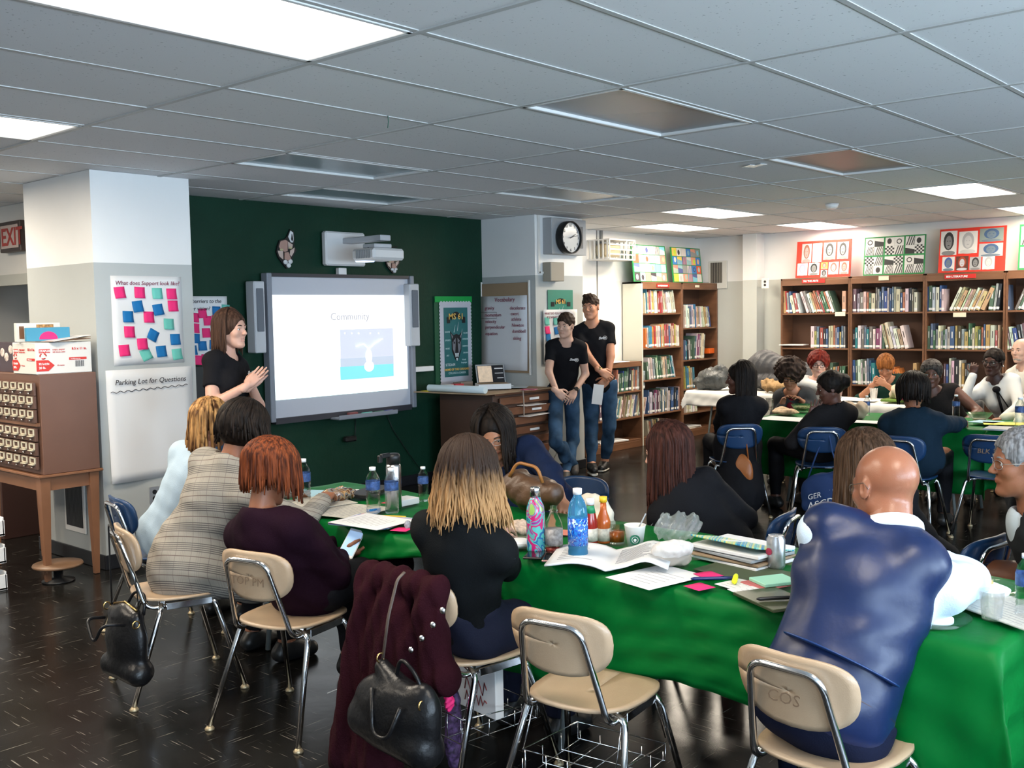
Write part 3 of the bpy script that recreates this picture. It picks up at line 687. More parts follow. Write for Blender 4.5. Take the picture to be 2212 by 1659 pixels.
# light fixtures
m_lit = mat('diffuser_lit', (.9, .9, .9), .5, emit=(1, .94, .84), estr=6.5); m_unl = mat('diffuser_off', (.2, .21, .22), .25, bump=.15, bscale=300); m_fr = mat('fixture_frame', (.75, .75, .74), .35)
m_unb = mat('diffuser_off_brown', (.2, .185, .16), .3)
def fixture(a, b_, lit, label, dm=None):
    x, y = GX0+(a+.5)*GDX, GY0+(b_+.5)*GDY; t = thing('ceiling_light', label, 'ceiling light', (x, y, Z0), group='lit ceiling lights' if lit else 'unlit ceiling lights'); 
    mb = MB(); hx, hy = GDX/2-.014, GDY/2-.013
    for sx, sy, dx, dy in ((0, -hy+.012, 2*hx, .024), (0, hy-.012, 2*hx, .024), (-hx+.012, 0, .024, 2*hy), (hx-.012, 0, .024, 2*hy)): mb.box((sx, sy, .005), (dx, dy, .022), .003)
    mb.box((0, 0, .09), (2*hx, 2*hy, .01)); mb.box((0, hy, .05), (2*hx, .004, .09)); mb.box((0, -hy, .05), (2*hx, .004, .09)); mb.box((hx, 0, .05), (.004, 2*hy, .09)); mb.box((-hx, 0, .05), (.004, 2*hy, .09))
    mb.build('frame', m_fr, t)
    MB().box((0, 0, .012), (2*hx-.045, 2*hy-.045, .006)).build('diffuser', m_lit if lit else (dm or m_unl), t)
fl = {(-1, -1): 'large glowing ceiling light panel at the top left of the photo', (-1, 3): 'glowing ceiling light panel above the card catalogue at the left edge',
      (5, 3): 'glowing ceiling light between the wall clock and the smoke detector', (6, 5): 'glowing ceiling light closest to the white heater cage', (7, 3): 'glowing ceiling light closest to the right bookcases and red collage boards',
      (5, -1): 'glowing ceiling light nearest of those over the right tables', (7, -1): 'glowing ceiling light cut by the right edge of the photo'}
for a, b_ in LIT: fixture(a, b_, True, fl.get((a, b_), 'unseen glowing ceiling light panel behind or beside the camera'))
ul = {(1, -1): 'unlit grey ceiling light panel nearest the camera', (1, 3): 'unlit bluish ceiling light panel in front of the left pillar', (2, 5): 'unlit bluish ceiling light panel closest to the green wall',
      (3, 3): 'unlit ceiling light panel in front of the clock pillar', (3, -1): 'unlit brownish ceiling light panel beside the tile with tape'}
for a, b_ in UNLIT: fixture(a, b_, False, ul.get((a, b_), 'unlit ceiling light panel behind or beside the camera'), m_unb if (a, b_) == (3, -1) else (mat('diffuser_blue', (.3, .4, .45), .2) if (a, b_) in ((1, 3), (2, 5)) else None))
p = onz(1797, 440, CEIL); t = MB(); t.lathe([(.0, -.045), (.04, -.045), (.055, -.03), (.065, 0)], 20, (0, 0, 0)); tag(t.build('smoke_detector', mat('detector_white', (.8, .8, .8), .3), loc=(0, 0, 0)), 'small round white smoke detector on the ceiling over the tables', 'smoke detector').location = (p[0], p[1], CEIL-.003)
p = onz(1636, 356, CEIL); MBt = MB(); MBt.rot((p[0], p[1], CEIL-.006), 60).box((0, 0, 0), (.16, .05, .003)).box((.03, .05, 0), (.1, .04, .003)); tag(MBt.build('tape_patch', mat('clear_tape', (.85, .9, .92), .1), loc=(p[0], p[1], CEIL-.006)), 'shiny strips of clear tape stuck on the ceiling tile', 'tape')
p = onz(838, 250, CEIL); mb = MB(); mb.tube([p, p+V3(.002, 0, -.03), p+V3(-.003, 0, -.06)], .0022, 5); tag(mb.build('hanging_string', mat('string_green', (.03, .12, .08), .8), loc=p), 'short green string hanging from a ceiling seam', 'string')
# ---------------- things on and against the walls ----------------
X_, Y_, Z_ = V3(1, 0, 0), V3(0, 1, 0), V3(0, 0, 1)
m_paper = mat('paper_white', (.72, .72, .72), .7, bump=.1, bscale=8); m_white = mat('plastic_white', (.72, .72, .72), .35); m_grey = mat('plastic_grey', (.3, .32, .34), .4)
m_lgrey = mat('plastic_light_grey', (.5, .52, .55), .4); m_black = mat('plastic_black', (.01, .01, .011), .4); m_ink = mat('ink_black', (.02, .02, .03), .7); m_inkr = mat('ink_maroon', (.22, .02, .06), .7)
m_chrome = mat('chrome', (.75, .75, .76), .12, metal=1.); m_oak = mat('wood_brown', (.17, .075, .035), .45, var=.25, vscale=3, stretch=(1, 8, 1), bump=.05, bscale=20)
m_tan = mat('wood_tan', (.3, .14, .06), .45, var=.2, vscale=3, stretch=(1, 8, 1)); m_card = mat('cardboard', (.3, .21, .13), .8)
m_pink, m_blue, m_teal = mat('note_pink', (.75, .02, .16), .7), mat('note_blue', (.0, .14, .38), .7), mat('note_teal', (.13, .5, .42), .7)
def sheet(name, label, cat, p00, X, Y, w_, h_, m, curl=.0, th=.0015, group=None, off=.002):
    """a paper sheet: p00 lower left corner, X right, Y up"""
    N = np.cross(X, Y); mb = MB(); mb.grid(lambda u, v: p00+X*u*w_+Y*v*h_+N*(off+th+curl*((1-v)**2)*(.6+.4*math.sin(6*u+1))+abs(curl)*.15*math.sin(9*u+5*v)), 10, 12, th)
    return tag(mb.build(name, m, loc=p00+N*.001), label, cat, group)
def note(p, X, Y, col, label, s_=.076, rot=0, gr=None, lift=.012):
    c, s = math.cos(R_(rot)), math.sin(R_(rot)); A = X*c+Y*s; B = -X*s+Y*c; N = np.cross(X, Y)
    mb = MB(); mb.grid(lambda u, v: p+A*(u-.5)*s_+B*(v-.5)*s_+N*(.0015+lift*(1-v)**2), 3, 5, .0006)
    return tag(mb.build('sticky_note', {'p': m_pink, 'b': m_blue, 't': m_teal}[col], loc=p), label, 'sticky note', gr)
CN = {'p': 'pink', 'b': 'blue', 't': 'mint green'}
ORD = ['first', 'second', 'third', 'fourth', 'fifth', 'sixth', 'seventh', 'eighth', 'ninth', 'tenth', 'eleventh', 'twelfth', 'thirteenth', 'fourteenth', 'fifteenth', 'sixteenth', 'seventeenth', 'eighteenth', 'nineteenth', 'twentieth']
def ordn(i): return ORD[i] if i < 20 else '%s%s' % (i+1, {1: 'st', 2: 'nd', 3: 'rd'}.get((i+1) % 10, 'th'))
# support chart
s = sheet('chart_paper', 'white chart headed What does Support look like on the left pillar', 'poster', V3(3.345, 6.5, 1.365), X_, Z_, .52, .6, m_paper)
text('What does Support look like?', .039, V3(3.375, 6.493, 1.905), X_, Z_, m_inkr, s, ploc=V3(3.345, 6.499, 1.365), shear=.15)
rows = [(258, 632, 'p', 5), (301, 632, 'p', -3), (339, 634, 't', 0), (370, 635, 'p', 0), (297, 662, 'b', 6), (341, 669, 'b', 8), (373, 661, 'p', 0), (276, 684, 'b', -2), (321, 685, 'p', -2), (364, 700, 't', -3), (279, 717, 'p', -2), (330, 724, 'b', -30), (378, 733, 'b', 0), (307, 743, 'p', 0), (268, 757, 'p', 2), (315, 766, 't', 20), (348, 759, 'b', 3), (382, 765, 't', 4)]
for i, (u, v, c, r) in enumerate(rows):
    rn = 'top row' if v < 640 else 'second row' if v < 675 else 'third row' if v < 705 else 'fourth row' if v < 738 else 'fifth row' if v < 750 else 'bottom row'
    same = [q for q in rows if q[2] == c and abs(q[1]-v) < 12]; k = sorted(q[0] for q in same).index(u)
    note(ony(u, v, 6.497), X_, Z_, c, '%s sticky note %sin the %s of the support chart' % (CN[c], ('' if len(same) == 1 else ORD[k]+' of its colour '), rn), rot=r, gr='sticky notes on the support chart')
s = sheet('chart_paper', 'large blank white chart headed Parking Lot for Questions', 'poster', V3(3.285, 6.5, .575), X_, Z_, .635, .76, m_paper, curl=.02)
text('Parking Lot for Questions', .05, V3(3.34, 6.486, 1.235), X_, Z_, m_ink, s, ploc=V3(3.285, 6.499, .575), shear=.2)
mb = MB(); mb.tube([V3(3.31+.57*i/60, 6.49, 1.185+.006*math.sin(i*1.1)+.02*i/60) for i in range(61)], .0022, 5); mb.build('drawn_line', m_ink, s, V3(3.285, 6.499, .575))
# outlet and cord
def outlet(label, p, X, N, w_=.075, h_=.115, m=None):
    t = thing('wall_outlet', label, 'outlet', p); mb = MB(); mb.set((0, 0, 0), X, -N, Z_); mb.box((0, -.003, 0), (w_, .008, h_), .002); mb.build('cover_plate', m or mat('steel_plate', (.45, .45, .46), .35, metal=.7), t)
    for z in (-.022, .022): mb = MB(); mb.set((0, 0, 0), X, -N, Z_); mb.tube([(0, -.004, z), (0, -.012, z)], .016, 12); mb.build('socket', m_black, t)
    return t
po = ony(333, 1069, 6.499); outlet('steel wall outlet with a black plug on the left pillar', po, X_, V3(0, -1, 0))
q = lambda u, v, y: ony(u, v, y)
tag(MB().tube([q(338, 1075, 6.46), q(346, 1085, 6.45), q(348, 1120, 6.47), q(344, 1155, 6.47), q(350, 1200, 6.45)], .004, 6).build('power_cord', m_black, loc=po), 'black power cord hanging from the outlet on the left pillar', 'cord')
# vent on the pillar side, near the floor
mb = MB(); mb.box((3.226, 6.9, .42), (.012, .3, .42), .003); t = thing('wall_vent', 'white framed dark vent low on the side of the left pillar', 'vent', (3.23, 6.9, .42)); mb.build('frame', m_wall2, t, (3.23, 6.9, .42))
mb = MB(); [mb.box((3.217, 6.79+.02*i, .42), (.006, .008, .34)) for i in range(12)]; mb.mi = 1; mb.box((3.2175, 6.9, .42), (.003, .24, .34)); mb.build('grille', [mat('vent_dark', (.05, .05, .05), .5), m_black], t, (3.23, 6.9, .42))
# exit sign
pe = onx(38, 512, 3.70); t = thing('exit_sign', 'dark framed EXIT sign with red letters on the far left wall', 'sign', pe)
L = lambda dx, dy, dz: pe+V3(dx, dy, dz)
mb = MB(); mb.box(pe+V3(-.03, 0, 0), (.07, .40, .25), .006); mb.build('housing', mat('sign_dark', (.05, .035, .03), .5), t, pe)
MB().box(pe+V3(-.067, 0, 0), (.006, .33, .19), .002).build('face_panel', mat('sign_face', (.5, .4, .36), .4), t, pe)
text('EXIT', .2, L(-.072, .15, -.07), V3(0, -1, 0), Z_, mat('exit_red', (.35, .03, .02), .5), t, 'letters', pe, bold=.004)
# door closer on the corridor side
pc = onx(15, 640, 3.92); mb = MB(); mb.lathe([(.02, -.12), (.06, -.11), (.07, -.03), (.065, .06), (.03, .09)], 14, pc+V3(-.2, 0, 0)); mb.tube([pc+V3(-.2, 0, .08), pc+V3(-.15, .1, .14), pc+V3(-.1, -.3, .16)], .015, 6)
tag(mb.build('door_bell', mat('grey_enamel', (.42, .42, .38), .35), loc=pc), 'grey painted alarm bell fitting above the door at the far left', 'bell')
# barrier chart behind the presenter
s = sheet('chart_paper', 'white chart with sticky notes on the green wall behind the presenter', 'poster', V3(4.36, 7.345, 1.3), X_, Z_, .42, .55, m_paper)
text('3 barriers to the', .045, V3(4.42, 7.338, 1.795), X_, Z_, m_ink, s, ploc=V3(4.36, 7.344, 1.3), shear=.2); text('our vision?', .045, V3(4.42, 7.338, 1.735), X_, Z_, m_ink, s, ploc=V3(4.36, 7.344, 1.3), shear=.2)
rows2 = [(467, 672, 'b', 'top right'), (487, 668, 't', 'top right corner'), (437, 677, 'p', 'top centre'), (420, 686, 'p', 'upper left edge'), (448, 693, 'p', 'upper middle'), (466, 691, 'p', 'upper right overlapping another'), (421, 709, 'p', 'middle left edge'), (445, 719, 'p', 'very centre'), (422, 731, 'b', 'left edge below centre'), (437, 747, 'b', 'lower centre'), (461, 745, 'b', 'lower right'), (427, 778, 'p', 'bottom left'), (444, 775, 'p', 'bottom middle'), (416, 757, 'b', 'lower left edge')]
for u, v, c, w_ in rows2: note(ony(u, v, 7.342), X_, Z_, c, '%s sticky note at the %s of the chart behind the presenter' % (CN[c], w_), rot=random.uniform(-6, 6), gr='sticky notes on the chart behind the presenter')
tag(MB().box((4.52, 7.33, .82), (.42, .03, .93), .004).build('chalkboard', mat('slate', (.03, .034, .034), .6), loc=(4.52, 7.33, .82)), 'dark slate board leaning on the green wall behind the presenter', 'board')
# big cat head plaques
def cat_plaque(c, w_, h_, label):
    t = thing('cat_head_plaque', label, 'wall decoration', c); n = lambda x, z, y=0: V3(x*w_, y, z*h_)
    out = [(-.42, .15), (-.3, .42), (0, .5), (.12, .62), (.3, .95), (.5, .85), (.52, .45), (.5, .2), (.62, 0), (.42, -.3), (.3, -.6), (.05, -.85), (-.15, -.65), (-.4, -.35), (-.5, -.1)]
    mb = MB(); mb.set((0, 0, 0), X_, Z_, V3(0, -1, 0)); mb.prism([(a*w_, b*h_) for a, b in out], 0, .018); mb.build('backing', m_black, t)
    def piece(nm, pts, m, z=.022): mb = MB(); mb.set((0, 0, 0), X_, Z_, V3(0, -1, 0)); mb.prism([(a*w_, b*h_) for a, b in pts], .012, z); mb.build(nm, m, t)
    tan, wh, br = mat('cat_tan', (.55, .42, .36), .5), mat('cat_white', (.7, .7, .7), .5), mat('cat_brown', (.42, .25, .2), .5)
    piece('ear', [(.16, .6), (.3, .88), (.44, .8), (.46, .5), (.42, .35), (.3, .35)], wh); piece('ear_marking', [(.36, .75), (.42, .5), (.36, .4), (.31, .5)], m_black, .026)
    piece('forehead', [(-.36, .15), (-.26, .38), (0, .45), (.12, .4), (.1, -.05), (-.05, -.1), (-.3, 0)], br); piece('brow', [(.14, .38), (.4, .25), (.36, .1), (.16, .05)], tan)
    piece('muzzle', [(-.08, -.12), (.12, -.1), (.25, -.4), (.1, -.48), (-.1, -.42)], br, .03); piece('cheek', [(.25, -.02), (.5, .12), (.45, -.1), (.3, -.3), (.22, -.2)], tan); piece('cheek', [(-.44, -.05), (-.15, -.05), (-.15, -.45), (-.36, -.3)], tan)
    for x, z in ((-.24, .0), (.26, .1)): mb = MB(); mb.ell((x*w_, -.024, z*h_), (.1*w_, .006, .05*h_)); mb.build('eye', mat('cat_eye', (.5, .45, .25), .3), t)
    for x, z in ((-.03, -.55), (.24, -.52), (.14, -.7)): mb = MB(); mb.ell((x*w_, -.02, z*h_), (.12*w_, .014, .11*h_)); mb.build('snout_pad', wh, t)
cat_plaque(ony(614, 540, 7.345), .19, .19, 'tan big cat head plaque left of the projector on the green wall')
cat_plaque(ony(845, 566, 7.345), .16, .13, 'big cat head plaque mostly hidden below the projector')
# interactive board
t = thing('interactive_whiteboard', 'wide interactive whiteboard with a glowing slide on the green wall', 'whiteboard', (5.95, 7.3, .8)); o = (5.95, 7.3, .8)
x0, x1, z0, z1 = 5.15, 6.75, .80, 2.02
MB().box(((x0+x1)/2, 7.3, (z0+z1)/2), (x1-x0, .05, z1-z0), .006).build('panel', mat('board_white', (.52, .54, .6), .3), t, o)
fr = mat('frame_grey', (.22, .24, .28), .4)
mb = MB(); mb.box((x0-.02, 7.28, 1.41), (.05, .09, 1.27), .006); mb.build('side_rail', fr, t, o); mb = MB(); mb.box((x1+.02, 7.28, 1.41), (.05, .09, 1.27), .006); mb.build('side_rail', fr, t, o)
mb = MB(); mb.box((5.95, 7.28, z1+.01), (1.58, .06, .03)); mb.build('top_rail', mat('rail_dark', (.04, .04, .05), .4), t, o); mb = MB(); mb.box((5.95, 7.28, z0-.02), (1.58, .06, .05)); mb.build('bottom_rail', _M['rail_dark'], t, o)
m_slide = mat('slide_light', (.8, .8, .8), .5, emit=(1, 1, 1), estr=.95); nt, b, tc = tex(m_slide)
sp = nt.nodes.new('ShaderNodeSeparateXYZ'); nt.links.new(tc.outputs['Object'], sp.inputs[0]); fz = nt.nodes.new('ShaderNodeMapRange'); fz.inputs[1].default_value = .42; fz.inputs[2].default_value = .16; nt.links.new(sp.outputs[2], fz.inputs[0])
c = mixc(nt, fz.outputs[0], (1, 1, 1), (.72, .97, .93)); nt.links.new(c, b.inputs['Emission Color'])
mb = MB(); mb.box((5.935, 7.272, 1.41), (1.555, .004, .9)); sl = mb.build('projected_slide', m_slide, t, o)
text('Community', .095, V3(5.79, 7.268, 1.635), X_, Z_, mat('slide_text', (.3, .3, .32), .6, emit=(.4, .4, .44), estr=.8), sl, 'slide_title', o)
rs = random.Random(3)
for i, (u, v, w_) in enumerate(((742, 712, 16), (742, 728, 26), (648, 733, 12), (645, 744, 30), (645, 752, 44), (642, 762, 36), (640, 771, 28), (640, 780, 30), (640, 788, 24), (640, 796, 28), (640, 804, 16))):
    if i < 2: continue
    a = ony(u, v, 7.268); mb = MB()
    for k in range(4): mb.box(a+V3(.03+k*.045*w_/30, 0, 0), (.03*w_/30, .002, .008))
    mb.build('slide_text_line', mat('slide_faint', (.6, .6, .6), .6, emit=(.8, .82, .86), estr=.9), sl, o)
def epanel(nm, u0, v0, u1, v1, col, e, y=7.266, th=.003):
    a = ony(u0, v0, y); c_ = ony(u1, v1, y); mb = MB(); mb.box((a+c_)/2, (abs(c_[0]-a[0]), th, abs(c_[2]-a[2]))); return mb.build(nm, mat('em_%s' % nm, col, .5, emit=col, estr=e, var=0), sl, o)
epanel('slide_photo', 734, 712, 851, 813, (.55, .57, .66), .75); epanel('photo_water', 735, 793, 850, 812, (.2, .62, .72), .8, 7.263); epanel('photo_poolside', 735, 775, 850, 794, (.45, .5, .58), .8, 7.264)
a = ony(797, 775, 7.261); mb = MB(); mb.ell(a+V3(0, 0, .02), (.04, .004, .07)); mb.ell(a+V3(0, 0, -.07), (.06, .004, .05)); mb.tube([a+V3(-.15, 0, .12), a+V3(-.06, 0, .14), a+V3(0, 0, .09), a+V3(.07, 0, .14), a+V3(.17, 0, .18)], .014, 6, flat=.3); mb.build('photo_swimmer', mat('em_sw', (.8, .85, .9), .5, emit=(.85, .9, .95), estr=.9), sl, o)
for i, u in enumerate((745, 760, 775, 800, 818)): a = ony(u, 720, 7.262); MB().ell(a, (.008, .003, .008)).build('photo_lamp', _M['em_sw'], sl, o)
mb = MB(); mb.box((6.1, 7.2, .755), (.7, .14, .02), .006); mb.box((6.1, 7.135, .77), (.7, .012, .03), .004); mb.build('pen_tray', fr, t, o)
for i, (x, m, l, cat_, nm) in enumerate(((5.95, mat('eraser_red', (.2, .05, .05), .6), 'dark red', 'eraser', 'board_eraser'), (6.12, m_teal, 'pale green', 'pen', 'board_pen'), (6.27, mat('pen_green', (.02, .12, .06), .4), 'dark green', 'pen', 'board_pen'), (6.38, mat('pen_navy', (.05, .06, .2), .4), 'navy', 'pen', 'board_pen'))):
    mb = MB(); (mb.box((x, 7.19, .783), (.1, .045, .03), .005) if cat_ == 'eraser' else mb.tube([(x-.06, 7.19, .776), (x+.06, 7.19, .776)], .01, 10)); tag(mb.build(nm, m, loc=(x, 7.19, .775)), '%s %s on the tray under the whiteboard' % (l, cat_), cat_)
# speakers
for nm, u0, v0, u1, v1, lb in (('wall_speaker', 546, 607, 575, 762, 'tall slim grey speaker on the left side of the whiteboard'), ('wall_speaker', 883, 613, 907, 747, 'tall slim grey speaker on the right side of the whiteboard')):
    a, c_ = ony(u0, v0, 7.2), ony(u1, v1, 7.2); c = (a+c_)/2; w_, h_ = abs(c_[0]-a[0]), abs(a[2]-c_[2]); t = thing(nm, lb, 'speaker', c); MB().box((0, .05, 0), (w_, .12, h_), .008).build('cabinet', m_lgrey, t)
    mb = MB(); mb.box((0, -.016, .1*h_), (w_*.62, .008, h_*.6), .004); mb.build('grille', mat('speaker_grille', (.16, .18, .21), .6, bump=.5, bscale=900), t); mb = MB(); mb.box((0, .11, 0), (.04, .1, .1)); mb.build('bracket', m_black, t)
# projector on its boom
t = thing('projector', 'white short-throw projector on a wall arm above the whiteboard', 'projector', ony(742, 547, 7.33)); o = ony(742, 547, 7.33)
a, c_ = ony(698, 499, 7.3), ony(786, 576, 7.3); c = (a+c_)/2; MB().box(c, (abs(c_[0]-a[0]), .07, abs(a[2]-c_[2])), .015).build('mount_plate', m_white, t, o)
MB().box((c[0]-.03, 7.31, c[2]-.26), (.09, .05, .18), .005).build('mount_bracket', m_white, t, o)
yb = 6.78; MB().box((c[0]+.02, 7.05, c[2]+.07), (.12, .6, .05), .006).build('boom_arm', m_lgrey, t, o)
pb = ony(822, 550, 6.75); b0 = ony(765, 537, 6.7); mb = MB(); mb.box((pb[0], 6.78, pb[2]+.0), (.36, .3, .10), .02); mb.build('projector_body', m_white, t, o)
mb = MB(); mb.box((pb[0], 6.79, pb[2]+.075), (.2, .16, .035), .006); mb.build('top_carriage', m_lgrey, t, o)
mb = MB(); [mb.box((pb[0]-.182, 6.68+.022*i, pb[2]), (.006, .01, .07)) for i in range(9)]; mb.build('air_vent', m_grey, t, o)
mb = MB(); mb.box((pb[0]-.05, 6.9, pb[2]-.045), (.14, .12, .03), .01); mb.build('lens_window', mat('lens_blue', (.2, .3, .5), .1, emit=(.5, .65, 1), estr=2), t, o)
mb = MB(); mb.tube([(pb[0]-.1, 6.8, pb[2]+.06), (pb[0]-.02, 6.72, pb[2]+.09), (pb[0]+.06, 6.76, pb[2]+.06), (pb[0]+.15, 6.7, pb[2]+.07)], .005, 6); mb.build('cable', m_black, t, o)
# small sensor box and cord below the board
p = ony(756, 948, 7.3); tag(MB().box(p, (.13, .06, .05), .012).build('control_box', m_black, loc=p), 'small black control box on the green wall under the whiteboard', 'box')
tag(MB().tube([ony(768, 905, 7.33), ony(768, 930, 7.33), ony(766, 948, 7.33)], .004, 6).build('signal_cable', m_black, loc=ony(768, 905, 7.33)), 'black cable from the whiteboard down to the small control box', 'cord')
tag(MB().tube([ony(835, 895, 7.33), ony(850, 930, 7.33), ony(880, 975, 7.33), ony(912, 1020, 7.3)], .0035, 6).build('signal_cable', m_black, loc=ony(835, 895, 7.33)), 'thin black cable slanting down the green wall right of the whiteboard', 'cord')
a = ony(910, 797, 7.3); tag(MB().box(a, (.3, .05, .05), .004).build('wall_tray', m_white, loc=a), 'small white rail on the green wall right of the whiteboard', 'tray')
# school poster and its border
m_post = mat('poster_teal', (.02, .13, .13), .5); m_gold = mat('poster_gold', (.75, .45, .1), .5); m_pt = mat('poster_text', (.35, .5, .5), .6)
def poster_art(t, c, w_, h_, o, full=True, z0=-1.):
    T_ = lambda s_, sz, x, z, m, al='CENTER': text(s_, sz*h_, c+V3(x*w_, -.006, z*h_), X_, Z_, m, t, 'poster_lettering', o, align=al, bold=.001)
    mb = MB(); mb.set(c+V3(0, -.004, .33*h_), X_, Z_, V3(0, -1, 0)); pts = [(.22*w_*math.cos(a), .11*h_*math.sin(a)) for a in [math.pi*i/12 for i in range(13)]]; pts = pts+[(.22*w_*.95*math.cos(a), .0-.02*h_+.05*h_*math.sin(a)) for a in [math.pi*(12-i)/12 for i in range(13)]]
    mb.prism(pts, 0, .002); mb.box((-.32*w_, -.01*h_, .001), (.13*w_, .09*h_, .002)); mb.box((.32*w_, -.01*h_, .001), (.13*w_, .09*h_, .002)); mb.build('banner', m_black, t, o)
    T_('MS 61', .125, 0, .33, m_gold)
    for i, (a_, b_, l_) in enumerate(((-.1, .14, .16), (.04, .16, .19), (.2, .1, .13))): mb = MB(); mb.tube([c+V3(a_*w_, -.004, b_*h_), c+V3((a_+.06)*w_, -.004, (b_+l_*.7)*h_)], [.006, .001], 5, flat=.3); mb.build('claw_mark', mat('poster_white', (.6, .65, .65), .5), t, o)
    # head of a big cat
    g, dk = mat('cat_grey', (.18, .18, .2), .5), m_black
    def pc_(nm, pts, m, y): mb = MB(); mb.set(c+V3(0, y, 0), X_, Z_, V3(0, -1, 0)); mb.prism([(x*w_, z*h_) for x, z in pts if z > z0 or True], 0, .0012); mb.build(nm, m, t, o)
    if full:
        pc_('cat_head', [(-.26, .16), (-.2, .03), (-.2, -.12), (-.08, -.24), (0, -.28), (.08, -.24), (.2, -.12), (.2, .03), (.26, .16), (.12, .1), (0, .12), (-.12, .1)], dk, -.003)
        for sx in (-1, 1):
            pc_('cat_ear', [(sx*.23, .13), (sx*.19, .05), (sx*.14, .08)][::sx], g, -.005); pc_('cat_cheek', [(sx*.17, .0), (sx*.04, .06), (sx*.05, -.06), (sx*.08, -.18), (sx*.16, -.1)][::-sx], g, -.005)
            pc_('cat_eye', [(sx*.06, -.01), (sx*.14, .02), (sx*.12, -.03)][::-sx], dk, -.0065); pc_('cat_pad', [(sx*.01, -.16), (sx*.08, -.16), (sx*.06, -.22), (sx*.01, -.21)][::-sx], _M['poster_white'], -.0065)
        pc_('cat_chin', [(-.04, -.23), (-.02, -.27), (.02, -.27), (.04, -.23)], _M['poster_white'], -.0065)
        for s_, x, z in (('MUSIC', -.38, -.1), ('SPORTS', -.37, .02), ('DANCE', -.38, .14), ('ART', -.38, -.2), ('CLUBS', .38, .12), ('HONORS', .38, .03), ('SCIENCE', .37, -.07), ('DRAMA', .38, -.17)): T_(s_, .03, x, z, m_pt)
        T_('S.T.E.A.M', .05, -.28, -.34, mat('poster_pale', (.6, .68, .68), .5)); T_('World', .03, .3, -.27, m_pt); T_('Languages', .03, .3, -.31, m_pt); T_('HOME OF THE COUGARS', .045, 0, -.41, m_gold); T_('COLLEGE & CAREER', .04, 0, -.46, m_pt)
    else:
        for sx in (-1, 1): pc_('cat_ear', [(sx*.24, -.4), (sx*.16, -.27), (sx*.07, -.4)][::sx], g, -.003)
a, c_ = ony(937, 640, 7.34), ony(1026, 823, 7.34); xL, xR, zT, zB = a[0], 7.70, a[2], c_[2]-.02; o = ((xL+xR)/2, 7.34, zB)
t = thing('school_poster', 'tall teal MS 61 poster with scalloped white border on the green wall', 'poster', o)
MB().box(((xL+xR)/2, 7.343, (zT+zB)/2), (xR-xL, .012, zT-zB)).build('backing', mat('back_green', (.01, .08, .035), .6), t, o); MB().box(((xL+xR)/2, 7.332, zT-.03), (xR-xL-.01, .006, .06)).build('header_strip', mat('bright_green', (.0, .3, .05), .6), t, o)
mb = MB(); x0, x1, z0_, z1_ = xL+.07, xR-.03, zB+.0, zT-.06; nn = []; ny = 24; nx = 11
def wave(p, q, n, d): return [(p[0]+(q[0]-p[0])*i/(n*4)+d[0]*.012*abs(math.sin(math.pi*i/4)), p[1]+(q[1]-p[1])*i/(n*4)+d[1]*.012*abs(math.sin(math.pi*i/4))) for i in range(n*4)]
ol = wave((x0, z0_), (x1, z0_), nx, (0, -1))+wave((x1, z0_), (x1, z1_), ny, (1, 0))+wave((x1, z1_), (x0, z1_), nx, (0, 1))+wave((x0, z1_), (x0, z0_), ny, (-1, 0))
mb.set((0, 7.33, 0), X_, Z_, V3(0, -1, 0)); mb.prism(ol, 0, .002); mb.build('scalloped_border', mat('border_white', (.5, .5, .55), .6), t, o)
pc2 = V3((x0+x1)/2, 7.326, (z0_+z1_)/2+.015); MB().box(pc2, (x1-x0-.1, .002, z1_-z0_-.14)).build('print', m_post, t, o); poster_art(t, pc2, x1-x0-.1, z1_-z0_-.14, o)
# flip chart on the side of the right pillar (faces -x)
t = thing('flip_chart', 'vocabulary flip chart on the grey side of the right pillar', 'flip chart', (7.86, 7.02, 1.07)); o = (7.86, 7.02, 1.07); Yn = V3(0, -1, 0)
MB().box((7.868, 7.02, 1.52), (.018, .64, .92), .003).build('backboard', m_card, t, o); MB().box((7.862, 6.69, 1.52), (.02, .02, .96), .003).build('edge_rail', m_wall2, t, o); MB().box((7.862, 7.345, 1.55), (.02, .012, .9), .003).build('edge_rail', m_wall2, t, o)
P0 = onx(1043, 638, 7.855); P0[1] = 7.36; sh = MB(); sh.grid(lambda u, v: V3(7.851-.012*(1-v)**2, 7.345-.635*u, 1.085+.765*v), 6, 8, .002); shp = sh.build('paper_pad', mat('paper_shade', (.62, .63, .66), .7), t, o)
tx_ = lambda s_, sz, u, v: text(s_, sz, onx(u, v, 7.843-.003), Yn, Z_, m_inkr, shp, ploc=o, shear=.1)
tx_('Vocabulary', .062, 1068, 652)
for s_, u, v in (('gravity', 1047, 669), ('momentum', 1047, 684), ('velocity', 1048, 698), ('perpendicular', 1048, 710), ('equation', 1048, 724), ('decelerate', 1101, 669), ('exert', 1103, 681), ('athlete', 1104, 693), ('Newton', 1105, 706), ('dumbbell', 1106, 719), ('skiing', 1108, 734)): tx_(s_, .05, u, v)
mb = MB(); y0_, y1_, z_a, z_b = 7.34, 7.12, onx(1045, 675, 7.84)[2], onx(1045, 688, 7.84)[2]; mb.tube([(7.842, y0_, z_a), (7.842, y1_, z_a), (7.842, y1_, z_b), (7.842, y0_, z_b)], .0015, 4); mb.build('drawn_box', m_ink, shp, o)
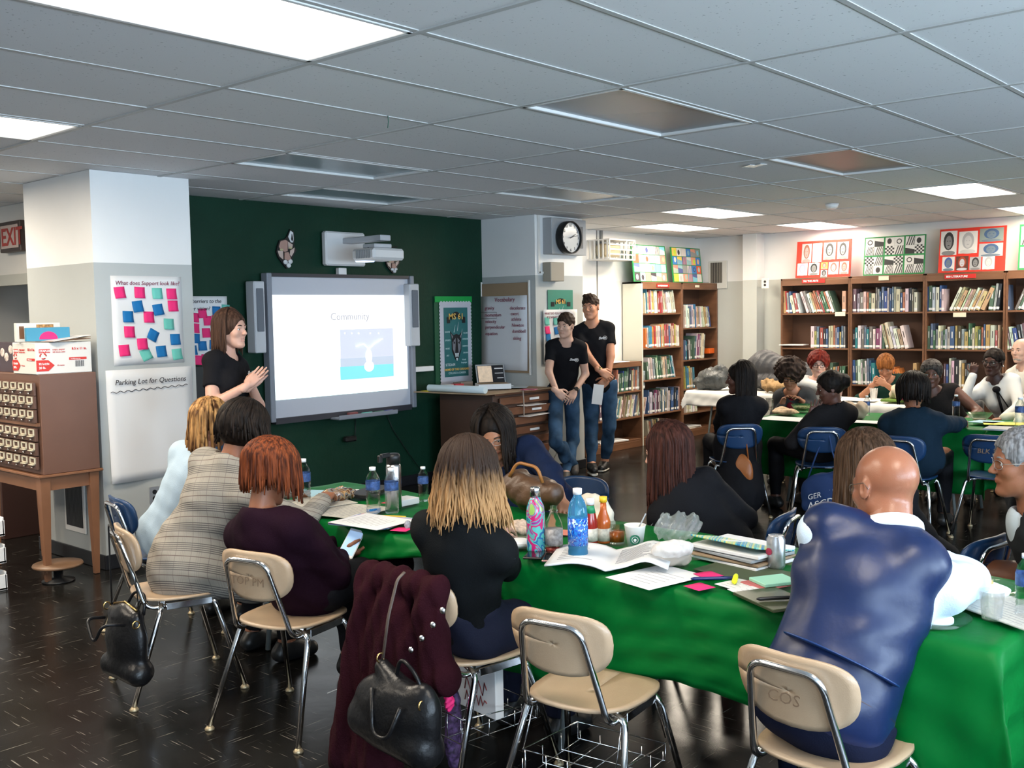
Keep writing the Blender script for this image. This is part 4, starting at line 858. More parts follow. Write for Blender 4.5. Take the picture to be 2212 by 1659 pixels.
# clock assembly
a, c_ = ony(1175, 471, 6.6), ony(1250, 553, 6.6); c = (a+c_)/2; t = thing('wall_cabinet', 'grey metal speaker box behind the round clock on the right pillar', 'wall box', c)
MB().box((c[0]+.0, 6.56, c[2]), (c_[0]-a[0], .12, a[2]-c_[2]), .004).build('case', mat('box_grey', (.36, .37, .38), .45), t, c); MB().box((c[0]+.03, 6.497, c[2]-.0), (c_[0]-a[0]-.18, .006, a[2]-c_[2]-.14)).build('grille', mat('box_grille', (.2, .2, .2), .6, bump=.6, bscale=700), t, c)
pc = ony(1234, 513, 6.42); pc[1] = 6.42; t = thing('wall_clock', 'round black-rimmed wall clock reading ten past two', 'clock', pc); rr = .165
mb = MB(); mb.set((0, .07, 0), X_, Z_, V3(0, -1, 0)); mb.lathe([(rr*.98, 0), (rr, .01), (rr, .08), (rr-.006, .088), (rr-.014, .083), (rr-.015, .06)], 40, cap=False); mb.build('rim', m_black, t)
mb = MB(); mb.set((0, .07, 0), X_, Z_, V3(0, -1, 0)); mb.lathe([(0, .058), (rr-.012, .06)], 40, cap=False, sm=False); mb.lathe([(0, 0), (rr-.01, 0)], 30, cap=False); mb.build('dial', mat('dial', (.62, .63, .63), .15), t)
for i in range(1, 13): th = math.pi/2-i*math.pi/6; text(str(i), .042, V3(math.cos(th)*rr*.76, .006, math.sin(th)*rr*.76-.014), X_, Z_, m_ink, t, 'numeral', align='CENTER')
for nm, an, l_, w_ in (('hour_hand', 90-65, .085, .006), ('minute_hand', 90-66-12, .125, .004), ('second_hand', 175, .1, .002)): A = R_(an); mb = MB(); mb.tube([(-.02*math.cos(A), .0, -.02*math.sin(A)), (l_*math.cos(A), 0, l_*math.sin(A))], [w_, w_*.6], 6, flat=.5); mb.build(nm, m_ink if nm != 'second_hand' else m_lgrey, t)
MB().lathe([(0, -.0), (.165-.016, .0)], 30, cap=False) if False else None
a, c_ = ony(1183, 566, 6.55), ony(1213, 608, 6.55); c = (a+c_)/2; tag(MB().box((c[0], 6.565, c[2]), (c_[0]-a[0], .11, a[2]-c_[2]), .006).build('junction_box', mat('box_beige', (.3, .27, .22), .5), loc=c), 'small beige metal box below the clock on the right pillar', 'box')
# second poster and sticky chart on the right pillar
a, c_ = ony(1183, 626, 6.61), ony(1237, 628, 6.61); w_ = c_[0]-a[0]; h_ = w_*1.5; c = V3((a[0]+c_[0])/2, 6.61, a[2]-h_/2); t = thing('school_poster', 'teal MS 61 poster half covered on the front of the right pillar', 'poster', c); MB().box(c, (w_, .003, h_)).build('print', mat('poster_teal2', (.03, .2, .14), .5), t, c); poster_art(t, c, w_, h_*.82, c, True)
a = ony(1173, 669, 6.6); s = sheet('chart_paper', 'small white chart with coloured notes behind the two men', 'poster', V3(a[0], 6.6, a[2]-.55), X_, Z_, .56, .55, m_paper)
text('WHAT DO YOU DOING', .032, V3(a[0]+.015, 6.592, a[2]-.05), X_, Z_, m_inkr, s, ploc=V3(a[0], 6.599, a[2]-.55), shear=.1); text('IT IS WHAT?', .032, V3(a[0]+.05, 6.592, a[2]-.09), X_, Z_, m_inkr, s, ploc=V3(a[0], 6.599, a[2]-.55), shear=.1)
for u, v, c, w_ in ((1181, 694, 't', 'top left'), (1200, 694, 't', 'top right'), (1182, 713, 'p', 'middle left'), (1202, 714, 'b', 'middle right'), (1184, 729, 'b', 'bottom left')): note(ony(u, v, 6.595), X_, Z_, c, '%s sticky note at the %s of the chart behind the two men' % (CN[c], w_), rot=random.uniform(-8, 8), gr='sticky notes on the chart behind the two men')
tag(MB().tube([ony(1213, 955, 6.6), ony(1205, 975, 6.55), ony(1195, 992, 6.5), ony(1182, 1006, 6.45), ony(1176, 1012, 6.45)], .005, 6).build('power_cord', m_black, loc=ony(1213, 955, 6.6)), 'black cord sagging down the front of the right pillar', 'cord')
# cage around the ceiling-high unit
a = ony(1312, 520, 7.15); o = V3(a[0]+.22, 7.25, a[2]-.1); t = thing('caged_loudspeaker', 'white wire cage around a wall unit left of the student art', 'wall cage', o); W, H_, D = .52, .23, .32
cy = 7.41-D
for sx, nm in ((-W/2, 'side_panel'), (W/2, 'side_panel')):
    mb = MB(); [mb.box((o[0]+sx, cy+D*(k+.5)/5, o[2]), (.006, .022, H_)) for k in range(5)]; mb.box((o[0]+sx, cy+D/2, o[2]+H_/2), (.008, D, .015)); mb.box((o[0]+sx, cy+D/2, o[2]-H_/2), (.008, D, .015)); mb.build(nm, m_wall2, t, o)
mb = MB(); [mb.box((o[0], cy, o[2]-H_/2+H_*k/4), (W, .008, .014)) for k in range(5)]; [mb.box((o[0]-W/2+W*k/3, cy, o[2]), (.012, .008, H_)) for k in (0, 2, 3)]; mb.build('front_grid', m_wall2, t, o)
mb = MB(); mb.box((o[0], cy+D/2, o[2]-H_/2-.005), (W, D, .008)); mb.box((o[0], cy+D/2, o[2]+H_/2+.003), (W, D, .006)); mb.build('shelf_plate', m_wall2, t, o); mb = MB(); mb.box((o[0], 7.3, o[2]), (.3, .16, .15), .02); mb.build('enclosed_unit', mat('unit_beige', (.35, .3, .2), .5), t, o)
mb = MB(); mb.box((o[0], 7.4, o[2]+.2), (.03, .03, .22)); mb.build('conduit', _M['conduit_grey'], t, o)
mb = MB(); mb.box((9.9, 7.409, 1.5), (.28, .02, .36), .003); tag(mb.build('wall_panel', mat('panel_grey', (.5, .5, .46), .5), loc=(9.9, 7.41, 1.5)), 'flat grey metal panel on the white wall behind the older man', 'panel') if False else None
p = onx(1550, 560, 12.32); p[1] = 7.05
t = thing('wall_vent', 'dark slatted vent with cream frame beside the left tall bookcase', 'vent', p); a, c_ = onx(1532, 565, 12.32), onx(1571, 623, 12.32); cc = (a+c_)/2
MB().box((12.315, cc[1], cc[2]), (.02, abs(a[1]-c_[1]), abs(a[2]-c_[2])), .003).build('frame', mat('trim_cream', (.6, .59, .54), .45), t, p); mb = MB(); w_ = abs(a[1]-c_[1])-.1; [mb.box((12.302, cc[1]+.02-w_/2+w_*(k+.5)/7, cc[2]+.03), (.01, w_/12, abs(a[2]-c_[2])-.1)) for k in range(7)]; mb.mi = 1; mb.box((12.303, cc[1]+.02, cc[2]+.03), (.006, w_, abs(a[2]-c_[2])-.1)); mb.build('slats', [mat('slat_bronze', (.2, .18, .15), .4), m_black], t, p)
p = onx(1653, 612, 12.1); t = outlet('small grey outlet box on the wall column left of the bookcases', p, V3(0, -1, 0), V3(-1, 0, 0), .1, .13, m_wall2)
# ---------------- bookcases, books, student art ----------------
m_case = mat('bookcase_wood', (.15, .068, .034), .42, var=.22, vscale=2.5, stretch=(1, 1, 6), bump=.04, bscale=18); m_casein = mat('bookcase_back', (.085, .038, .02), .55, var=.15, vscale=2)
def bookcase(label, P, W, depth, H_, shelves, X, kick=.08, left=None, header=.09, m=None, name='bookcase'):
    """P: front lower left corner, X: direction to the right, N: towards the room"""
    N = np.cross(X, Z_)      # into the room
    t = thing(name, label, 'bookcase', P); q = lambda a, b, c: P+X*a-N*b+Z_*c
    def bx(nm, a0, a1, b0, b1, c0, c1, mm=None):
        mb = MB(); mb.set(q((a0+a1)/2, (b0+b1)/2, (c0+c1)/2), X, -N if np.cross(X, -N)[2] > 0 else -N, Z_); mb.box((0, 0, 0), (a1-a0, b1-b0, c1-c0), .002); return mb.build(nm, mm or m_case, t, P)
    bx('side_panel', 0, .022, 0, depth, 0, H_, left); bx('side_panel', W-.022, W, 0, depth, 0, H_); bx('back_panel', .022, W-.022, depth-.012, depth, 0, H_-.01, m_casein); bx('top_panel', .0, W, 0, depth, H_-.022, H_)
    bx('header_board', .022, W-.022, -.004, .014, H_-header, H_-.022); bx('kick_board', .022, W-.022, .0, .02, 0, kick)
    for z in [kick]+list(shelves): bx('shelf', .022, W-.022, .006, depth-.012, z, z+.02)
    return t
PAL = {'mix': [(.55, .53, .48), (.62, .6, .55), (.12, .1, .1), (.05, .09, .2), (.35, .08, .06), (.4, .3, .12), (.06, .14, .1), (.25, .22, .2), (.5, .42, .3), (.03, .03, .04), (.08, .14, .2), (.35, .15, .08), (.3, .3, .32), (.6, .57, .48), (.08, .06, .05), (.5, .45, .36), (.16, .13, .12)],
       'cool': [(.6, .6, .56), (.04, .1, .24), (.55, .54, .5), (.02, .03, .05), (.45, .46, .47), (.12, .17, .24), (.06, .07, .12), (.62, .59, .52), (.03, .2, .24), (.2, .05, .12), (.15, .14, .13)],
       'warm': [(.62, .58, .5), (.4, .05, .05), (.6, .2, .05), (.55, .4, .1), (.65, .62, .55), (.3, .08, .1), (.1, .1, .1), (.5, .35, .25), (.05, .2, .35)],
       'white': [(.65, .63, .58), (.6, .58, .5), (.7, .68, .62), (.5, .47, .4), (.3, .25, .15), (.12, .2, .3), (.45, .36, .2)]}
CNAME = [((.62, .6, .55), 'cream'), ((.5, .52, .55), 'pale grey'), ((.3, .3, .32), 'grey'), ((.03, .03, .04), 'black'), ((.05, .09, .2), 'navy'), ((.1, .2, .32), 'slate blue'), ((.05, .15, .35), 'blue'), ((.03, .35, .4), 'turquoise'), ((.35, .08, .06), 'dark red'), ((.4, .05, .05), 'red'), ((.6, .2, .05), 'orange'), ((.55, .4, .1), 'mustard'), ((.4, .3, .12), 'olive tan'), ((.5, .42, .3), 'tan'), ((.06, .14, .1), 'dark green'), ((.25, .22, .2), 'brown grey'), ((.3, .05, .25), 'purple'), ((.45, .2, .1), 'rust'), ((.12, .1, .1), 'charcoal'), ((.5, .35, .25), 'light brown')]
def cname(c): return min(CNAME, key=lambda q: sum((a-b)**2 for a, b in zip(q[0], c)))[1]
BOOKS = []
def shelf_books(P, X, z, segs, where, depth=.17, setback=.02):
    """segs: (a0, a1, tilt deg, palette, hmin, hmax); tilt>0 leans to the right"""
    N = np.cross(X, Z_); n = 0; rs = random.Random(int(abs(P[1])*100+z*1000+P[0]))
    for a0, a1, tilt, pal, h0, h1 in segs:
        a = a0; th_ = R_(tilt)
        while a < a1:
            w_ = rs.choice((.02, .024, .028, .034, .042, .05)); h = rs.uniform(h0, h1); ct, st_ = math.cos(th_), math.sin(th_); stp = w_/ct
            if a+stp > a1+.005: break
            c = rs.choice(PAL[pal]); c = tuple(max(.01, min(.8, q*rs.uniform(.8, 1.15))) for q in c)
            org = P+X*a-N*(setback+rs.uniform(0, .02))+Z_*(z+.001+(w_*abs(st_) if tilt > 0 else 0))
            if tilt < 0: org = org+X*0
            up = Z_*ct+X*st_; rt = X*ct-Z_*st_
            if tilt < 0: org = org+Z_*0.0+Z_*(w_*abs(st_))*0
            BOOKS.append(dict(o=org, X=rt, Z=up, N=N, w=w_*.94, h=h, d=min(depth, h*.75), c=c, n=n, where=where, lab=rs.random() < .8)); n += 1; a += stp+rs.uniform(0, .0008)
def book_mesh(mb, b, mi):
    mb.set(b['o'], b['X'], -b['N'], b['Z']); w_, h, d = b['w'], b['h'], b['d']
    mb.mi = mi; mb.box((w_/2, .0015, h/2), (w_, .003, h)); mb.box((.001, d/2, h/2), (.002, d, h)); mb.box((w_-.001, d/2, h/2), (.002, d, h))
    mb.mi = 0; mb.box((w_/2, d/2, h/2), (w_-.004, d-.008, h-.008))
    mb.mi = 1
    if b['lab']: mb.box((w_/2, -.0006, .028), (w_*.98, .0012, .026))
    mb.mi = 2 if sum(b['c']) > .5 else 1
    if w_ > .015: mb.box((w_/2, -.0005, h*.62), (w_*.22, .001, h*.28))
m_pg = mat('page_block', (.55, .5, .4), .8); m_lb = mat('spine_label', (.7, .7, .68), .6); m_dk = mat('spine_print', (.08, .07, .07), .6)
def emit_books():
    for b in BOOKS:
        p = b['o']+b['Z']*b['h']*.5; d = (p-[0, 0, CZ])@CF; b['s'] = b['w']*b['h']/d**2
    order = sorted(range(len(BOOKS)), key=lambda i: -BOOKS[i]['s']); keep = set(order[:300]); cm = {}; rest = []
    for i, b in enumerate(BOOKS):
        if i not in keep: rest.append(b); continue
        key = tuple(round(q*12) for q in b['c']); mm = cm.setdefault(key, mat('cover_%d_%d_%d' % key, b['c'], .45))
        mb = MB(); book_mesh(mb, b, 3); o = mb.build('book', [m_pg, m_lb, m_dk, mm], loc=b['o'])
        tag(o, '%s book, %s from left, %s' % (cname(b['c']), ordn(b['n']), b['where']), 'book', 'library books standing on the shelves')
    if rest:
        mb = MB(); mats = [m_pg, m_lb, m_dk]; ix = {}
        for b in rest:
            key = tuple(round(q*12) for q in b['c']); mm = cm.setdefault(key, mat('cover_%d_%d_%d' % key, b['c'], .45))
            if key not in ix: ix[key] = len(mats); mats.append(mm)
            book_mesh(mb, b, ix[key])
        o = mb.build('book_rows', mats, loc=rest[0]['o']); tag(o, 'remaining thin books filling the gaps between the larger books on the shelves', 'books', 'library books standing on the shelves'); o['kind'] = 'stuff'
# right wall, four units facing the camera side (-x)
XR = V3(0, -1, 0); ys = [6.02, 5.11, 4.22, 3.35, 2.46]; cases = ['case under the red portraits', 'case under the zebra drawings', '800 literature case', 'case cut by the photo edge']
cl = ['brown bookcase labelled 700 the arts below the red portrait board', 'brown bookcase below the black and white zebra drawings', 'brown bookcase labelled 800 literature', 'brown bookcase cut by the right edge of the photo']
CP = []
for i in range(4):
    P = V3(12.0, ys[i], 0); W = ys[i]-ys[i+1]-.004; CP.append(P); bookcase(cl[i], P, W, .3, 2.045, (.30, .72, 1.155, 1.59), XR)
def sg(i, u0, u1): # pixel columns to distances along the shelf front
    return [onx(u, 680, 12.02)[1] for u in (u0, u1)]
def seg(i, u0, u1, t, pal, h0, h1): a, b = sg(i, u0, u1); return (ys[i]-a, ys[i]-b, t, pal, h0, h1)
zz = {'t': 1.61, 'm': 1.175, 'b': .74}
S = shelf_books
S(CP[0], XR, zz['t'], [seg(0, 1690, 1712, -4, 'mix', .2, .29), seg(0, 1712, 1735, -12, 'warm', .22, .26), seg(0, 1742, 1808, -20, 'mix', .24, .31), seg(0, 1818, 1828, 0, 'white', .26, .28)], 'top shelf, '+cases[0])
S(CP[0], XR, zz['m'], [seg(0, 1750, 1826, 0, 'mix', .2, .28)], 'second shelf, '+cases[0])
S(CP[0], XR, zz['b'], [seg(0, 1790, 1826, 4, 'mix', .2, .26)], 'third shelf, '+cases[0])
S(CP[1], XR, zz['t'], [seg(1, 1838, 1984, 0, 'mix', .22, .3)], 'top shelf, '+cases[1])
S(CP[1], XR, zz['m'], [seg(1, 1841, 1912, 0, 'cool', .22, .29), seg(1, 1914, 1966, -14, 'white', .22, .33)], 'second shelf, '+cases[1])
S(CP[1], XR, zz['b'], [seg(1, 1838, 1896, -2, 'cool', .24, .32), seg(1, 1932, 1958, -20, 'warm', .2, .22), seg(1, 1972, 1984, 0, 'white', .25, .28)], 'third shelf, '+cases[1])
S(CP[2], XR, zz['t'], [seg(2, 2001, 2046, 0, 'cool', .24, .3), seg(2, 2050, 2130, 24, 'white', .22, .29), seg(2, 2134, 2160, 6, 'mix', .25, .3)], 'top shelf, '+cases[2])
S(CP[2], XR, zz['m'], [seg(2, 2003, 2160, 0, 'mix', .2, .3)], 'second shelf, '+cases[2])
S(CP[2], XR, zz['b'], [seg(2, 2040, 2100, 0, 'mix', .22, .34)], 'third shelf, '+cases[2])
S(CP[3], XR, zz['t'], [seg(3, 2174, 2182, -3, 'mix', .28, .3), seg(3, 2190, 2240, 22, 'cool', .24, .3)], 'top shelf, '+cases[3])
S(CP[3], XR, zz['m'], [seg(3, 2174, 2240, -10, 'cool', .24, .3)], 'second shelf, '+cases[3])
# signs on the cases
def case_sign(u, v, s_, red, label, x=11.99, w_=.24):
    p = onx(u, v, x); t = thing('shelf_sign', label, 'sign', p); MB().box((-.002, 0, 0), (.006, w_, .05), .001).build('plate', mat('sign_red', (.5, .02, .015), .5) if red else mat('sign_cream', (.7, .66, .5), .5), t)
    if s_: text(s_, .032, V3(-.008, w_*.44, -.011), V3(0, -1, 0), Z_, m_paper, t, 'letters', bold=.001)
case_sign(1757, 607, '700 THE ARTS', True, 'red 700 THE ARTS sign on the bookcase under the portraits', w_=.3); case_sign(2074, 597, '800 LITERATURE', True, 'red 800 LITERATURE sign on the third right bookcase', w_=.34)
case_sign(1909, 601, '', False, 'small cream label on top of the second right bookcase', w_=.12); case_sign(1815, 678.5, '', False, 'small white label on the first right bookcase shelf edge', w_=.13); case_sign(2073, 680, '', False, 'small tan label on the literature bookcase shelf edge', w_=.14)
p = onx(1715, 746, 12.1); mb = MB(); mb.rot(p, 5).box((0, 0, .008), (.2, .32, .012)); tag(mb.build('magazine', m_paper, loc=p), 'thin white magazine lying on the second shelf under the portraits', 'magazine')
# left wall cases (front faces -y)
XL_ = X_; P1 = V3(10.49, 7.11, 0); t = bookcase('tall brown bookcase with cream side panel under the colourful art boards', P1, .925, .29, 2.03, (.36, .79, 1.19, 1.62), XL_, left=mat('cream_side', (.66, .64, .54), .5))
P2 = V3(11.42, 7.11, 0); bookcase('tall brown bookcase with few books next to the slatted vent', P2, .9, .29, 2.03, (.3, .62, 1.0, 1.42), XL_)
P3 = V3(9.33, 7.11, 0); bookcase('low brown bookcase behind the older standing man', P3, 1.155, .3, 1.055, (.36, .68), XL_, header=.06)
def sl_(P, u0, u1, t, pal, h0, h1): return (ony(u0, 700, 7.13)[0]-P[0], ony(u1, 700, 7.13)[0]-P[0], t, pal, h0, h1)
A_ = 'bookcase with the cream side'
S(P1, XL_, 1.64, [sl_(P1, 1396, 1433, -4, 'warm', .25, .31), sl_(P1, 1434, 1462, -12, 'white', .24, .3)], 'top shelf, '+A_)
S(P1, XL_, 1.21, [sl_(P1, 1397, 1470, -2, 'warm', .24, .3)], 'second shelf, '+A_)
S(P1, XL_, .81, [sl_(P1, 1399, 1452, -7, 'mix', .22, .3), sl_(P1, 1453, 1463, -16, 'cool', .28, .3)], 'third shelf, '+A_)
S(P1, XL_, .38, [sl_(P1, 1400, 1476, 1, 'cool', .25, .31)], 'fourth shelf, '+A_)
S(P1, XL_, .1, [sl_(P1, 1401, 1430, -10, 'mix', .17, .21), sl_(P1, 1440, 1462, -35, 'warm', .18, .2)], 'bottom shelf, '+A_)
B_ = 'bookcase next to the vent'
S(P2, XL_, 1.44, [sl_(P2, 1481, 1520, -3, 'white', .24, .31), sl_(P2, 1521, 1540, -12, 'mix', .22, .28)], 'top shelf, '+B_)
S(P2, XL_, 1.02, [sl_(P2, 1482, 1497, -2, 'cool', .24, .28), sl_(P2, 1500, 1521, 6, 'cool', .3, .34)], 'second shelf, '+B_)
S(P2, XL_, .64, [sl_(P2, 1482, 1504, -4, 'warm', .26, .3)], 'third shelf, '+B_); S(P2, XL_, .32, [sl_(P2, 1484, 1510, -6, 'white', .24, .28)], 'fourth shelf, '+B_)
S(P3, XL_, .7, [(.12, .42, 0, 'cool', .22, .28), sl_(P3, 1330, 1394, 4, 'mix', .2, .29)], 'upper shelf, low bookcase'); S(P3, XL_, .38, [(.1, .4, 0, 'mix', .2, .28), sl_(P3, 1325, 1394, 14, 'white', .2, .29)], 'lower shelf, low bookcase')
emit_books(); print('NBOOKS', len(BOOKS))
p = ony(1531, 758, 7.2); mb = MB(); mb.box(p+V3(0, 0, .0), (.13, .1, .07), .004); tag(mb.build('small_box', mat('box_orange', (.75, .12, .01), .5), loc=p), 'small bright orange box on the bookcase next to the vent', 'box')
for i, (u, v, w_, lb) in enumerate(((1505, 915, .4, 'top magazine of the flat pile low in the bookcase by the vent'), (1508, 921, .38, 'middle magazine of the flat pile low in the bookcase by the vent'), (1500, 929, .42, 'bottom magazine of the flat pile low in the bookcase by the vent'))):
    p = V3(11.72+.02*i, 7.26, .125-.012*i); mb = MB(); mb.rot(p, 4*i-5).box((0, 0, 0), (w_, .22, .01)); tag(mb.build('magazine', [m_paper, m_pg, m_lb][i], loc=p), lb, 'magazine', 'flat pile of magazines')
p = V3(9.75, 7.2, 1.06); mb = MB(); mb.rot(p, 6).box((.25, 0, .002), (.5, .24, .004)); tag(mb.build('paper_sheet', m_paper, loc=p), 'loose white papers on top of the low bookcase', 'paper')
p = V3(9.95, 7.24, .1); mb = MB(); mb.rot(p, -8).box((.0, 0, .008), (.5, .2, .014)); tag(mb.build('magazine', m_paper, loc=p), 'white folder lying on the bottom shelf, low bookcase', 'folder')
t = V3(10.95, 7.104, 1.985); s_ = thing('shelf_sign', 'red 600 TECHNOLOGY sign on the bookcase with cream side', 'sign', t); MB().box((0, -.004, 0), (.28, .006, .045), .001).build('plate', _M['sign_red'], s_); text('600 TECHNOLOGY', .026, V3(-.12, -.009, -.009), X_, Z_, m_paper, s_, 'letters', bold=.001)
t = V3(11.78, 7.104, 1.985); tag(MB().box(t, (.1, .006, .03)).build('shelf_label', _M['sign_cream'], loc=t), 'tiny cream label on the bookcase next to the vent', 'label')
# student art boards, leaning on the wall on top of the cases
def art_board(label, P, X, W, H_, mframe, tiles, lean=.12):
    """tiles: (x0,z0,x1,z1,kind) in 0..1; P lower left of the front"""
    N = np.cross(X, Z_); U = nrm(Z_-N*lean*1.); F = np.cross(X, U); t = thing('art_board', label, 'art board', P); mb = MB(); mb.set(P, X, U, F)
    mb.box((W/2, H_/2, -.006), (W, H_, .012)); mb.build('board', mframe, t, P); rs = random.Random(int(P[1]*1000))
    for x0, z0, x1, z1, kd in tiles:
        w_, h = (x1-x0)*W, (z1-z0)*H_; cx, cz = (x0+x1)/2*W, (z0+z1)/2*H_; mb = MB(); mb.set(P, X, U, F); cols = {}
        col, fg = kd[1], kd[2] if len(kd) > 2 else (.05, .05, .05)
        mats = [mat('art_%02x%02x%02x' % tuple(int(c*255) for c in col), col, .6), mat('art_%02x%02x%02x' % tuple(int(c*255) for c in fg), fg, .6), mat('art_mid_%d' % int(fg[0]*99), tuple((a+b)/2 for a, b in zip(col, fg)), .6)]
        mb.mi = 0; mb.box((cx, cz, .0015), (w_, h, .002))
        k = kd[0]; mb.mi = 1; el = lambda x, z, a, b, y=.003: mb.add([(cx+x*w_+a*w_*math.cos(q*math.pi/8), cz+z*h+b*h*math.sin(q*math.pi/8), y) for q in range(16)], [tuple(range(16))], False)
        if k == 'face':      # portrait: hair, face, shoulders
            mb.mi = 1; el(0, .08, .32, .38); mb.mi = 2; el(0, .03, .2, .28, .0034); el(0, -.42, .42, .1, .0032)
            mb.mi = 1; el(-.08, .08, .035, .02, .0038); el(.08, .08, .035, .02, .0038); el(0, -.1, .07, .02, .0038)
        elif k == 'stripe':
            n = rs.randint(4, 6)
            for i in range(n): a = -.5+(i+.3)/n; mb.quad((cx+a*w_, cz-h/2, .003), (cx+(a+.45/n)*w_, cz-h/2, .003), (cx+min(.5, a+.45/n+.3)*w_, cz+h/2, .003), (cx+min(.5, a+.3)*w_, cz+h/2, .003))
        elif k == 'check':
            for i in range(5):
                for j in range(5):
                    if (i+j) % 2: mb.box((cx+(i-2)*w_/5, cz+(j-2)*h/5, .003), (w_/5, h/5, .0008))
        elif k == 'blob': el(rs.uniform(-.1, .1), rs.uniform(-.1, .1), .25, .33)
        elif k == 'ring': el(0, 0, .3, .3); mb.mi = 0; el(0, 0, .2, .2, .0034)
        elif k == 'half': mb.quad((cx-w_/2, cz-h/2, .003), (cx+w_/2, cz-h/2, .003), (cx+w_/2, cz, .003), (cx-w_/2, cz+h*.2, .003))
        mb.build('picture', mats, t, P)
    return t
Rd, Gr = mat('board_red', (.62, .03, .015), .6), mat('board_green', (.02, .22, .06), .6); Wt, Sk, Gy, Bk = (.62, .61, .58), (.22, .09, .06), (.35, .35, .35), (.03, .03, .03)
def rb(u0, v0, u1, x=12.06): a = onx(u0, v0, x); b = onx(u1, v0, x); return V3(x, a[1], 2.05), a[1]-b[1]
P, W = rb(1718, 600, 1836); art_board('red art board with ten small face portraits above the leftmost right bookcase', P, XR, W, .46, Rd, [(.1, .42, .28, .93, ('face', Gy, Sk)), (.3, .42, .47, .93, ('face', Wt, Gy)), (.5, .47, .72, .93, ('face', Gy, Bk)), (.75, .47, .95, .93, ('face', (.6, .35, .4), Bk)), (.03, .07, .22, .4, ('face', Wt, (.3, .3, .4))), (.24, .07, .44, .4, ('face', Wt, Bk)), (.47, .22, .59, .4, ('face', (.35, .45, .08), Sk)), (.47, .0, .59, .2, ('face', Gy, Bk)), (.61, .07, .79, .4, ('face', Wt, (.5, .1, .08))), (.81, .07, .97, .4, ('face', Wt, Sk))])
P, W = rb(1864, 598, 1996); tl = []
for i in range(3):
    for j in range(2):
        x0, z0 = .02+i*.33, .03+j*.49
        for kx in range(2):
            for kz in range(2): tl.append((x0+kx*.152, z0+kz*.225, x0+.15+kx*.152, z0+.222+kz*.225, (['stripe', 'check', 'blob', 'stripe', 'ring', 'stripe', 'half'][(i*5+j*3+kx*2+kz) % 7], Wt, Bk)))
art_board('green framed art board of black and white zebra-like drawings', P, XR, W, .46, Gr, tl)
P, W = rb(2026, 588, 2170); art_board('red art board with large face portraits above the literature bookcase', P, XR, W, .50, Rd, [(.02, .4, .27, .95, ('face', Wt, Bk)), (.3, .42, .58, .92, ('face', Wt, Gy)), (.61, .66, .96, .96, ('face', (.2, .24, .22), (.05, .1, .2))), (.61, .33, .96, .62, ('face', (.4, .4, .4), (.05, .1, .2))), (.06, .04, .25, .36, ('face', Wt, (.05, .1, .3))), (.27, .04, .46, .36, ('face', (.1, .03, .02), (.3, .05, .02))), (.48, .04, .65, .33, ('face', Gy, Bk)), (.67, .04, .85, .33, ('face', Wt, Gy))])
P, W = rb(2198, 586, 2300); art_board('green framed art board cut by the right edge of the photo', P, XR, W, .5, Gr, [(.04, .55, .48, .95, ('stripe', Wt, Bk)), (.04, .04, .48, .5, ('blob', Wt, Gy)), (.52, .55, .96, .95, ('check', Wt, Bk)), (.52, .04, .96, .5, ('ring', Wt, Bk))])
cl_ = [(.05, .2, .5), (.3, .5, .5), (.7, .1, .05), (.7, .3, .2), (.4, .5, .4), (.65, .64, .6), (.66, .6, .55), (.05, .04, .05), (.7, .25, .2), (.62, .6, .6), (.6, .6, .58), (.64, .62, .6), (.1, .12, .3), (.2, .4, .5), (.7, .5, .1), (.2, .5, .6), (.7, .4, .25), (.5, .5, .45), (.3, .3, .28), (.5, .65, .05)]
def art_left(u0, u1, label, sd):
    a = ony(u0, 600, 7.17); b = ony(u1, 600, 7.17); rs = random.Random(sd); tl = []
    for i in range(6):
        for j in range(4):
            x0 = .03+i*.158; z0 = .02+j*.243; c1, c2 = rs.choice(cl_), rs.choice(cl_); tl.append((x0, z0, x0+.15, z0+.225, (rs.choice(['blob', 'half', 'stripe', 'ring', 'blob', 'x']), c1, c2)))
    art_board(label, V3(a[0], 7.17, 2.035), X_, b[0]-a[0], .46, Gr, tl, lean=.1)
art_left(1370, 1443, 'colourful patchwork art board left, partly behind the white cage', 4); art_left(1455, 1518, 'colourful patchwork art board nearest the room corner', 9)
# ---------------- chairs ----------------
m_beige = mat('shell_beige', (.42, .3, .195), .3, bump=.08, bscale=250, var=.07, vscale=9); m_blue_s = mat('shell_blue', (.008, .035, .1), .35, bump=.08, bscale=200); m_black_s = mat('shell_black', (.015, .015, .017), .4)
m_glide = mat('glide_brass', (.4, .32, .2), .4, metal=.6); m_graf = mat('pen_marks', (.2, .13, .08), .8)
def sq(a, n=3.2): c, s = math.cos(a), math.sin(a); return np.sign(c)*abs(c)**(2/n), np.sign(s)*abs(s)**(2/n)
def shell(fn, na=40, nr=7, th=.011):
    mb = MB(); mb.grid(lambda u, v: fn(u*.999+.001, 2*math.pi*v), nr, na, th); return mb
def bend(p, r=.035, n=5):
    """round the corners of a polyline"""
    P = [np.array(q, float) for q in p]; o = [P[0]]
    for i in range(1, len(P)-1):
        a, b, c = P[i-1], P[i], P[i+1]; la, lc = np.linalg.norm(a-b), np.linalg.norm(c-b); rr = min(r, la*.45, lc*.45); s, e = b+(a-b)/la*rr, b+(c-b)/lc*rr
        for k in range(n+1): t = k/n; o.append(s*(1-t)**2+2*b*t*(1-t)+e*t*t)
    return o+[P[-1]]
CHAIRS = {}
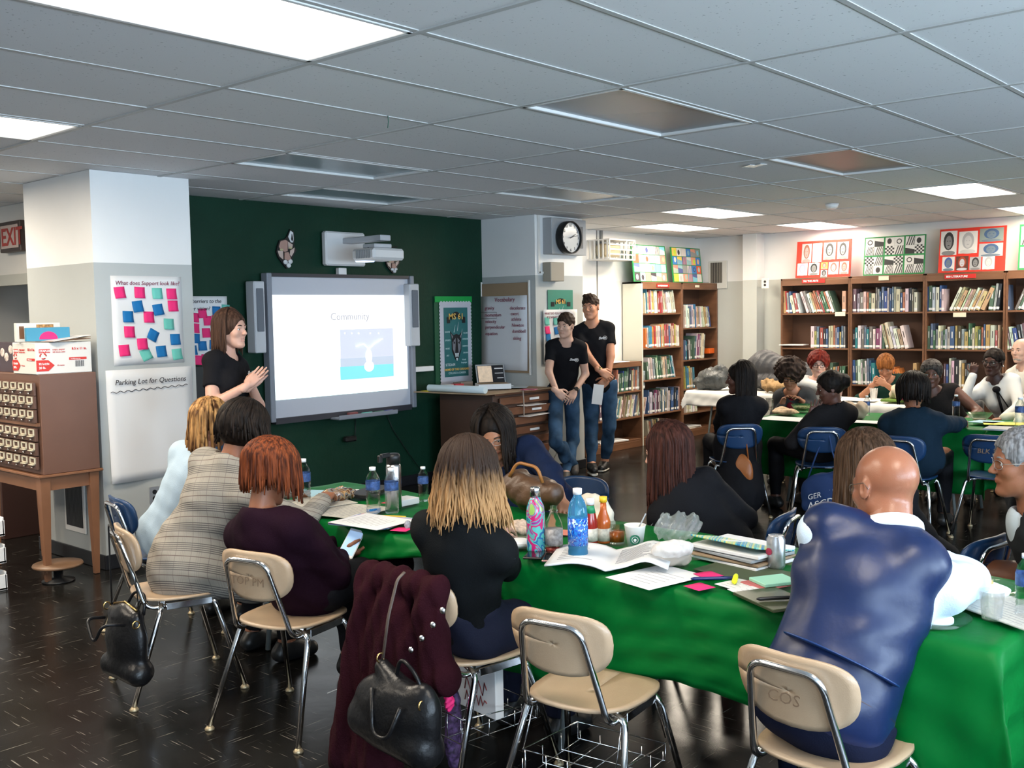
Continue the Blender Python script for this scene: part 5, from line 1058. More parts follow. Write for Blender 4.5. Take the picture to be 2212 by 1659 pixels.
def make_chair(kind, label, loc, rz, basket=False, marks='', group=None):
    key = (kind, basket, marks)
    if key in CHAIRS: return dup(CHAIRS[key], loc, rz, label, group)
    t = thing('school_chair', label, 'chair', loc, rz, group); ms = {'beige': m_beige, 'blue': m_blue_s, 'black': m_black_s}[kind]
    def seat(r, a):
        x, y = sq(a, 3.4); x, y = x*r*.195, y*r*.19; w = 1-.1*(x < 0)*abs(x)/.2
        return V3(x+.0, y*w, .445+.012*(y/.2)**2*1.2-.01*math.cos(x*6)+.02*max(0, -x-.1)*4-.05*max(0, x-.13)*3*.35)
    shell(seat).build('seat', ms, t)
    def back(r, a):
        y, z = sq(a, 2.9); y, z = y*r*.18, z*r*.102; return V3(-.232-.05*(z/.11)*.35+.04*(y/.17)**2, y*(1-.06*(z < 0)*abs(z)/.1), .66+z+.01*(y/.17)**2)
    shell(back).build('backrest', ms, t)
    for sy in (-1, 1):
        pass
    pts = [(.08, -.15, .418), (-.17, -.15, .405), (-.262, -.105, .725), (-.262, .105, .725), (-.17, .15, .405), (.08, .15, .418)]
    mb = MB(); mb.tube(bend(pts, .05, 7), .0105, 10); mb.build('back_frame', m_chrome, t)
    for x, fx, sw, nm in ((-.1, -.255, 1, 'rear'), (.11, .225, 1, 'front')):
        mb = MB(); mb.tube(bend([(x, -.15, .425), (x, .15, .425)], .02), .0105, 10); mb.build('cross_bar', m_chrome, t)
        for sy in (-1, 1):
            mb = MB(); mb.tube(bend([(x, sy*.1, .425), (x+(fx-x)*.08, sy*.178, .41), (fx, sy*.235, .018)], .06, 6), .0115, 10); lg = mb.build('leg', m_chrome, t)
            mb = MB(); mb.lathe([(.019, 0), (.02, .006), (.012, .016), (.0, .02)], 12, (fx, sy*.235, 0)); mb.build('glide', m_glide, lg)
    for sy in (-1, 1): mb = MB(); mb.box((.01, sy*.17, .41), (.2, .005, .03), .002); mb.build('side_plate', m_chrome, t)
    if basket:
        mb = MB(); z = .17; r = .0024
        for yy in (-.16, -.08, 0, .08, .16): mb.tube([(-.17, yy, z+.09), (-.17, yy, z), (.18, yy, z), (.18, yy, z+.03)], r, 6)
        for xx in (-.17, -.05, .07, .18): mb.tube([(xx, -.17, z+.06), (xx, -.17, z), (xx, .17, z), (xx, .17, z+.06)], r, 6)
        mb.tube([(-.17, -.17, z+.09), (-.17, .17, z+.09), (.18, .17, z+.06), (.18, -.17, z+.06), (-.17, -.17, z+.09)], r, 6)
        for xx, yy in ((-.17, -.17), (-.17, .17), (.18, .17), (.18, -.17)): mb.tube([(xx, yy, z+.08), (xx*.6, yy*.95, .42)], r, 6)
        mb.build('book_basket', m_chrome, t)
    if marks: text(marks, .05, V3(-.262, .08, .63), V3(0, -1, 0), V3(-.16, 0, 1), m_graf, t, 'pen_marks', shear=.2)
    CHAIRS[key] = t; return t
CH = lambda x, y, a, k, l, **kw: make_chair(k, l, (x, y, 0), R_(a), **kw)
CH(2.42, 4.20, -17, 'beige', 'beige chair under the plaid coat with a black handbag hung on it')
CH(2.50, 3.44, 12, 'beige', 'beige chair holding the woman with short auburn hair', marks='TOP PM')
CH(2.66, 2.58, -8, 'beige', 'beige chair with a wire basket and a maroon coat over its back', basket=True)
CH(2.61, 1.97, 7, 'beige', 'empty beige chair pulled up to the green table', basket=True, marks=' ')
CH(2.70, 1.19, -5, 'beige', 'beige chair with scratches behind the bald man in a vest', marks='  COS')
# ---------------- tables and cloths ----------------
m_clothg = mat('cloth_green', (.0, .12, .02), .5, bump=.2, bscale=14, spec=.15); m_clothw = mat('cloth_white', (.72, .71, .68), .6, bump=.1, bscale=12)
def table(label, c, L, W, ang, top=.735):
    t = thing('folding_table', label, 'table', (c[0], c[1], 0), R_(ang)); MB().box((0, 0, top-.012), (W, L, .024), .006).build('tabletop', mat('table_laminate', (.4, .36, .3), .4), t)
    for sy in (-1, 1):
        for sx in (-1, 1): mb = MB(); mb.tube(bend([(sx*(W/2-.08), sy*(L/2-.28), top-.03), (sx*(W/2-.05), sy*(L/2-.2), .01)], .02), .013, 8); mb.build('leg', mat('leg_grey', (.3, .34, .33), .4, metal=.5), t)
        mb = MB(); mb.tube([(-(W/2-.08), sy*(L/2-.27), .6), (W/2-.08, sy*(L/2-.27), .6)], .01, 8); mb.build('brace', _M['leg_grey'], t)
    return t
def cloth(label, c, L, W, ang, drops, m, z=.742, seed=1, wav=.03, skew=0., hem=None):
    """drops: (-x, +x, -y, +y) lengths hanging; local x across, y along"""
    ph = seed*1.7; dxm, dxp, dym, dyp = drops; ca, sa = math.cos(R_(ang)), math.sin(R_(ang)); nu, nv = 56, 120
    def fn(u, v):
        s = -W/2-dxm+(W+dxm+dxp)*u; t = -L/2-dym+(L+dym+dyp)*v
        ds = max(0, abs(s)-W/2); dt = max(0, abs(t)-L/2); d = max(ds, dt)+.35*min(ds, dt)
        x = min(max(s, -W/2), W/2); y = min(max(t, -L/2), L/2); sg = np.sign(s); tg = np.sign(t)
        f = (math.sin(t*7+ph)+.6*math.sin(t*13+2*ph)+.3*math.sin(t*29+ph)) if ds >= dt else (math.sin(s*9+ph)+.5*math.sin(s*17))
        o = (.012+min(d, .05)*.25+wav*f*min(1, d/.25)*.6+.02*min(1, d/.3)+min(1, d/.1)*(.003*math.sin(t*31+s*14+d*26)+.0025*math.sin(t*47-d*40+s*9)+.004*math.sin(d*52+2*math.sin(t*5+s*5)))) if d > 0 else 0
        cr = min(ds, dt)
        if ds > 0: x = sg*(W/2+o*(ds/(d+1e-6))+cr*.25*1.)
        if dt > 0: y = tg*(L/2+o*(dt/(d+1e-6))+cr*.25)
        if ds > 0 and hem: d *= hem(t)
        zz = z-d*(1-.0*skew)+.0014*(math.sin(s*31+t*17)+math.sin(t*23-s*11+1))+(.003*math.exp(-((s-.12)/.014)**2)+.003*math.exp(-((t-.3)/.014)**2)+.003*math.exp(-((t+.45)/.014)**2) if d == 0 else 0)
        if d > 0: zz = max(zz, .02)
        return V3(c[0]+x*ca-y*sa, c[1]+x*sa+y*ca, zz)
    mb = MB(); mb.grid(fn, nu, nv, .0012); return tag(mb.build('tablecloth', m, loc=(c[0], c[1], z-.3)), label, 'tablecloth')
table('long folding table at the left under papers and water bottles', (3.25, 3.52), 1.86, .74, 0)
cloth('green tablecloth under the newspaper and water bottles', (3.25, 3.50), 1.9, .76, 0, (.16, .14, .03, .12), m_clothg, seed=2, wav=.035, z=.744, hem=lambda t: .75+.45*math.sin(3*t+.6))
table('folding table at the front under the open booklet and soda can', (3.26, 1.70), 1.76, .74, 0)
cloth('green tablecloth under the blue water bottle and open booklet', (3.26, 1.70), 1.77, .77, 0, (.44, .2, .42, .0), m_clothg, seed=5, wav=.018, z=.748, hem=lambda t: .7+.28*min(1, (t/.6)**2) if t > 0 else .7+.6*min(1, (t/.9)**2))
TC = (3.80, -.1); TA = 22
table('folding table in the right foreground beyond the man in the vest', TC, 1.78, .74, TA)
cloth('green tablecloth hanging low in the bottom right corner', TC, 1.8, .78, TA, (.5, .2, .1, .1), m_clothg, seed=9, wav=.03, z=.752)
GX = 8.05
table('folding table of the second group under plates and cups', (GX+.38, 3.3), 1.8, .74, 0); cloth('green tablecloth of the second group behind the black suited woman', (GX+.38, 3.3), 1.82, .76, 0, (.5, .2, .1, .4), m_clothg, seed=3)
table('folding table of the second group at the right photo edge', (GX+.4, 1.45), 1.8, .74, 2); cloth('green tablecloth of the second group near the yellow paper', (GX+.4, 1.45), 1.82, .76, 2, (.45, .2, .1, .05), m_clothg, seed=7, z=.748)
table('folding table under the coats by the bookcases', (10.6, 5.65), 1.3, .72, 4); cloth('white tablecloth under the dark quilted coats', (10.6, 5.65), 1.32, .74, 4, (.17, .17, .1, .13), m_clothw, seed=4)
table('folding table in front of the woman in green', (9.95, 3.98), 1.6, .6, 0); cloth('white tablecloth in front of the woman in the green blouse', (9.95, 3.98), 1.62, .62, 0, (.3, .2, .1, .1), m_clothw, seed=6)
# blue and black chairs of the second group
CH(7.62, 3.48, 28, 'blue', 'blue chair with a blue tote bag on its back'); CH(7.42, 2.72, 4, 'blue', 'blue chair under the person in the navy jacket')
CH(7.8, 2.22, 2, 'blue', 'empty blue chair between the navy jacket and the grey haired man', marks=' BLK 307'); CH(7.45, 4.15, 42, 'blue', 'chair under the black coat of the woman with long dark hair')
for i, (x, y, a, l) in enumerate(((9.35, 4.32, 185, 'chair under the curly haired woman'), (9.75, 4.75, 200, 'chair under the red haired woman'), (10.75, 3.95, 182, 'chair under the woman in the green blouse'), (9.35, 3.0, 180, 'chair under the woman with glasses on her head'), (10.05, 2.72, 130, 'chair under the woman in white shirt and black bow'), (11.0, 2.75, 170, 'chair under the bald bearded man'), (9.3, 2.0, 150, 'chair under the person in the cream jacket'), (4.22, 3.4, 180, 'chair across the table under the woman in navy'), (4.2, 2.32, 100, 'chair under the woman in the black jacket'), (4.28, 1.45, 80, 'chair under the long haired woman in black'), (4.28, .92, 100, 'chair under the grey haired man'), (2.78, 4.95, -10, 'chair under the person with golden locs'))): CH(x, y, a, 'black' if i < 6 else 'blue', l)
# ---------------- card catalogue, boxes, drawers ----------------
cx0, cx1, cy0, cy1 = 2.80, 3.19, 6.44, 7.28; o = (3.0, 6.9, 0); t = thing('card_catalogue', 'brown wooden card catalogue on tapered legs at the left', 'cabinet', o); m_cc = mat('catalogue_brown', (.15, .075, .05), .45, var=.12, vscale=2); m_ccf = mat('catalogue_front', (.1, .05, .035), .5); m_ccw = mat('catalogue_leg', (.2, .09, .045), .45, var=.2, vscale=3)
zb, zt = .70, 1.335; MB().box(((cx0+cx1)/2+.01, (cy0+cy1)/2, (zb+zt)/2), (cx1-cx0-.02, cy1-cy0, zt-zb), .004).build('cabinet_body', m_cc, t, o)
MB().box(((cx0+cx1)/2, (cy0+cy1)/2, zb-.008), (cx1-cx0+.03, cy1-cy0+.03, .016), .003).build('base_rail', m_ccw, t, o); MB().box(((cx0+cx1)/2, (cy0+cy1)/2, zb-.06), (cx1-cx0-.03, cy1-cy0-.04, .09)).build('apron', m_ccw, t, o)
mb = MB(); mb.box((cx0+.005, (cy0+cy1)/2, 1.02), (.02, cy1-cy0-.01, .02)); mb.build('mid_rail', m_ccw, t, o)
for ix, x in enumerate((cx0+.03, cx1-.04)):
    for y in (cy0+.035, cy1-.04): mb = MB(); a = 1 if x < 3 else -1; mb.tube([(x, y, zb-.015), (x, y, .4), (x-a*.0, y, .004)], [.045, .036, .022], 4, False, upv=(1, 1, 0)); mb.build('leg', m_ccw, t, o)
for r_ in range(6):
    z = (1.245, 1.16, 1.072, .955, .865, .775)[r_]
    for k in range(7):
        y = cy0+.075+k*.115; mb = MB(); mb.box((cx0-.002, y, z), (.016, .108, .082), .002); dr = mb.build('drawer', m_ccf, t, o)
        mb = MB(); [mb.box((cx0-.014, y+dy, z+.017+dz), (.008, w_, h)) for dy, dz, w_, h in ((0, .017, .07, .006), (0, -.017, .07, .006), (-.033, 0, .006, .04), (.033, 0, .006, .04))]; mb.box((cx0-.02, y, z-.008), (.02, .06, .004)); mb.build('label_holder', mat('holder_cream', (.6, .55, .42), .4), dr, o)
        mb = MB(); mb.ell((cx0-.018, y, z-.026), (.008, .006, .005), 8, 6); mb.build('pull', m_chrome, dr, o)
# copy-paper box with its red print
bo = V3(3.0, 6.62, zt); t = thing('paper_box', 'white copy paper box with red print on the card catalogue', 'box', bo); bx0, bx1, by0, by1, bz = 2.815, 3.175, 6.46, 6.80, .21; m_cb = mat('box_white', (.66, .64, .6), .6, bump=.1, bscale=10); m_rp = mat('print_red', (.55, .03, .02), .5)
mb = MB(); mb.box(((bx0+bx1)/2, (by0+by1)/2, zt+bz/2-.005), (bx1-bx0, by1-by0, bz-.01), .004); mb.build('carton', m_cb, t, bo)
for ax, org, X, W_ in (('s', V3(bx0, by0, zt), X_, bx1-bx0), ('w', V3(bx0, by1, zt), V3(0, -1, 0), by1-by0)):
    N = np.cross(X, Z_); pl = lambda a, z, w_, h, m=m_rp, nm='red_print': (lambda mb: (mb.set(org+N*.0012+X*(a+w_/2)+Z_*(z+h/2), X, Z_, N), mb.box((0, 0, 0), (w_, h, .0008)), mb.build(nm, m, t, bo)))(MB())
    pl(.02, .135, .07, .024); text('STAPLES', .018, org+N*.002+X*.023+Z_*.141, X, Z_, m_paper, t, 'box_lettering', bo, bold=.0006); text('8.5 x 11 in.', .022, org+N*.002+X*.23+Z_*.15, X, Z_, m_rp, t, 'box_lettering', bo, bold=.0006); text('copy paper', .018, org+N*.002+X*.105+Z_*.15, X, Z_, m_rp, t, 'box_lettering', bo); text('500 sheets white', .012, org+N*.002+X*.105+Z_*.135, X, Z_, m_rp, t, 'box_lettering', bo)
    pl(.21, .085, .115, .016); text('multipurpose', .012, org+N*.002+X*.22+Z_*.089, X, Z_, m_paper, t, 'box_lettering', bo)
    mb = MB(); mb.set(org+N*.0016, X, Z_, N); mb.prism([(.0, .02), (.075, .02), (.115, .055), (.075, .09), (.0, .09)], 0, .0008); mb.build('red_arrow', m_rp, t, bo)
    text('92 bright', .018, org+N*.003+X*.015+Z_*.06, X, Z_, m_paper, t, 'box_lettering', bo, bold=.0006); text('20 lb.', .02, org+N*.003+X*.015+Z_*.035, X, Z_, m_paper, t, 'box_lettering', bo, bold=.0006); text('10 reams', .013, org+N*.002+X*.13+Z_*.05, X, Z_, m_rp, t, 'box_lettering', bo)
    mb = MB(); mb.set(org+N*.0016, X, Z_, N)
    for k in range(3):
        a = 2*math.pi*k/3; mb.tube([(.045+.02*math.cos(a+d), .115+.017*math.sin(a+d), 0) for d in (0, .5, 1., 1.4)], [.004, .004, .005, .001], 4)
    mb.build('recycle_mark', m_rp, t, bo)
    if ax == 's': mb = MB(); mb.set(org+N*.0014, X, Z_, N); [mb.box((.25+.0055*k, .06, 0), (.0032 if k % 3 else .0018, .04, .0006)) for k in range(11)]; mb.build('barcode', m_ink, t, bo)
def flatbox(nm, label, cat, p, d, rz, mats, fn=None, rx=0, ry=0):
    mb = MB(); mb.rot(p, rz, rx, ry); mb.box((0, 0, d[2]/2), d, .002)
    if fn: fn(mb)
    return tag(mb.build(nm, mats, loc=p), label, cat)
m_bb = mat('book_blue_cover', (.05, .25, .38), .45); m_food = mat('food_print', (.4, .2, .06), .5, var=.7, vscale=60)
def fb(mb): mb.mi = 1; mb.box((-.0, -.022, .19), (.2, .002, .085)); mb.mi = 2; mb.box((-.1, -.0225, .19), (.06, .002, .07))
z_ = zt+bz; flatbox('cereal_box', 'white food carton with a brown nut photo on the paper box', 'box', (2.93, 6.68, z_-.005), (.28, .04, .12), 0, [m_cb, m_food, m_ccw], lambda mb: (setattr(mb, 'mi', 1), mb.box((.04, -.021, .06), (.11, .002, .1)), setattr(mb, 'mi', 2), mb.box((-.11, -.021, .06), (.03, .002, .08))))
flatbox('picture_book', 'blue picture book with a pink shape leaning behind the box lid', 'book', (2.94, 6.56, z_-.0), (.28, .025, .085), 0, [m_bb, m_pink], lambda mb: (setattr(mb, 'mi', 1), mb.add([(.0+.06*math.cos(math.pi*k/10), -.0135, .01+.05*math.sin(math.pi*k/10)) for k in range(11)], [tuple(range(11))])))
for i, (c_, l) in enumerate(((m_paper, 'top white folder fanned on the paper box'), (m_card, 'middle tan folder fanned on the paper box'), (m_ccw, 'bottom brown folder fanned on the paper box'))): flatbox('folder', l, 'folder', (3.03, 6.54, z_+.012-.006*i), (.27, .2, .003), 10-4*i, c_, ry=-7+2*i)
flatbox('photo_box', 'dark box lid with white flowers left of the paper box', 'box', (2.9, 7.0, zt), (.05, .34, .2), 0, [mat('photo_dark', (.06, .04, .05), .4), mat('flower_white', (.6, .5, .45), .6, var=.5, vscale=40)], lambda mb: (setattr(mb, 'mi', 1), [mb.ell((-.026, yy, zz), (.003, .035, .03), 10, 6) for yy, zz in ((-.1, .12), (-.03, .15), (.04, .1), (-.08, .06), (.1, .13))]))
# floor clutter at the left edge
for i, (u, v, z, l) in enumerate(((8, 1250, .0, 'bottom white storage tray stacked at the left edge'), (5, 1185, .17, 'middle white storage tray stacked at the left edge'), (2, 1140, .34, 'top white storage tray stacked at the left edge'))):
    p = V3(2.42, 6.72, z+.002); mb = MB(); [mb.box(q, d, .003) for q, d in (((p[0], p[1], p[2]+.01), (.36, .4, .016)), ((p[0]-.17, p[1], p[2]+.06), (.012, .4, .12)), ((p[0]+.17, p[1], p[2]+.06), (.012, .4, .12)), ((p[0], p[1]-.194, p[2]+.05), (.36, .012, .1)), ((p[0], p[1]+.194, p[2]+.06), (.36, .012, .12)))]
    tag(mb.build('storage_tray', m_white, loc=p), l, 'tray', 'white storage trays at the left edge')
p = onz(125, 1222, .1); mb = MB(); mb.lathe([(0, .1), (.15, .1), (.155, .108), (.15, .118), (0, .12)], 28, (p[0], p[1], 0)); t = thing('low_stool', 'low round wooden stool on the floor under the card catalogue', 'stool', (p[0], p[1], 0)); mb.build('seat', mat('stool_wood', (.16, .09, .05), .4, var=.2), t, (p[0], p[1], 0))
mb = MB(); mb.lathe([(.1, 0), (.1, .01), (.03, .03), (.03, .1)], 16, (p[0], p[1], 0)); mb.build('pedestal', m_black, t, (p[0], p[1], 0))
tag(MB().box((3.35, 8.3, .45), (.3, .5, .9), .004).build('small_cabinet', mat('dark_wood', (.05, .02, .015), .5), loc=(3.35, 8.3, 0)), 'dark wooden cabinet seen behind the card catalogue legs', 'cabinet')
# ---------------- drawer cabinet with the laptop ----------------
dx0, dx1, dy0, dy1, dz = 7.02, 7.84, 6.42, 7.15, .9; o = (7.43, 6.8, 0); t = thing('drawer_cabinet', 'dark brown wide drawer cabinet between the green wall and the pillar', 'cabinet', o); m_dc = mat('cabinet_umber', (.075, .04, .028), .5, var=.15, vscale=2); m_dr = mat('drawer_rust', (.15, .06, .03), .45, var=.2, vscale=3)
MB().box(((dx0+dx1)/2, (dy0+dy1)/2+.01, dz/2), (dx1-dx0, dy1-dy0-.02, dz), .004).build('cabinet_body', m_dc, t, o); MB().box(((dx0+dx1)/2, (dy0+dy1)/2, dz+.01), (dx1-dx0+.03, dy1-dy0+.05, .02), .003).build('top', m_dr, t, o)
for k in range(8):
    z = dz-.06-k*.1; mb = MB(); out = .03 if k in (1, 2) else 0; mb.box(((dx0+dx1)/2+.02, dy0-.002-out/2, z), (dx1-dx0-.1, .02+out, .07), .003); dr = mb.build('drawer', m_dr, t, o)
    if k in (0, 1, 3): mb = MB(); mb.box((dx0+.56, dy0-.016-out, z+.0), (.14, .004, .022)); mb.build('drawer_label', m_paper, dr, o)
for i, (x, z, w_) in enumerate(((7.5, .84-.065, .3), (7.55, .84-.075, .42))): mb = MB(); mb.rot((x, dy0-.05, dz-.115-.1*i), 8*i).box((0, 0, 0), (w_, .12, .004)); tag(mb.build('paper_sheet', m_paper, loc=(x, dy0-.05, z)), ['white sheet sticking out of the upper cabinet drawer', 'white sheets sticking out of the third cabinet drawer'][i], 'paper')
za = dz+.022
bb = [onz(u, v, za+.01) for u, v in ((886, 828), (1033, 862), (1168, 838), (1060, 808))]; mb = MB(); c_ = [V3(6.74, 7.22, 0), V3(6.84, 6.36, 0), V3(7.86, 6.36, 0), V3(7.86, 7.2, 0)]
mb.add([(*(q[:2]), za) for q in c_]+[(*(q[:2]), za+.008) for q in c_], [(3, 2, 1, 0), (4, 5, 6, 7), (0, 1, 5, 4), (1, 2, 6, 5), (2, 3, 7, 6), (3, 0, 4, 7)]); tag(mb.build('drawing_board', m_card, loc=(7.3, 6.8, za)), 'large tan cardboard sheet on top of the drawer cabinet', 'board')
zc = za+.009
def on(u, v, z=zc): return onz(u, v, z)
a, b = V3(6.83, 7.1, zc+.034), V3(6.90, 6.42, zc+.034); mb = MB(); mb.tube([a, b], .034, 18); tag(mb.build('paper_roll', mat('roll_paper', (.55, .65, .7), .6), loc=(a+b)/2), 'roll of pale blue chart paper on the edge of the drawing board', 'paper roll')
sheetf = lambda u, v, w_, h, rz, m, l, cat='paper', z=zc, nm='paper_sheet', th=.003: flatbox(nm, l, cat, on(u, v, z), (w_, h, th), rz, m)
sheetf(1010, 838, .5, .34, 5, mat('folder_plum', (.1, .05, .08), .5), 'dark folder under the white box on the drawing board', 'folder'); sheetf(1085, 836, .42, .3, 12, mat('paper_blue', (.5, .58, .62), .6), 'large pale blue sheet on the drawing board', z=zc+.004); sheetf(1118, 836, .22, .2, 35, _M['paper_blue'], 'creased pale paper at the right of the laptop', z=zc+.012); sheetf(1143, 842, .12, .14, 25, mat('brochure', (.35, .08, .12), .4, var=.6, vscale=40), 'dark red brochure at the right corner of the board', 'brochure', z=zc+.008, nm='brochure', th=.008); flatbox('paper_sheet', 'yellow paper under the paper roll', 'paper', V3(6.86, 7.14, zc), (.12, .1, .003), 0, mat('note_yellow', (.75, .6, .03), .6))
flatbox('carton', 'flat white carton in front of the laptop', 'box', V3(7.33, 6.72, zc+.009), (.32, .24, .05), -38, [mat('carton_white', (.66, .68, .7), .5), m_card], lambda mb: (setattr(mb, 'mi', 1), mb.box((0, 0, .0505), (.3, .22, .002))))
flatbox('carton', 'small white carton left of the red box', 'box', V3(6.98, 7.0, zc), (.1, .08, .06), -12, m_white); p = V3(7.09, 6.97, zc); b_ = flatbox('carton', 'small red box with white lettering by the laptop', 'box', p, (.1, .08, .062), -12, mat('box_red', (.45, .03, .04), .5)); text('COUNTS', .022, V3(-.042, -.043, .02), X_, Z_, m_paper, b_)
flatbox('shoebox', 'long grey brown box behind the white carton', 'box', V3(7.24, 7.04, zc), (.2, .1, .07), 8, mat('box_taupe', (.16, .13, .11), .6))
# laptop
lp = V3(7.62, 7.0, zc+.004); t = thing('laptop', 'open silver laptop with a reflective screen on the drawer cabinet', 'laptop', lp, R_(-28)); m_al = mat('aluminium', (.6, .61, .62), .3, metal=.8)
MB().box((0, -.11, .008), (.31, .215, .014), .004).build('base', m_al, t); mb = MB(); [mb.box((-.12+.024*i, -.07-.022*j, .0158), (.019, .017, .0015)) for i in range(11) for j in range(4)]; mb.build('keyboard', m_black, t)
lid = MB(); lid.rot((0, .0, .012), 0, -18); lid.box((0, .0, .11), (.31, .007, .215), .003); ld = lid.build('lid', m_al, t)
sc = MB(); sc.rot((0, .0, .012), 0, -18); sc.box((0, -.0045, .112), (.285, .001, .185)); scr = sc.build('screen', mat('screen_dark', (.02, .02, .025), .04, spec=.8), ld)
for i, (a, b, w_, h, c_, e) in enumerate(((-.06, .115, .15, .17, (.55, .42, .3), .55), (.09, .17, .09, .012, (.5, .5, .5), .3), (.09, .12, .09, .008, (.4, .4, .4), .25), (.1, .07, .07, .01, (.4, .4, .4), .25))):
    s2 = MB(); s2.rot((0, .0, .012), 0, -18); s2.box((a, -.0058, b), (w_, .0008, h)); s2.build('screen_window', mat('scr_%d' % i, c_, .3, emit=c_, estr=e, var=.2 if i == 0 else 0, vscale=30), scr)
p = V3(7.3, dy0-.03, 0); mb = MB(); mb.tube([(7.36, 6.36, zc), (7.36, 6.35, .8), (7.37, 6.36, .68)], .008, 5, flat=.25); tag(mb.build('hanging_strip', mat('strip_pale', (.5, .42, .36), .7), loc=(7.36, 6.36, zc)), 'pale paper strip hanging in front of the cabinet drawers', 'paper')
# ---------------- things on the tables ----------------
ZT = .757
m_pet = mat('clear_plastic', (.95, .97, .98), .04, trans=1., ior=1.25, alpha=.45); m_cap = mat('cap_white', (.75, .76, .78), .4); m_lab = mat('label_navy', (.03, .07, .2), .4, var=.5, vscale=70); m_glass = mat('clear_cup', (.95, .97, .97), .03, trans=1., ior=1.2, alpha=.35)
BOT = {}
def water_bottle(p, label, h=.2, rz=0.):
    g = 'clear water bottles with navy labels'
    if 'w' in BOT: o = dup(BOT['w'], p, rz, label, g); o.scale = (h/.2,)*3; return o
    t = thing('water_bottle', label, 'bottle', p, group=g); pr = [(.0, .0), (.026, 0), (.031, .006), (.031, .02)]
    for k in range(5): pr += [(.0285, .028+k*.014), (.031, .034+k*.014)]
    pr += [(.031, .1), (.031, .145), (.025, .163), (.013, .182), (.0125, .187)]; MB().lathe(pr, 22).build('bottle_body', m_pet, t)
    MB().lathe([(.0316, .103), (.0316, .14)], 22, cap=False).build('label_band', m_lab, t); MB().lathe([(.0142, .186), (.0145, .2), (.0, .2005)], 16).build('cap', m_cap, t)
    t.scale = (h/.2,)*3; BOT['w'] = t; return t
water_bottle(onz(657, 1090, ZT), 'water bottle next to the auburn haired woman', .225); water_bottle(onz(807, 1108, ZT), 'left of the two water bottles standing together in front of the green wall', .215, 1.); water_bottle(onz(847, 1108, ZT), 'right of the two water bottles, in front of the steel flask', .21, 2.); water_bottle(onz(915, 1082, ZT), 'water bottle partly hidden behind the blonde ombre hair', .17, .5)
def lathe_thing(nm, label, cat, p, parts):
    t = thing(nm, label, cat, p)
    for n_, pr, m in parts: MB().lathe(pr, 26).build(n_, m, t)
    return t
m_steel = mat('brushed_steel', (.6, .6, .6), .25, metal=1.)
t = lathe_thing('steel_flask', 'tall steel flask with a black handled lid behind the water bottles', 'flask', onz(852, 1098, ZT), [('flask_body', [(.034, 0), (.036, .005), (.036, .2), (.03, .215), (.0, .216)], m_steel), ('lid', [(.033, .215), (.033, .25), (.028, .262), (0, .263)], m_black)])
mb = MB(); mb.box((-.05, 0, .258), (.055, .02, .02), .004); mb.box((-.083, 0, .245), (.02, .022, .035), .004); mb.build('carry_loop', m_black, t)
def swirl(name, cols, sc=9):
    m = mat(name, cols[0], .25, coat=.4); nt, b = nodes(m); tc = nt.nodes.new('ShaderNodeTexCoord'); n = nt.nodes.new('ShaderNodeTexNoise'); n.inputs['Scale'].default_value = sc; n.inputs['Distortion'].default_value = 2.5; n.inputs['Detail'].default_value = 1
    nt.links.new(tc.outputs['Object'], n.inputs['Vector']); r = nt.nodes.new('ShaderNodeValToRGB'); r.color_ramp.interpolation = 'CONSTANT'
    while len(r.color_ramp.elements) < len(cols): r.color_ramp.elements.new(.5)
    for i, c in enumerate(cols): r.color_ramp.elements[i].position = .3+.42*i/len(cols) if i else 0; r.color_ramp.elements[i].color = (*c, 1)
    nt.links.new(n.outputs[0], r.inputs[0]); nt.links.new(r.outputs[0], b.inputs['Base Color']); return m
lathe_thing('metal_bottle', 'turquoise and pink marbled metal bottle with a steel cap', 'bottle', onz(1158, 1191, ZT), [('bottle_body', [(.03, 0), (.035, .005), (.036, .02), (.036, .15), (.033, .175), (.022, .205), (.0185, .212)], swirl('marbled', [(.05, .3, .32), (.02, .12, .3), (.1, .45, .42), (.5, .02, .15), (.1, .35, .35), (.3, .03, .25), (.25, .45, .1)])), ('cap', [(.0195, .212), (.0195, .245), (.017, .25), (0, .25)], m_steel)])
lathe_thing('juice_bottle', 'almost empty clear juice bottle between the marbled and blue bottles', 'bottle', onz(1197, 1192, ZT), [('bottle_body', [(0, 0), (.03, 0), (.034, .006), (.034, .1), (.031, .115), (.015, .15), (.014, .158), (.018, .159), (.018, .163), (.013, .165), (.013, .178)], m_pet), ('label_band', [(.0346, .03), (.0346, .09)], mat('label_grey', (.3, .28, .27), .5, var=.5, vscale=60)), ('juice', [(0, .003), (.031, .003), (.031, .02), (0, .021)], mat('juice_red', (.25, .03, .02), .1))])
lathe_thing('blue_water_bottle', 'tall blue plastic water bottle with a white cap', 'bottle', onz(1249, 1213, ZT), [('bottle_body', [(0, 0), (.034, 0), (.037, .006), (.037, .04), (.035, .05), (.037, .06), (.037, .17), (.034, .2), (.026, .225), (.015, .243), (.0145, .252)], mat('blue_plastic', (.1, .45, .75), .06, trans=.75, ior=1.3)), ('label_band', [(.0376, .065), (.0376, .165)], swirl('blue_label', [(.01, .08, .5), (.02, .2, .6), (.01, .05, .35), (.3, .5, .6)], 30)), ('dark_contents', [(0, .004), (.034, .004), (.034, .08), (0, .081)], mat('dark_liquid', (.02, .05, .15), .1)), ('cap', [(.0165, .25), (.017, .272), (0, .273)], m_cap)])
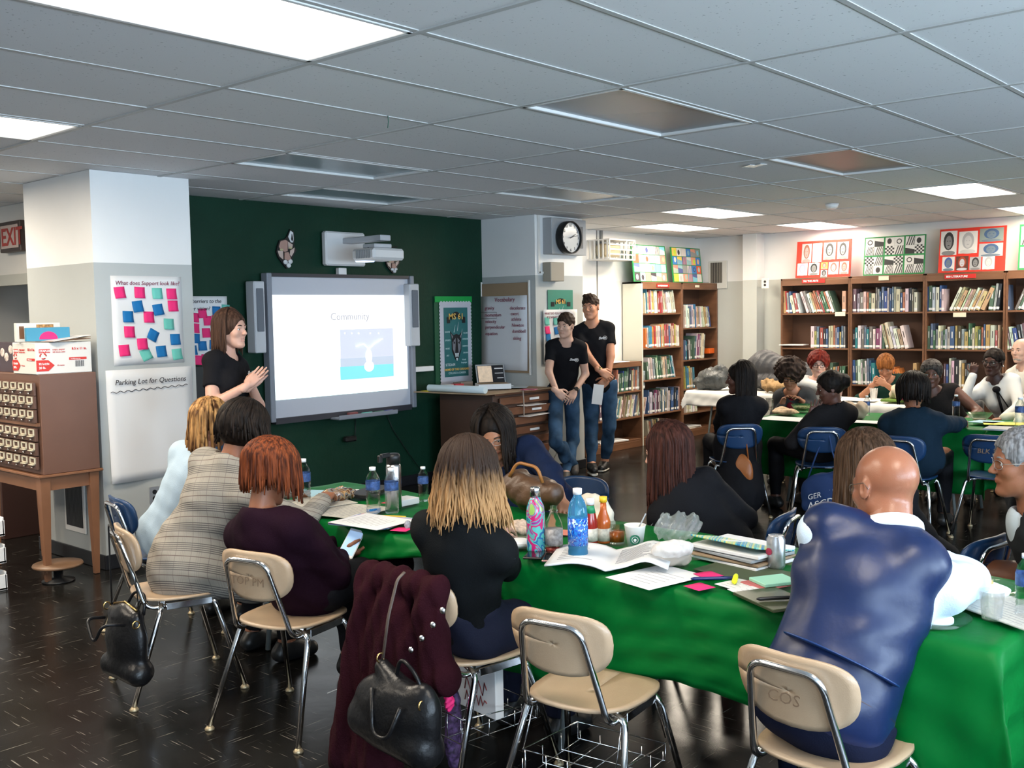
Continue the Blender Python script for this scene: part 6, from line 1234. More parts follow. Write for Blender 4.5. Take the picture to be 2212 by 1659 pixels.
lathe_thing('ketchup_bottle', 'red sauce bottle with green label and white cap', 'bottle', onz(1276, 1178, ZT), [('bottle_body', [(.026, 0), (.028, .005), (.028, .09), (.02, .13), (.014, .16), (.014, .165)], mat('sauce_red', (.25, .015, .01), .12)), ('label_band', [(.0286, .02), (.0286, .07)], mat('label_cream', (.6, .55, .45), .5, var=.3, vscale=60)), ('neck_label', [(.0208, .13), (.0146, .16)], mat('label_green', (.01, .2, .08), .5)), ('cap', [(.016, .163), (.016, .187), (0, .188)], m_cap)])
lathe_thing('hot_sauce_bottle', 'orange hot sauce bottle with a yellow cap', 'bottle', onz(1304, 1172, ZT), [('bottle_body', [(.026, 0), (.028, .005), (.028, .085), (.024, .1), (.013, .13), (.0115, .165)], mat('sauce_orange', (.45, .1, .02), .1)), ('label_band', [(.0286, .01), (.0286, .06)], _M['label_cream']), ('cap', [(.015, .163), (.0155, .185), (0, .186)], mat('cap_yellow', (.75, .45, .02), .4))])
lathe_thing('glass_mug', 'glass mug of tea behind the white coffee cup', 'mug', onz(1332, 1172, ZT), [('glass', [(0, 0), (.034, .0), (.037, .08), (.034, .08), (.031, .006), (0, .006)], m_glass), ('tea', [(0, .007), (.03, .007), (.032, .045), (0, .045)], mat('tea', (.35, .08, .01), .08))])
t = lathe_thing('coffee_cup', 'white paper coffee cup with green round logo and a stirrer', 'cup', onz(1372, 1184, ZT), [('paper_cup', [(0, 0), (.028, 0), (.041, .088), (.043, .092), (.039, .09), (.027, .01), (0, .01)], mat('cup_paper', (.75, .74, .7), .5)), ('coffee', [(0, .07), (.036, .07)], mat('coffee', (.15, .06, .02), .2))])
d = nrm(-onz(1372, 1184, ZT)*V3(1, 1, 0)); mb = MB(); s_ = np.cross(Z_, d); mb.set(d*.0365+V3(0, 0, .04), s_, V3(0, 0, 1), d); mb.lathe([(0, 0), (.02, 0)], 24, cap=False); mb.mi = 1; mb.lathe([(.011, .0006), (.013, .0006)], 24, cap=False); mb.ell((0, -.002, .0008), (.006, .007, .0006), 10, 4); mb.build('logo', [mat('logo_green', (.01, .15, .08), .5), m_paper], t)
MB().tube([(.01, 0, .06), (.045, -.02, .13)], .003, 6).build('stirrer', m_grey, t)
t = lathe_thing('soda_can', 'silver soda can with a red emblem beside the bald man', 'can', onz(1676, 1228, ZT), [('can_body', [(0, 0), (.024, 0), (.031, .008), (.0325, .015), (.0325, .105), (.026, .117), (.0265, .12), (.024, .118), (0, .116)], mat('can_silver', (.55, .56, .58), .28, metal=.8, var=.3, vscale=30))])
mb = MB(); mb.set((-.03, .01, .065), (0.2, .98, 0), Z_, V3(-.98, .2, 0)); mb.lathe([(0, .003), (.013, .003)], 20, cap=False); mb.build('emblem', mat('emblem_red', (.4, .03, .08), .4), t); MB().ell((0.004, 0, .1185), (.009, .006, .001), 10, 4).build('pull_tab', m_steel, t)
# phones
def phone(label, p, rz, m=m_black, z=ZT, scr=None):
    t = thing('smartphone', label, 'phone', (p[0], p[1], z), R_(rz)); MB().box((0, 0, .004), (.072, .148, .008), .003).build('phone_body', m, t); MB().box((0, 0, .0083), (.066, .135, .0006)).build('screen', scr or mat('phone_glass', (.01, .01, .012), .05), t); return t
phone('black phone lying under the marbled bottle', onz(1158, 1199, ZT), -62); phone('rose gold phone lying in front of the juice bottle', onz(1196, 1206, ZT), -58, mat('rose_gold', (.5, .28, .26), .3, metal=.6), ZT+.002)
fb_ = flatbox
def sh(u, v, w_, h, rz, m, l, cat='paper', nm='paper_sheet', th=.0012, z=ZT, fn=None): return fb_(nm, l, cat, onz(u, v, z), (w_, h, th), rz, m, fn)
m_news = mat('newsprint', (.5, .48, .42), .8, var=.12, vscale=90)
def lines(n, w_, h, th): 
    def f(mb): mb.mi = 1; [mb.box((random.uniform(-.01, .0), h*(.42-.84*i/n), th), (w_*random.uniform(.6, .85), h*.012, .0004)) for i in range(n)]
    return f
m_txt = mat('print_grey', (.25, .25, .26), .8)
sh(740, 1102, .3, .38, 12, [m_news, m_txt], 'newspaper page spread on the green cloth by the auburn haired woman', 'newspaper', 'newspaper', .002, fn=lines(14, .3, .38, .002)); sh(690, 1085, .26, .3, -10, [m_news, m_txt], 'folded newspaper under the brown snack bag', 'newspaper', 'newspaper', .003, ZT+.004, lines(10, .26, .3, .003)); sh(690, 1066, .2, .26, 30, mat('sheet_sky', (.3, .5, .6), .6), 'light blue sheet behind the newspaper')
sh(735, 1068, .1, .3, -60, m_paper, 'white sheet at the far left end of the table', z=ZT+.006); sh(800, 1066, .12, .3, -70, mat('pouch_black', (.015, .015, .015), .5), 'black patterned pouch behind the water bottles', 'pouch', 'pouch', .02)
for i, (c_, l) in enumerate(((m_paper, 'top white sheet of the pile near the lap phone'), (mat('sheet_pink', (.6, .3, .38), .7), 'pink sheet in the pile near the lap phone'), (mat('sheet_blue2', (.05, .25, .5), .6), 'blue folder under the white and pink pile'), (m_paper, 'lowest white sheet of the pile near the lap phone'))): sh(803, 1127, .24, .3, 4+5*i, [c_, m_txt], l, 'paper', 'paper_sheet', .003, ZT+.012-.004*i, lines(9, .2, .26, .003) if i == 0 else None)
V_, F_ = sdf([E((0, 0, .035), (.09, .05, .035)), C((-.09, 0, .02), (.09, .01, .03), .02, .03)], .006, folds(.012, .05, 8)); p = onz(727, 1083, ZT); npmesh('x', V_+p+V3(0, 0, -.002), F_, swirl('snack_foil', [(.12, .05, .02), (.4, .25, .12), (.2, .19, .18), (.1, .04, .02), (.35, .3, .28)], 14), None, p).name = 'snack_bag'; tag(bpy.data.objects['snack_bag'], 'crumpled brown and silver snack bag on the newspaper', 'snack bag')
sh(873, 1089, .12, .09, 0, m_white, 'white napkin packet behind the ombre haired woman', 'packet', 'napkin_pack', .03); sh(838, 1086, .05, .05, 10, mat('red_note', (.6, .03, .08), .6), 'small red paper by the right water bottle'); note(onz(868, 1144, ZT), X_, Y_, 'p', 'pink sticky note on the cloth beside the round badge', rot=20, gr=None, lift=.0)
mb = MB(); p = onz(881, 1135, ZT+.012); mb.rot(p, 0, 70); mb.lathe([(0, 0), (.02, 0), (.022, .003), (0, .004)], 24); tag(mb.build('round_badge', mat('badge', (.35, .35, .4), .3, var=.6, vscale=50), loc=p), 'small round badge on the table edge by the ombre haired woman', 'badge')
def pen(label, u, v, rz, m, L=.14, r=.005, z=ZT, nm='pen'):
    p = onz(u, v, z)+V3(0, 0, r); d = V3(math.cos(R_(rz)), math.sin(R_(rz)), 0); mb = MB(); mb.tube([p-d*L/2, p-d*L*.42, p+d*L*.3, p+d*L/2], [r*.4, r, r, r*.8], 10); return tag(mb.build(nm, m, loc=p), label, 'pen')
pen('yellow and black pencil behind the pink sheets', 845, 1118, -60, mat('pencil_yellow', (.6, .4, .03), .5)); pen('small blue marker cap end before the left water bottle', 806, 1104, 0, m_blue, .04, .006)
# centre of the front table
V_, F_ = sdf([E((0, 0, .02), (.055, .045, .022)), E((.03, .03, .03), (.04, .03, .02))], .005, folds(.011, .035, 5)); p = onz(1122, 1152, ZT); tag(npmesh('crumpled_napkin', V_+p, F_, mat('napkin_print', (.55, .42, .33), .7, var=.35, vscale=60), None, p), 'crumpled tan napkin left of the marbled bottle', 'napkin')
lathe_thing('plastic_bowl', 'clear plastic lid with a white napkin left of the marbled bottle', 'bowl', onz(1122, 1180, ZT), [('bowl', [(0, .0), (.05, 0), (.075, .025), (.078, .026), (.073, .024), (.048, .003), (0, .003)], m_glass), ('napkin', [(0, .03), (.03, .028), (.055, .016), (.05, .006), (0, .006)], m_paper)])
V_, F_ = sdf([E((0, 0, .085), (.09, .16, .08)), C((-.02, -.13, .1), (-.02, .13, .12), .05), E((0, .1, .13), (.07, .06, .06))], .009, folds(.01, .08, 2)); p = onz(1140, 1108, ZT)+V3(.05, .0, 0); t = thing('leather_bag', 'brown leather bag on the table behind the marbled bottle', 'bag', p); npmesh('bag_body', V_, F_, mat('leather_brown', (.08, .04, .02), .4, bump=.2, bscale=60, var=.3, vscale=12), t); mb = MB(); mb.tube(bend([(-.06, -.1, .15), (-.07, -.08, .22), (-.05, .06, .23), (-.06, .1, .16)], .04), .008, 8); mb.build('strap', mat('leather_tan', (.3, .12, .03), .4), t)
V_, F_ = sdf([E((0, 0, .07), (.04, .1, .075)), E((0, 0, .04), (.06, .11, .04))], .007, folds(.006, .06, 3)); p = onz(1280, 1150, ZT)+V3(.03, .02, 0); t = thing('canvas_pouch', 'cream canvas pouch behind the blue water bottle', 'pouch', p); npmesh('pouch_body', V_*V3(1, 1, 1.1), F_, mat('canvas', (.6, .55, .45), .7), t)
sh(1215, 1150, .1, .1, 20, mat('salmon', (.6, .2, .15), .7), 'salmon paper behind the juice bottle')
# open booklet, curling pages
p0 = onz(1330, 1215, ZT)
def page(lbl, off, w_, h, rz, zf, nm='booklet', ex=None):
    c, s = math.cos(R_(rz)), math.sin(R_(rz)); t = thing(nm, lbl, 'booklet', p0+V3(*off)); mb = MB()
    mb.grid(lambda u, v: V3(c*(u-.5)*w_-s*(v-.5)*h, s*(u-.5)*w_+c*(v-.5)*h, zf(u, v)), 22, 14, .006); mb.mi = 1; [mb.tube([V3(c*(u-.5)*w_-s*(v-.5)*h, s*(u-.5)*w_+c*(v-.5)*h, zf(u, v)+.0012) for u in np.linspace(.56, .56+random.uniform(.2, .34), 7)], .0007, 4) for v in np.linspace(.2, .85, 13)]; [mb.tube([V3(c*(u-.5)*w_-s*(v-.5)*h, s*(u-.5)*w_+c*(v-.5)*h, zf(u, v)+.0012) for u in np.linspace(.08, .08+random.uniform(.1, .3), 6)], .0007, 4) for v in np.linspace(.2, .7, 7)]
    mb.build('pages', [m_paper, m_txt], t); return t
page('open white booklet with curling pages in the middle of the front table', (.0, .02, 0), .44, .3, -62, lambda u, v: .012+.035*math.exp(-((u-.82)/.16)**2)+.018*math.exp(-((u-.25)/.2)**2)-.01*math.exp(-((u-.5)/.05)**2)+.004*v)
sh(1418, 1246, .215, .28, 78, [m_paper, m_txt], 'single white sheet in front of the wrapped sandwiches', fn=lines(6, .16, .2, .0012))
for i, (u, v, z, m, l) in enumerate(((1442, 1222, ZT+.002, mat('wrap_kraft', (.5, .42, .34), .6), 'lower wrapped sandwich on the white sheet'), (1446, 1203, ZT+.05, mat('wrap_white', (.6, .57, .54), .5, var=.15, vscale=40), 'upper wrapped sandwich stacked on the other'))):
    V_, F_ = sdf([E((0, 0, .024), (.062, .042, .026)), C((-.05, 0, .022), (.05, 0, .022), .024)], .005, folds(.004, .03, i+3)); p = onz(u, v, z); tag(npmesh('wrapped_sandwich', (V_)@frame(-50+12*i).T+p+V3(.02, 0, .002), F_, m, None, p), l, 'sandwich')
V_, F_ = sdf([E((0, 0, .05), (.07, .08, .05)), E((.04, -.05, .06), (.05, .05, .04))], .006, folds(.02, .04, 12)); p = onz(1430, 1180, ZT)+V3(.08, .0, .01); tag(npmesh('plastic_bag', V_+p, F_, mat('cling_film', (.8, .82, .83), .08, alpha=.22, spec=.8, trans=.3), None, p), 'crumpled clear plastic bag behind the sandwiches', 'plastic bag')
# folders with the striped one on top
m_strip = mat('striped_cover', (.1, .4, .5), .45); nt, b = nodes(m_strip); tc = nt.nodes.new('ShaderNodeTexCoord'); sp = nt.nodes.new('ShaderNodeSeparateXYZ'); nt.links.new(tc.outputs['Object'], sp.inputs[0]); mp = nt.nodes.new('ShaderNodeMath'); mp.operation = 'MULTIPLY'; mp.inputs[1].default_value = 38
nt.links.new(M_(nt, 'ADD', M_(nt, 'MULTIPLY', sp.outputs[0], .45), M_(nt, 'MULTIPLY', sp.outputs[1], -.9)), mp.inputs[0]); n = nt.nodes.new('ShaderNodeTexNoise'); n.noise_dimensions = '1D'; n.inputs['Scale'].default_value = 1.2; n.inputs['Detail'].default_value = 1; nt.links.new(mp.outputs[0], n.inputs['W']); r = nt.nodes.new('ShaderNodeValToRGB'); r.color_ramp.interpolation = 'CONSTANT'
for i in range(5): r.color_ramp.elements.new(.5)
for i, (ps, c) in enumerate(((0, (.02, .2, .4)), (.38, (.08, .4, .45)), (.45, (.35, .55, .35)), (.5, (.65, .6, .2)), (.545, (.25, .5, .4)), (.6, (.03, .28, .5)), (.66, (.3, .5, .5)))): r.color_ramp.elements[i].position = ps; r.color_ramp.elements[i].color = (*c, 1)
nt.links.new(n.outputs[0], r.inputs[0]); nt.links.new(r.outputs[0], b.inputs['Base Color'])
for i, (w_, h, th, rz, m, l) in enumerate(((.3, .23, .012, 30, m_white, 'white binder lowest in the folder pile'), (.3, .24, .01, 34, m_card, 'tan folder second from bottom of the folder pile'), (.29, .235, .012, 27, m_grey, 'grey folder in the middle of the folder pile'), (.3, .23, .014, 33, m_paper, 'thick paper bundle under the striped folder'))):
    fb_('folder', l, 'folder', onz(1578, 1212, ZT)+V3(.05, -.02, .001+.0135*i), (w_, h, th-.001), rz+50, m)
p = onz(1578, 1212, ZT)+V3(.05, -.02, .058); fb_('striped_folder', 'blue green and yellow striped folder on top of the pile', 'folder', p, (.3, .23, .006), 80, [m_strip, m_paper], lambda mb: (setattr(mb, 'mi', 1), mb.box((.02, .03, .0065), (.035, .11, .001))), rx=11)
sh(1610, 1236, .3, .2, 84, mat('case_olive', (.06, .08, .04), .6), 'olive folder under the index cards', 'folder', 'folder', .004)
for i, (u, v, rz, l) in enumerate(((1530, 1242, 66, 'pink sticky pad under the navy pen'), (1511, 1268, 74, 'pink sticky pad nearest the table edge'), (1634, 1293, 60, 'pink sticky pad at the corner of the dark notebook'))): note(onz(u, v, ZT+.003), X_, Y_, 'p', l, .075, rz, lift=.0)
pen('navy pen lying on the pink sticky pad', 1540, 1253, -48, mat('pen_navy2', (.01, .02, .12), .3), .15, .006, ZT+.006); pen('yellow highlighter on the printed card', 1588, 1256, 25, mat('hl_yellow', (.8, .85, .02), .35), .09, .009, ZT+.006, 'highlighter')
for i, (u, v, rz, l) in enumerate(((1598, 1262, 75, 'printed card under the yellow highlighter'), (1640, 1262, 70, 'printed card right of the yellow highlighter'), (1628, 1277, 62, 'printed card at the front of the card group'))): sh(u, v, .1, .135, rz, [m_paper, m_txt], l, 'card', 'printed_card', .002, ZT+.002+.002*i, lines(5, .09, .12, .002))
sh(1672, 1258, .1, .13, 60, mat('mint_pad', (.3, .6, .45), .6), 'mint green note pad beside the vest', 'note pad', 'note_pad', .012, ZT+.01); sh(1660, 1262, .12, .14, 70, mat('pad_red', (.45, .12, .12), .6), 'red backed pad under the mint note pad', 'note pad', 'note_pad', .006, ZT+.004)
sh(1672, 1298, .22, .16, 62, mat('notebook_dark', (.05, .06, .03), .3), 'dark notebook at the table edge by the vest', 'notebook', 'notebook', .01); pen('black and gold pen on the dark notebook', 1678, 1296, -42, m_black, .13, .006, ZT+.012)
# right table
ZR = .762
lathe_thing('glass_plate', 'clear plate with food scraps and napkin at the right', 'plate', onz(2120, 1282, ZR), [('plate', [(0, 0), (.08, 0), (.13, .022), (.135, .024), (.13, .026), (.08, .004), (0, .004)], m_glass), ('napkin', [(0, .04), (.04, .036), (.085, .018), (.08, .006), (0, .006)], m_paper), ('food', [(0, .058), (.025, .052), (.035, .038), (0, .036)], mat('food_tan', (.55, .35, .12), .7))])
lathe_thing('plastic_cup', 'clear plastic cup near the elbow of the white sleeve', 'cup', onz(2142, 1338, ZR), [('cup', [(0, 0), (.026, 0), (.036, .085), (.034, .085), (.025, .003), (0, .003)], m_glass)])
fb_('newspaper', 'grey newspaper at the right edge of the front tables', 'newspaper', onz(2195, 1325, ZR), (.3, .22, .006), 60, [m_news, m_txt], lines(9, .28, .2, .006)); water_bottle(onz(2216, 1335, ZR), 'ribbed water bottle cut by the right photo edge', .19, 3.)
lathe_thing('glass_plate', 'clear plate under the elbow of the man in the vest', 'plate', onz(2020, 1345, ZR), [('plate', [(0, 0), (.07, 0), (.1, .02), (.098, .022), (.07, .004), (0, .004)], m_glass), ('napkin', [(0, .02), (.05, .016), (.05, .005), (0, .005)], m_paper)])
# second group tables
ZG = .755
lathe_thing('plastic_cup', 'clear cup in front of the woman in grey cardigan', 'cup', onz(1663, 886, ZG), [('cup', [(0, 0), (.028, 0), (.038, .11), (.036, .11), (.026, .003), (0, .003)], m_glass)])
V_, F_ = sdf([E((0, 0, .02), (.1, .12, .02)), E((.03, .05, .03), (.06, .07, .03)), E((-.03, -.05, .03), (.05, .05, .025))], .01, folds(.008, .06, 4)); p = onz(1685, 897, ZG)+V3(.1, 0, 0); tag(npmesh('sandwich_plate', V_+p, F_, mat('bread', (.55, .38, .22), .7, var=.4, vscale=30), None, p), 'plate heaped with sandwiches on the second green table', 'food plate')
lathe_thing('salad_bowl', 'clear bowl of salad on the second green table', 'bowl', onz(1722, 890, ZG)+V3(.1, 0, 0), [('bowl', [(0, 0), (.06, 0), (.1, .06), (.098, .06), (.058, .004), (0, .004)], m_glass), ('salad', [(0, .05), (.05, .045), (.075, .03), (.05, .01), (0, .01)], mat('salad', (.2, .22, .08), .7, var=.8, vscale=50))])
fb_('placemat', 'white paper sheet under the sandwich plate', 'paper', onz(1690, 906, ZG)+V3(.05, 0, 0), (.3, .4, .002), 0, m_paper)
water_bottle(onz(1862, 900, ZG)+V3(.1, 0, 0), 'half full water bottle on the second green table', .17, 1.); water_bottle(onz(1944, 852, .76), 'water bottle on the white tablecloth by the dark haired head', .2, 2.); water_bottle(onz(2056, 905, ZG)+V3(.1, 0, 0), 'water bottle before the woman in the sleeveless top', .19, 1.5); water_bottle(onz(2203, 925, ZG), 'water bottle at the right edge of the second green table', .23, .3)
V_, F_ = sdf([E((0, 0, .06), (.08, .12, .07))], .01, folds(.02, .07, 5)); p = onz(1832, 905, ZG)+V3(.12, 0, 0); tag(npmesh('paper_bag', V_+p, F_, mat('bag_kraft', (.42, .32, .22), .8), None, p), 'crumpled brown paper bag on the second green table', 'paper bag')
t = thing('food_tray', 'green tray with crumpled food wrap before the woman in green', 'tray', V3(9.85, 3.62, .757)); MB().box((0, 0, .015), (.3, .42, .025), .01).build('tray_base', mat('tray_green', (.12, .22, .03), .4), t)
V_, F_ = sdf([E((0, 0, .07), (.11, .17, .06)), E((.0, .1, .12), (.05, .05, .07)), E((0, -.05, .1), (.06, .09, .05))], .011, folds(.022, .09, 8)); npmesh('food_wrap', V_, F_, mat('wrap_tan', (.62, .5, .36), .7), t)
b_ = fb_('striped_carton', 'small blue white and red striped carton on the food tray', 'carton', V3(9.68, 3.58, .79), (.05, .1, .045), 0, [m_blue, m_paper, m_pink], lambda mb: (setattr(mb, 'mi', 1), mb.box((0, 0, .0225), (.052, .102, .015)), setattr(mb, 'mi', 2), mb.box((0, 0, .008), (.0525, .1025, .014))))
fb_('paper_sheet', 'loose white papers on the white cloth left of the tray', 'paper', V3(9.8, 4.05, .757), (.25, .3, .004), 10, m_paper); lathe_thing('plastic_cup', 'clear cup left of the food tray', 'cup', V3(9.85, 3.95, .757), [('cup', [(0, 0), (.03, 0), (.04, .12), (.038, .12), (.028, .003), (0, .003)], m_glass)])
fb_('camera_case', 'black pouch on the white cloth right of the food tray', 'pouch', V3(9.85, 3.2, .757), (.12, .2, .05), 5, m_black)
for u, v, w_, h, rz, m, l in ((2160, 922, .2, .3, 20, 'note_yellow', 'bright yellow paper on the second green table'), (2120, 918, .18, .2, -10, 'sheet_sky', 'light blue paper left of the yellow paper')): fb_('paper_sheet', l, 'paper', onz(u, v, ZG)+V3(.12, 0, .012), (w_, h, .003), rz, _M[m])
fb_('laptop', 'closed grey laptop under the yellow paper', 'laptop', onz(2175, 930, ZG)+V3(.06, 0, 0), (.22, .32, .012), 5, m_grey); fb_('paper_sheet', 'white paper between the person in navy and the cups', 'paper', onz(1880, 915, ZG)+V3(.1, 0, 0), (.2, .35, .003), 8, m_paper)
lathe_thing('clear_bowl', 'clear plastic bowl right of the navy jacket', 'bowl', onz(2105, 912, ZG)+V3(.12, 0, .003), [('bowl', [(0, 0), (.05, 0), (.1, .06), (.098, .06), (.048, .004), (0, .004)], m_glass), ('scraps', [(0, .02), (.05, .015), (.04, .005), (0, .005)], _M['bread'])])
# coats on the white table by the shelves
m_puff = mat('coat_puffer', (.055, .055, .06), .5, bump=.5, bscale=30); m_quilt = mat('coat_quilted', (.07, .075, .075), .3, bump=.7, bscale=55)
V_, F_ = sdf([C((0, .45, .16), (0, .1, .32), .14, .17, .1), C((0, .1, .32), (0, -.45, .2), .17, .15, .1), C((0, -.4, .2), (.0, -.55, .1), .14, .12, .1), E((0, 0, .12), (.2, .5, .14))], .013, lambda X, Y, Z: .016*np.abs(np.sin(38*Y+14*Z+3*np.sin(9*X)))); p = V3(10.65, 5.45, .76); tag(npmesh('puffer_coat', V_*V3(1, .86, .88)+p, F_, m_puff, None, p), 'dark grey puffer coat heaped on the white table by the bookcases', 'coat')
V_, F_ = sdf([E((0, 0, .12), (.14, .22, .13)), E((0, -.1, .2), (.08, .1, .09)), E((0, .15, .08), (.12, .14, .09))], .01, folds(.014, .09, 3)); p = V3(10.4, 6.05, .755); tag(npmesh('quilted_bag', V_*V3(1, .9, 1)+p, F_, m_quilt, None, p), 'grey quilted jacket bundle on the left end of the white table', 'jacket')
V_, F_ = sdf([E((0, 0, .06), (.1, .16, .06)), E((0, .08, .1), (.06, .08, .05))], .01, folds(.014, .05, 6)); p = V3(10.33, 5.25, .755); tag(npmesh('fur_scarf', V_+p, F_, mat('fur_tan', (.35, .22, .1), .9, bump=.8, bscale=90), None, p), 'tan fur trimmed hood lying before the puffer coat', 'hood')
mb = MB(); p = V3(10.3, 5.0, .76); [mb.tube([p+V3(random.uniform(-.08, .08), random.uniform(-.2, .2), .02+random.uniform(0, .05)) for _ in range(6)], .006, 6) for _ in range(7)]; tag(mb.build('tangled_cords', m_black, loc=p), 'tangle of black cords and straps on the white table', 'cords')
# bags
m_lth = mat('leather_black', (.007, .007, .008), .32, spec=.35, bump=.25, bscale=40)
def bag(label, nm, c, prims, m, handles, strap=None, seed=4, parts=(), rz=0, res=.008, sm_=None):
    t = thing(nm, label, 'bag', c, R_(rz)); V_, F_ = sdf(prims, res, folds(.003, .1, seed)); npmesh('bag_body', V_, F_, m, t)
    for h in handles: mb = MB(); mb.tube(bend(h, .05, 6), .007, 8); mb.build('handle', m, t)
    if strap: mb = MB(); mb.tube(bend(strap, .02, 4), .007, 6, flat=.4); mb.build('shoulder_strap', sm_ or m, t)
    for n_, f_ in parts: f_(t)
    return t
def rings(t, pts, m=None):
    for p in pts: mb = MB(); mb.tube([np.array(p)+V3(.016*math.cos(a), 0, .016*math.sin(a)) for a in np.linspace(0, 6.28, 13)], .003, 6); mb.build('buckle_ring', m or mat('gold', (.6, .4, .15), .25, metal=1.), t)
# handbag hanging from the first chair: strap over the left corner of its backrest
c = V3(2.15, 4.17, .27)
t = bag('black leather handbag hanging from the chair at far left', 'handbag', c, [C((0, -.1, -.12), (0, .12, -.12), .06, .06, .05), C((0, -.09, .12), (0, .1, .12), .03, .03, .05), E((0, 0, 0), (.06, .15, .17))], m_lth, [[(-.05, -.09, .1), (-.14, -.07, .12), (-.15, 0, .02), (-.14, .08, .12), (-.05, .09, .1)], [(.04, -.08, .12), (.07, -.05, .2), (.07, .05, .2), (.04, .08, .12)]], [(0, .12, .14), (.0, .12, .34), (.0, .12, .5), (-.02, .06, .5), (.0, -.1, .3), (0, -.12, .12)])
rings(t, [(-.02, .125, .14), (-.02, -.125, .1)]); mb = MB(); mb.tube([(0, -.1, .15), (0, 0, .175), (0, .1, .15)], .005, 6); mb.build('zip_edge', _M['gold'], t)
c = V3(2.22, 2.50, .36)
t = bag('large black leather bag hanging in front of the maroon coat', 'handbag', c, [C((0, -.13, -.1), (0, .15, -.06), .07, .07, .06), C((0, .02, .1), (0, .06, .13), .035, .03, .06), E((0, 0, -.02), (.075, .2, .14)), E((0, -.13, .02), (.05, .07, .1))], m_lth, [[(-.06, .05, .08), (-.09, .02, -.06), (-.095, -.06, -.06), (-.07, -.1, .05)], [(.0, .0, .1), (-.01, -.04, .19), (-.01, -.11, .15), (0, -.15, .06)]], [(0, .06, .16), (.02, .05, .3), (.06, .045, .42), (.09, .04, .44)], seed=9, sm_=mat('strap_brown', (.08, .06, .05), .5))
rings(t, [(-.01, .06, .165), (-.03, -.16, .06)])
m_mar = mat('wool_maroon', (.02, .003, .006), .9, bump=.3, bscale=200, spec=.1)
b0 = V3(2.38, 2.66, 0)
V_, F_ = sdf([C((0, -.2, .735), (0, .13, .745), .05, .045, .05), C((-.04, .13, .68), (-.07, .2, .08), .04, .08, .06), C((-.03, .0, .66), (-.06, .05, .08), .05, .09, .06), C((-.02, -.18, .66), (0, -.2, .45), .055, .06, .05), C((0, -.22, .43), (-.03, -.13, .37), .055, .04, .04), E((-.03, 0, .5), (.06, .16, .2)), E((-.06, .1, .12), (.05, .17, .1)), plane((0, 0, -1), (0, 0, .03))], .008, lambda X, Y, Z: .006*np.sin(70*Y+14*Z+2*np.sin(10*Z))+.004*np.sin(130*Y-30*Z)); t = thing('maroon_coat', 'maroon wool coat with silver buttons draped over a chair back', 'coat', b0); npmesh('coat_cloth', V_, F_, m_mar, t)
for i, (u, v) in enumerate(((956, 1319), (935, 1350), (911, 1379), (888, 1404))): p = onx(u, v, 2.29)-b0; mb = MB(); mb.ell(p, (.008, .012, .012), 12, 8); mb.build('button', m_chrome, t)
V_, F_ = sdf([E((0, 0, .1), (.08, .05, .1)), C((0, 0, .04), (0, 0, .2), .05)], .007, folds(.01, .05, 3)); p = V3(2.55, 2.56, .03); tag(npmesh('patterned_scarf', V_*V3(.5, .5, 1.2)+p, F_, mat('scarf_print', (.06, .03, .09), .7, var=.9, vscale=70), None, p), 'dark purple patterned scarf trailing below the black bag', 'scarf')
V_, F_ = sdf([E((0, 0, .03), (.02, .015, .035))], .004, folds(.006, .02, 3)); p = V3(2.47, 2.50, .28); tag(npmesh('pink_tag', V_+p, F_, m_pink, None, p), 'bright pink tag hanging beside the patterned scarf', 'tag')
b_ = fb_('shopping_bag', 'white printed paper bag in the wire basket under the chair', 'bag', V3(2.72, 2.6, .18), (.04, .26, .2), -8, [m_white, mat('script_red', (.25, .03, .03), .7)], lambda mb: (setattr(mb, 'mi', 1), mb.tube([(-.021, -.08+.012*i, .1+.03*math.sin(i*2.1)) for i in range(12)], .0025, 4), mb.tube([(-.021, -.08+.012*i, .05+.02*math.sin(i*2.7)) for i in range(12)], .0025, 4)))
# blue tote on the blue chair
c = V3(7.38, 3.34, .28)
t = bag('blue tote bag with white lettering hanging from a blue chair', 'tote_bag', c, [C((0, -.13, -.14), (0, .13, -.14), .05, .05, .05), C((0, -.12, .14), (0, .1, .06), .03, .03, .05), E((0, 0, -.04), (.06, .19, .17))], mat('tote_blue', (.008, .035, .13), .7), [], [(0, .13, .08), (.02, .06, .3), (.06, 0, .47), (.03, -.05, .3), (0, -.12, .14)], seed=5, sm_=mat('strap_blue', (.015, .05, .16), .7))
text('GERMANY', .06, V3(-.07, .1, -.08), V3(.1, -.95, .3), Z_, m_paper, t); text('ASCD', .085, V3(-.075, .1, -.16), V3(.1, -.95, .3), Z_, m_paper, t)
c = V3(7.30, 4.02, .36); bag('tan leather shoulder bag beside the woman in black', 'shoulder_bag', c, [C((0, -.05, -.12), (0, .08, -.12), .04, .04, .04), E((0, 0, 0), (.05, .12, .16))], mat('leather_cognac', (.32, .1, .025), .4), [], [(0, .06, .12), (.03, -.03, .36), (0, -.08, .12)], seed=7)
V_, F_ = sdf([E((0, 0, .12), (.1, .17, .13)), C((0, -.1, .05), (0, .1, .05), .07)], .01, folds(.012, .1, 3)); p = V3(2.45, 1.42, .005); t = thing('floor_bag', 'black bag standing on the floor beside the scratched chair', 'bag', p); npmesh('bag_body', V_, F_, m_lth, t); mb = MB(); mb.tube(bend([(0, -.12, .18), (0, -.06, .36), (0, .06, .36), (0, .12, .18)], .06), .008, 8); mb.build('handle', m_lth, t)
b_ = fb_('snack_carton', 'red and tan carton standing in the dark under the table', 'carton', onz(1592, 1600, .0)+V3(.5, .3, 0), (.05, .1, .22), 20, swirl('snack_print', [(.3, .04, .03), (.35, .22, .12), (.25, .03, .02), (.4, .3, .2)], 18))
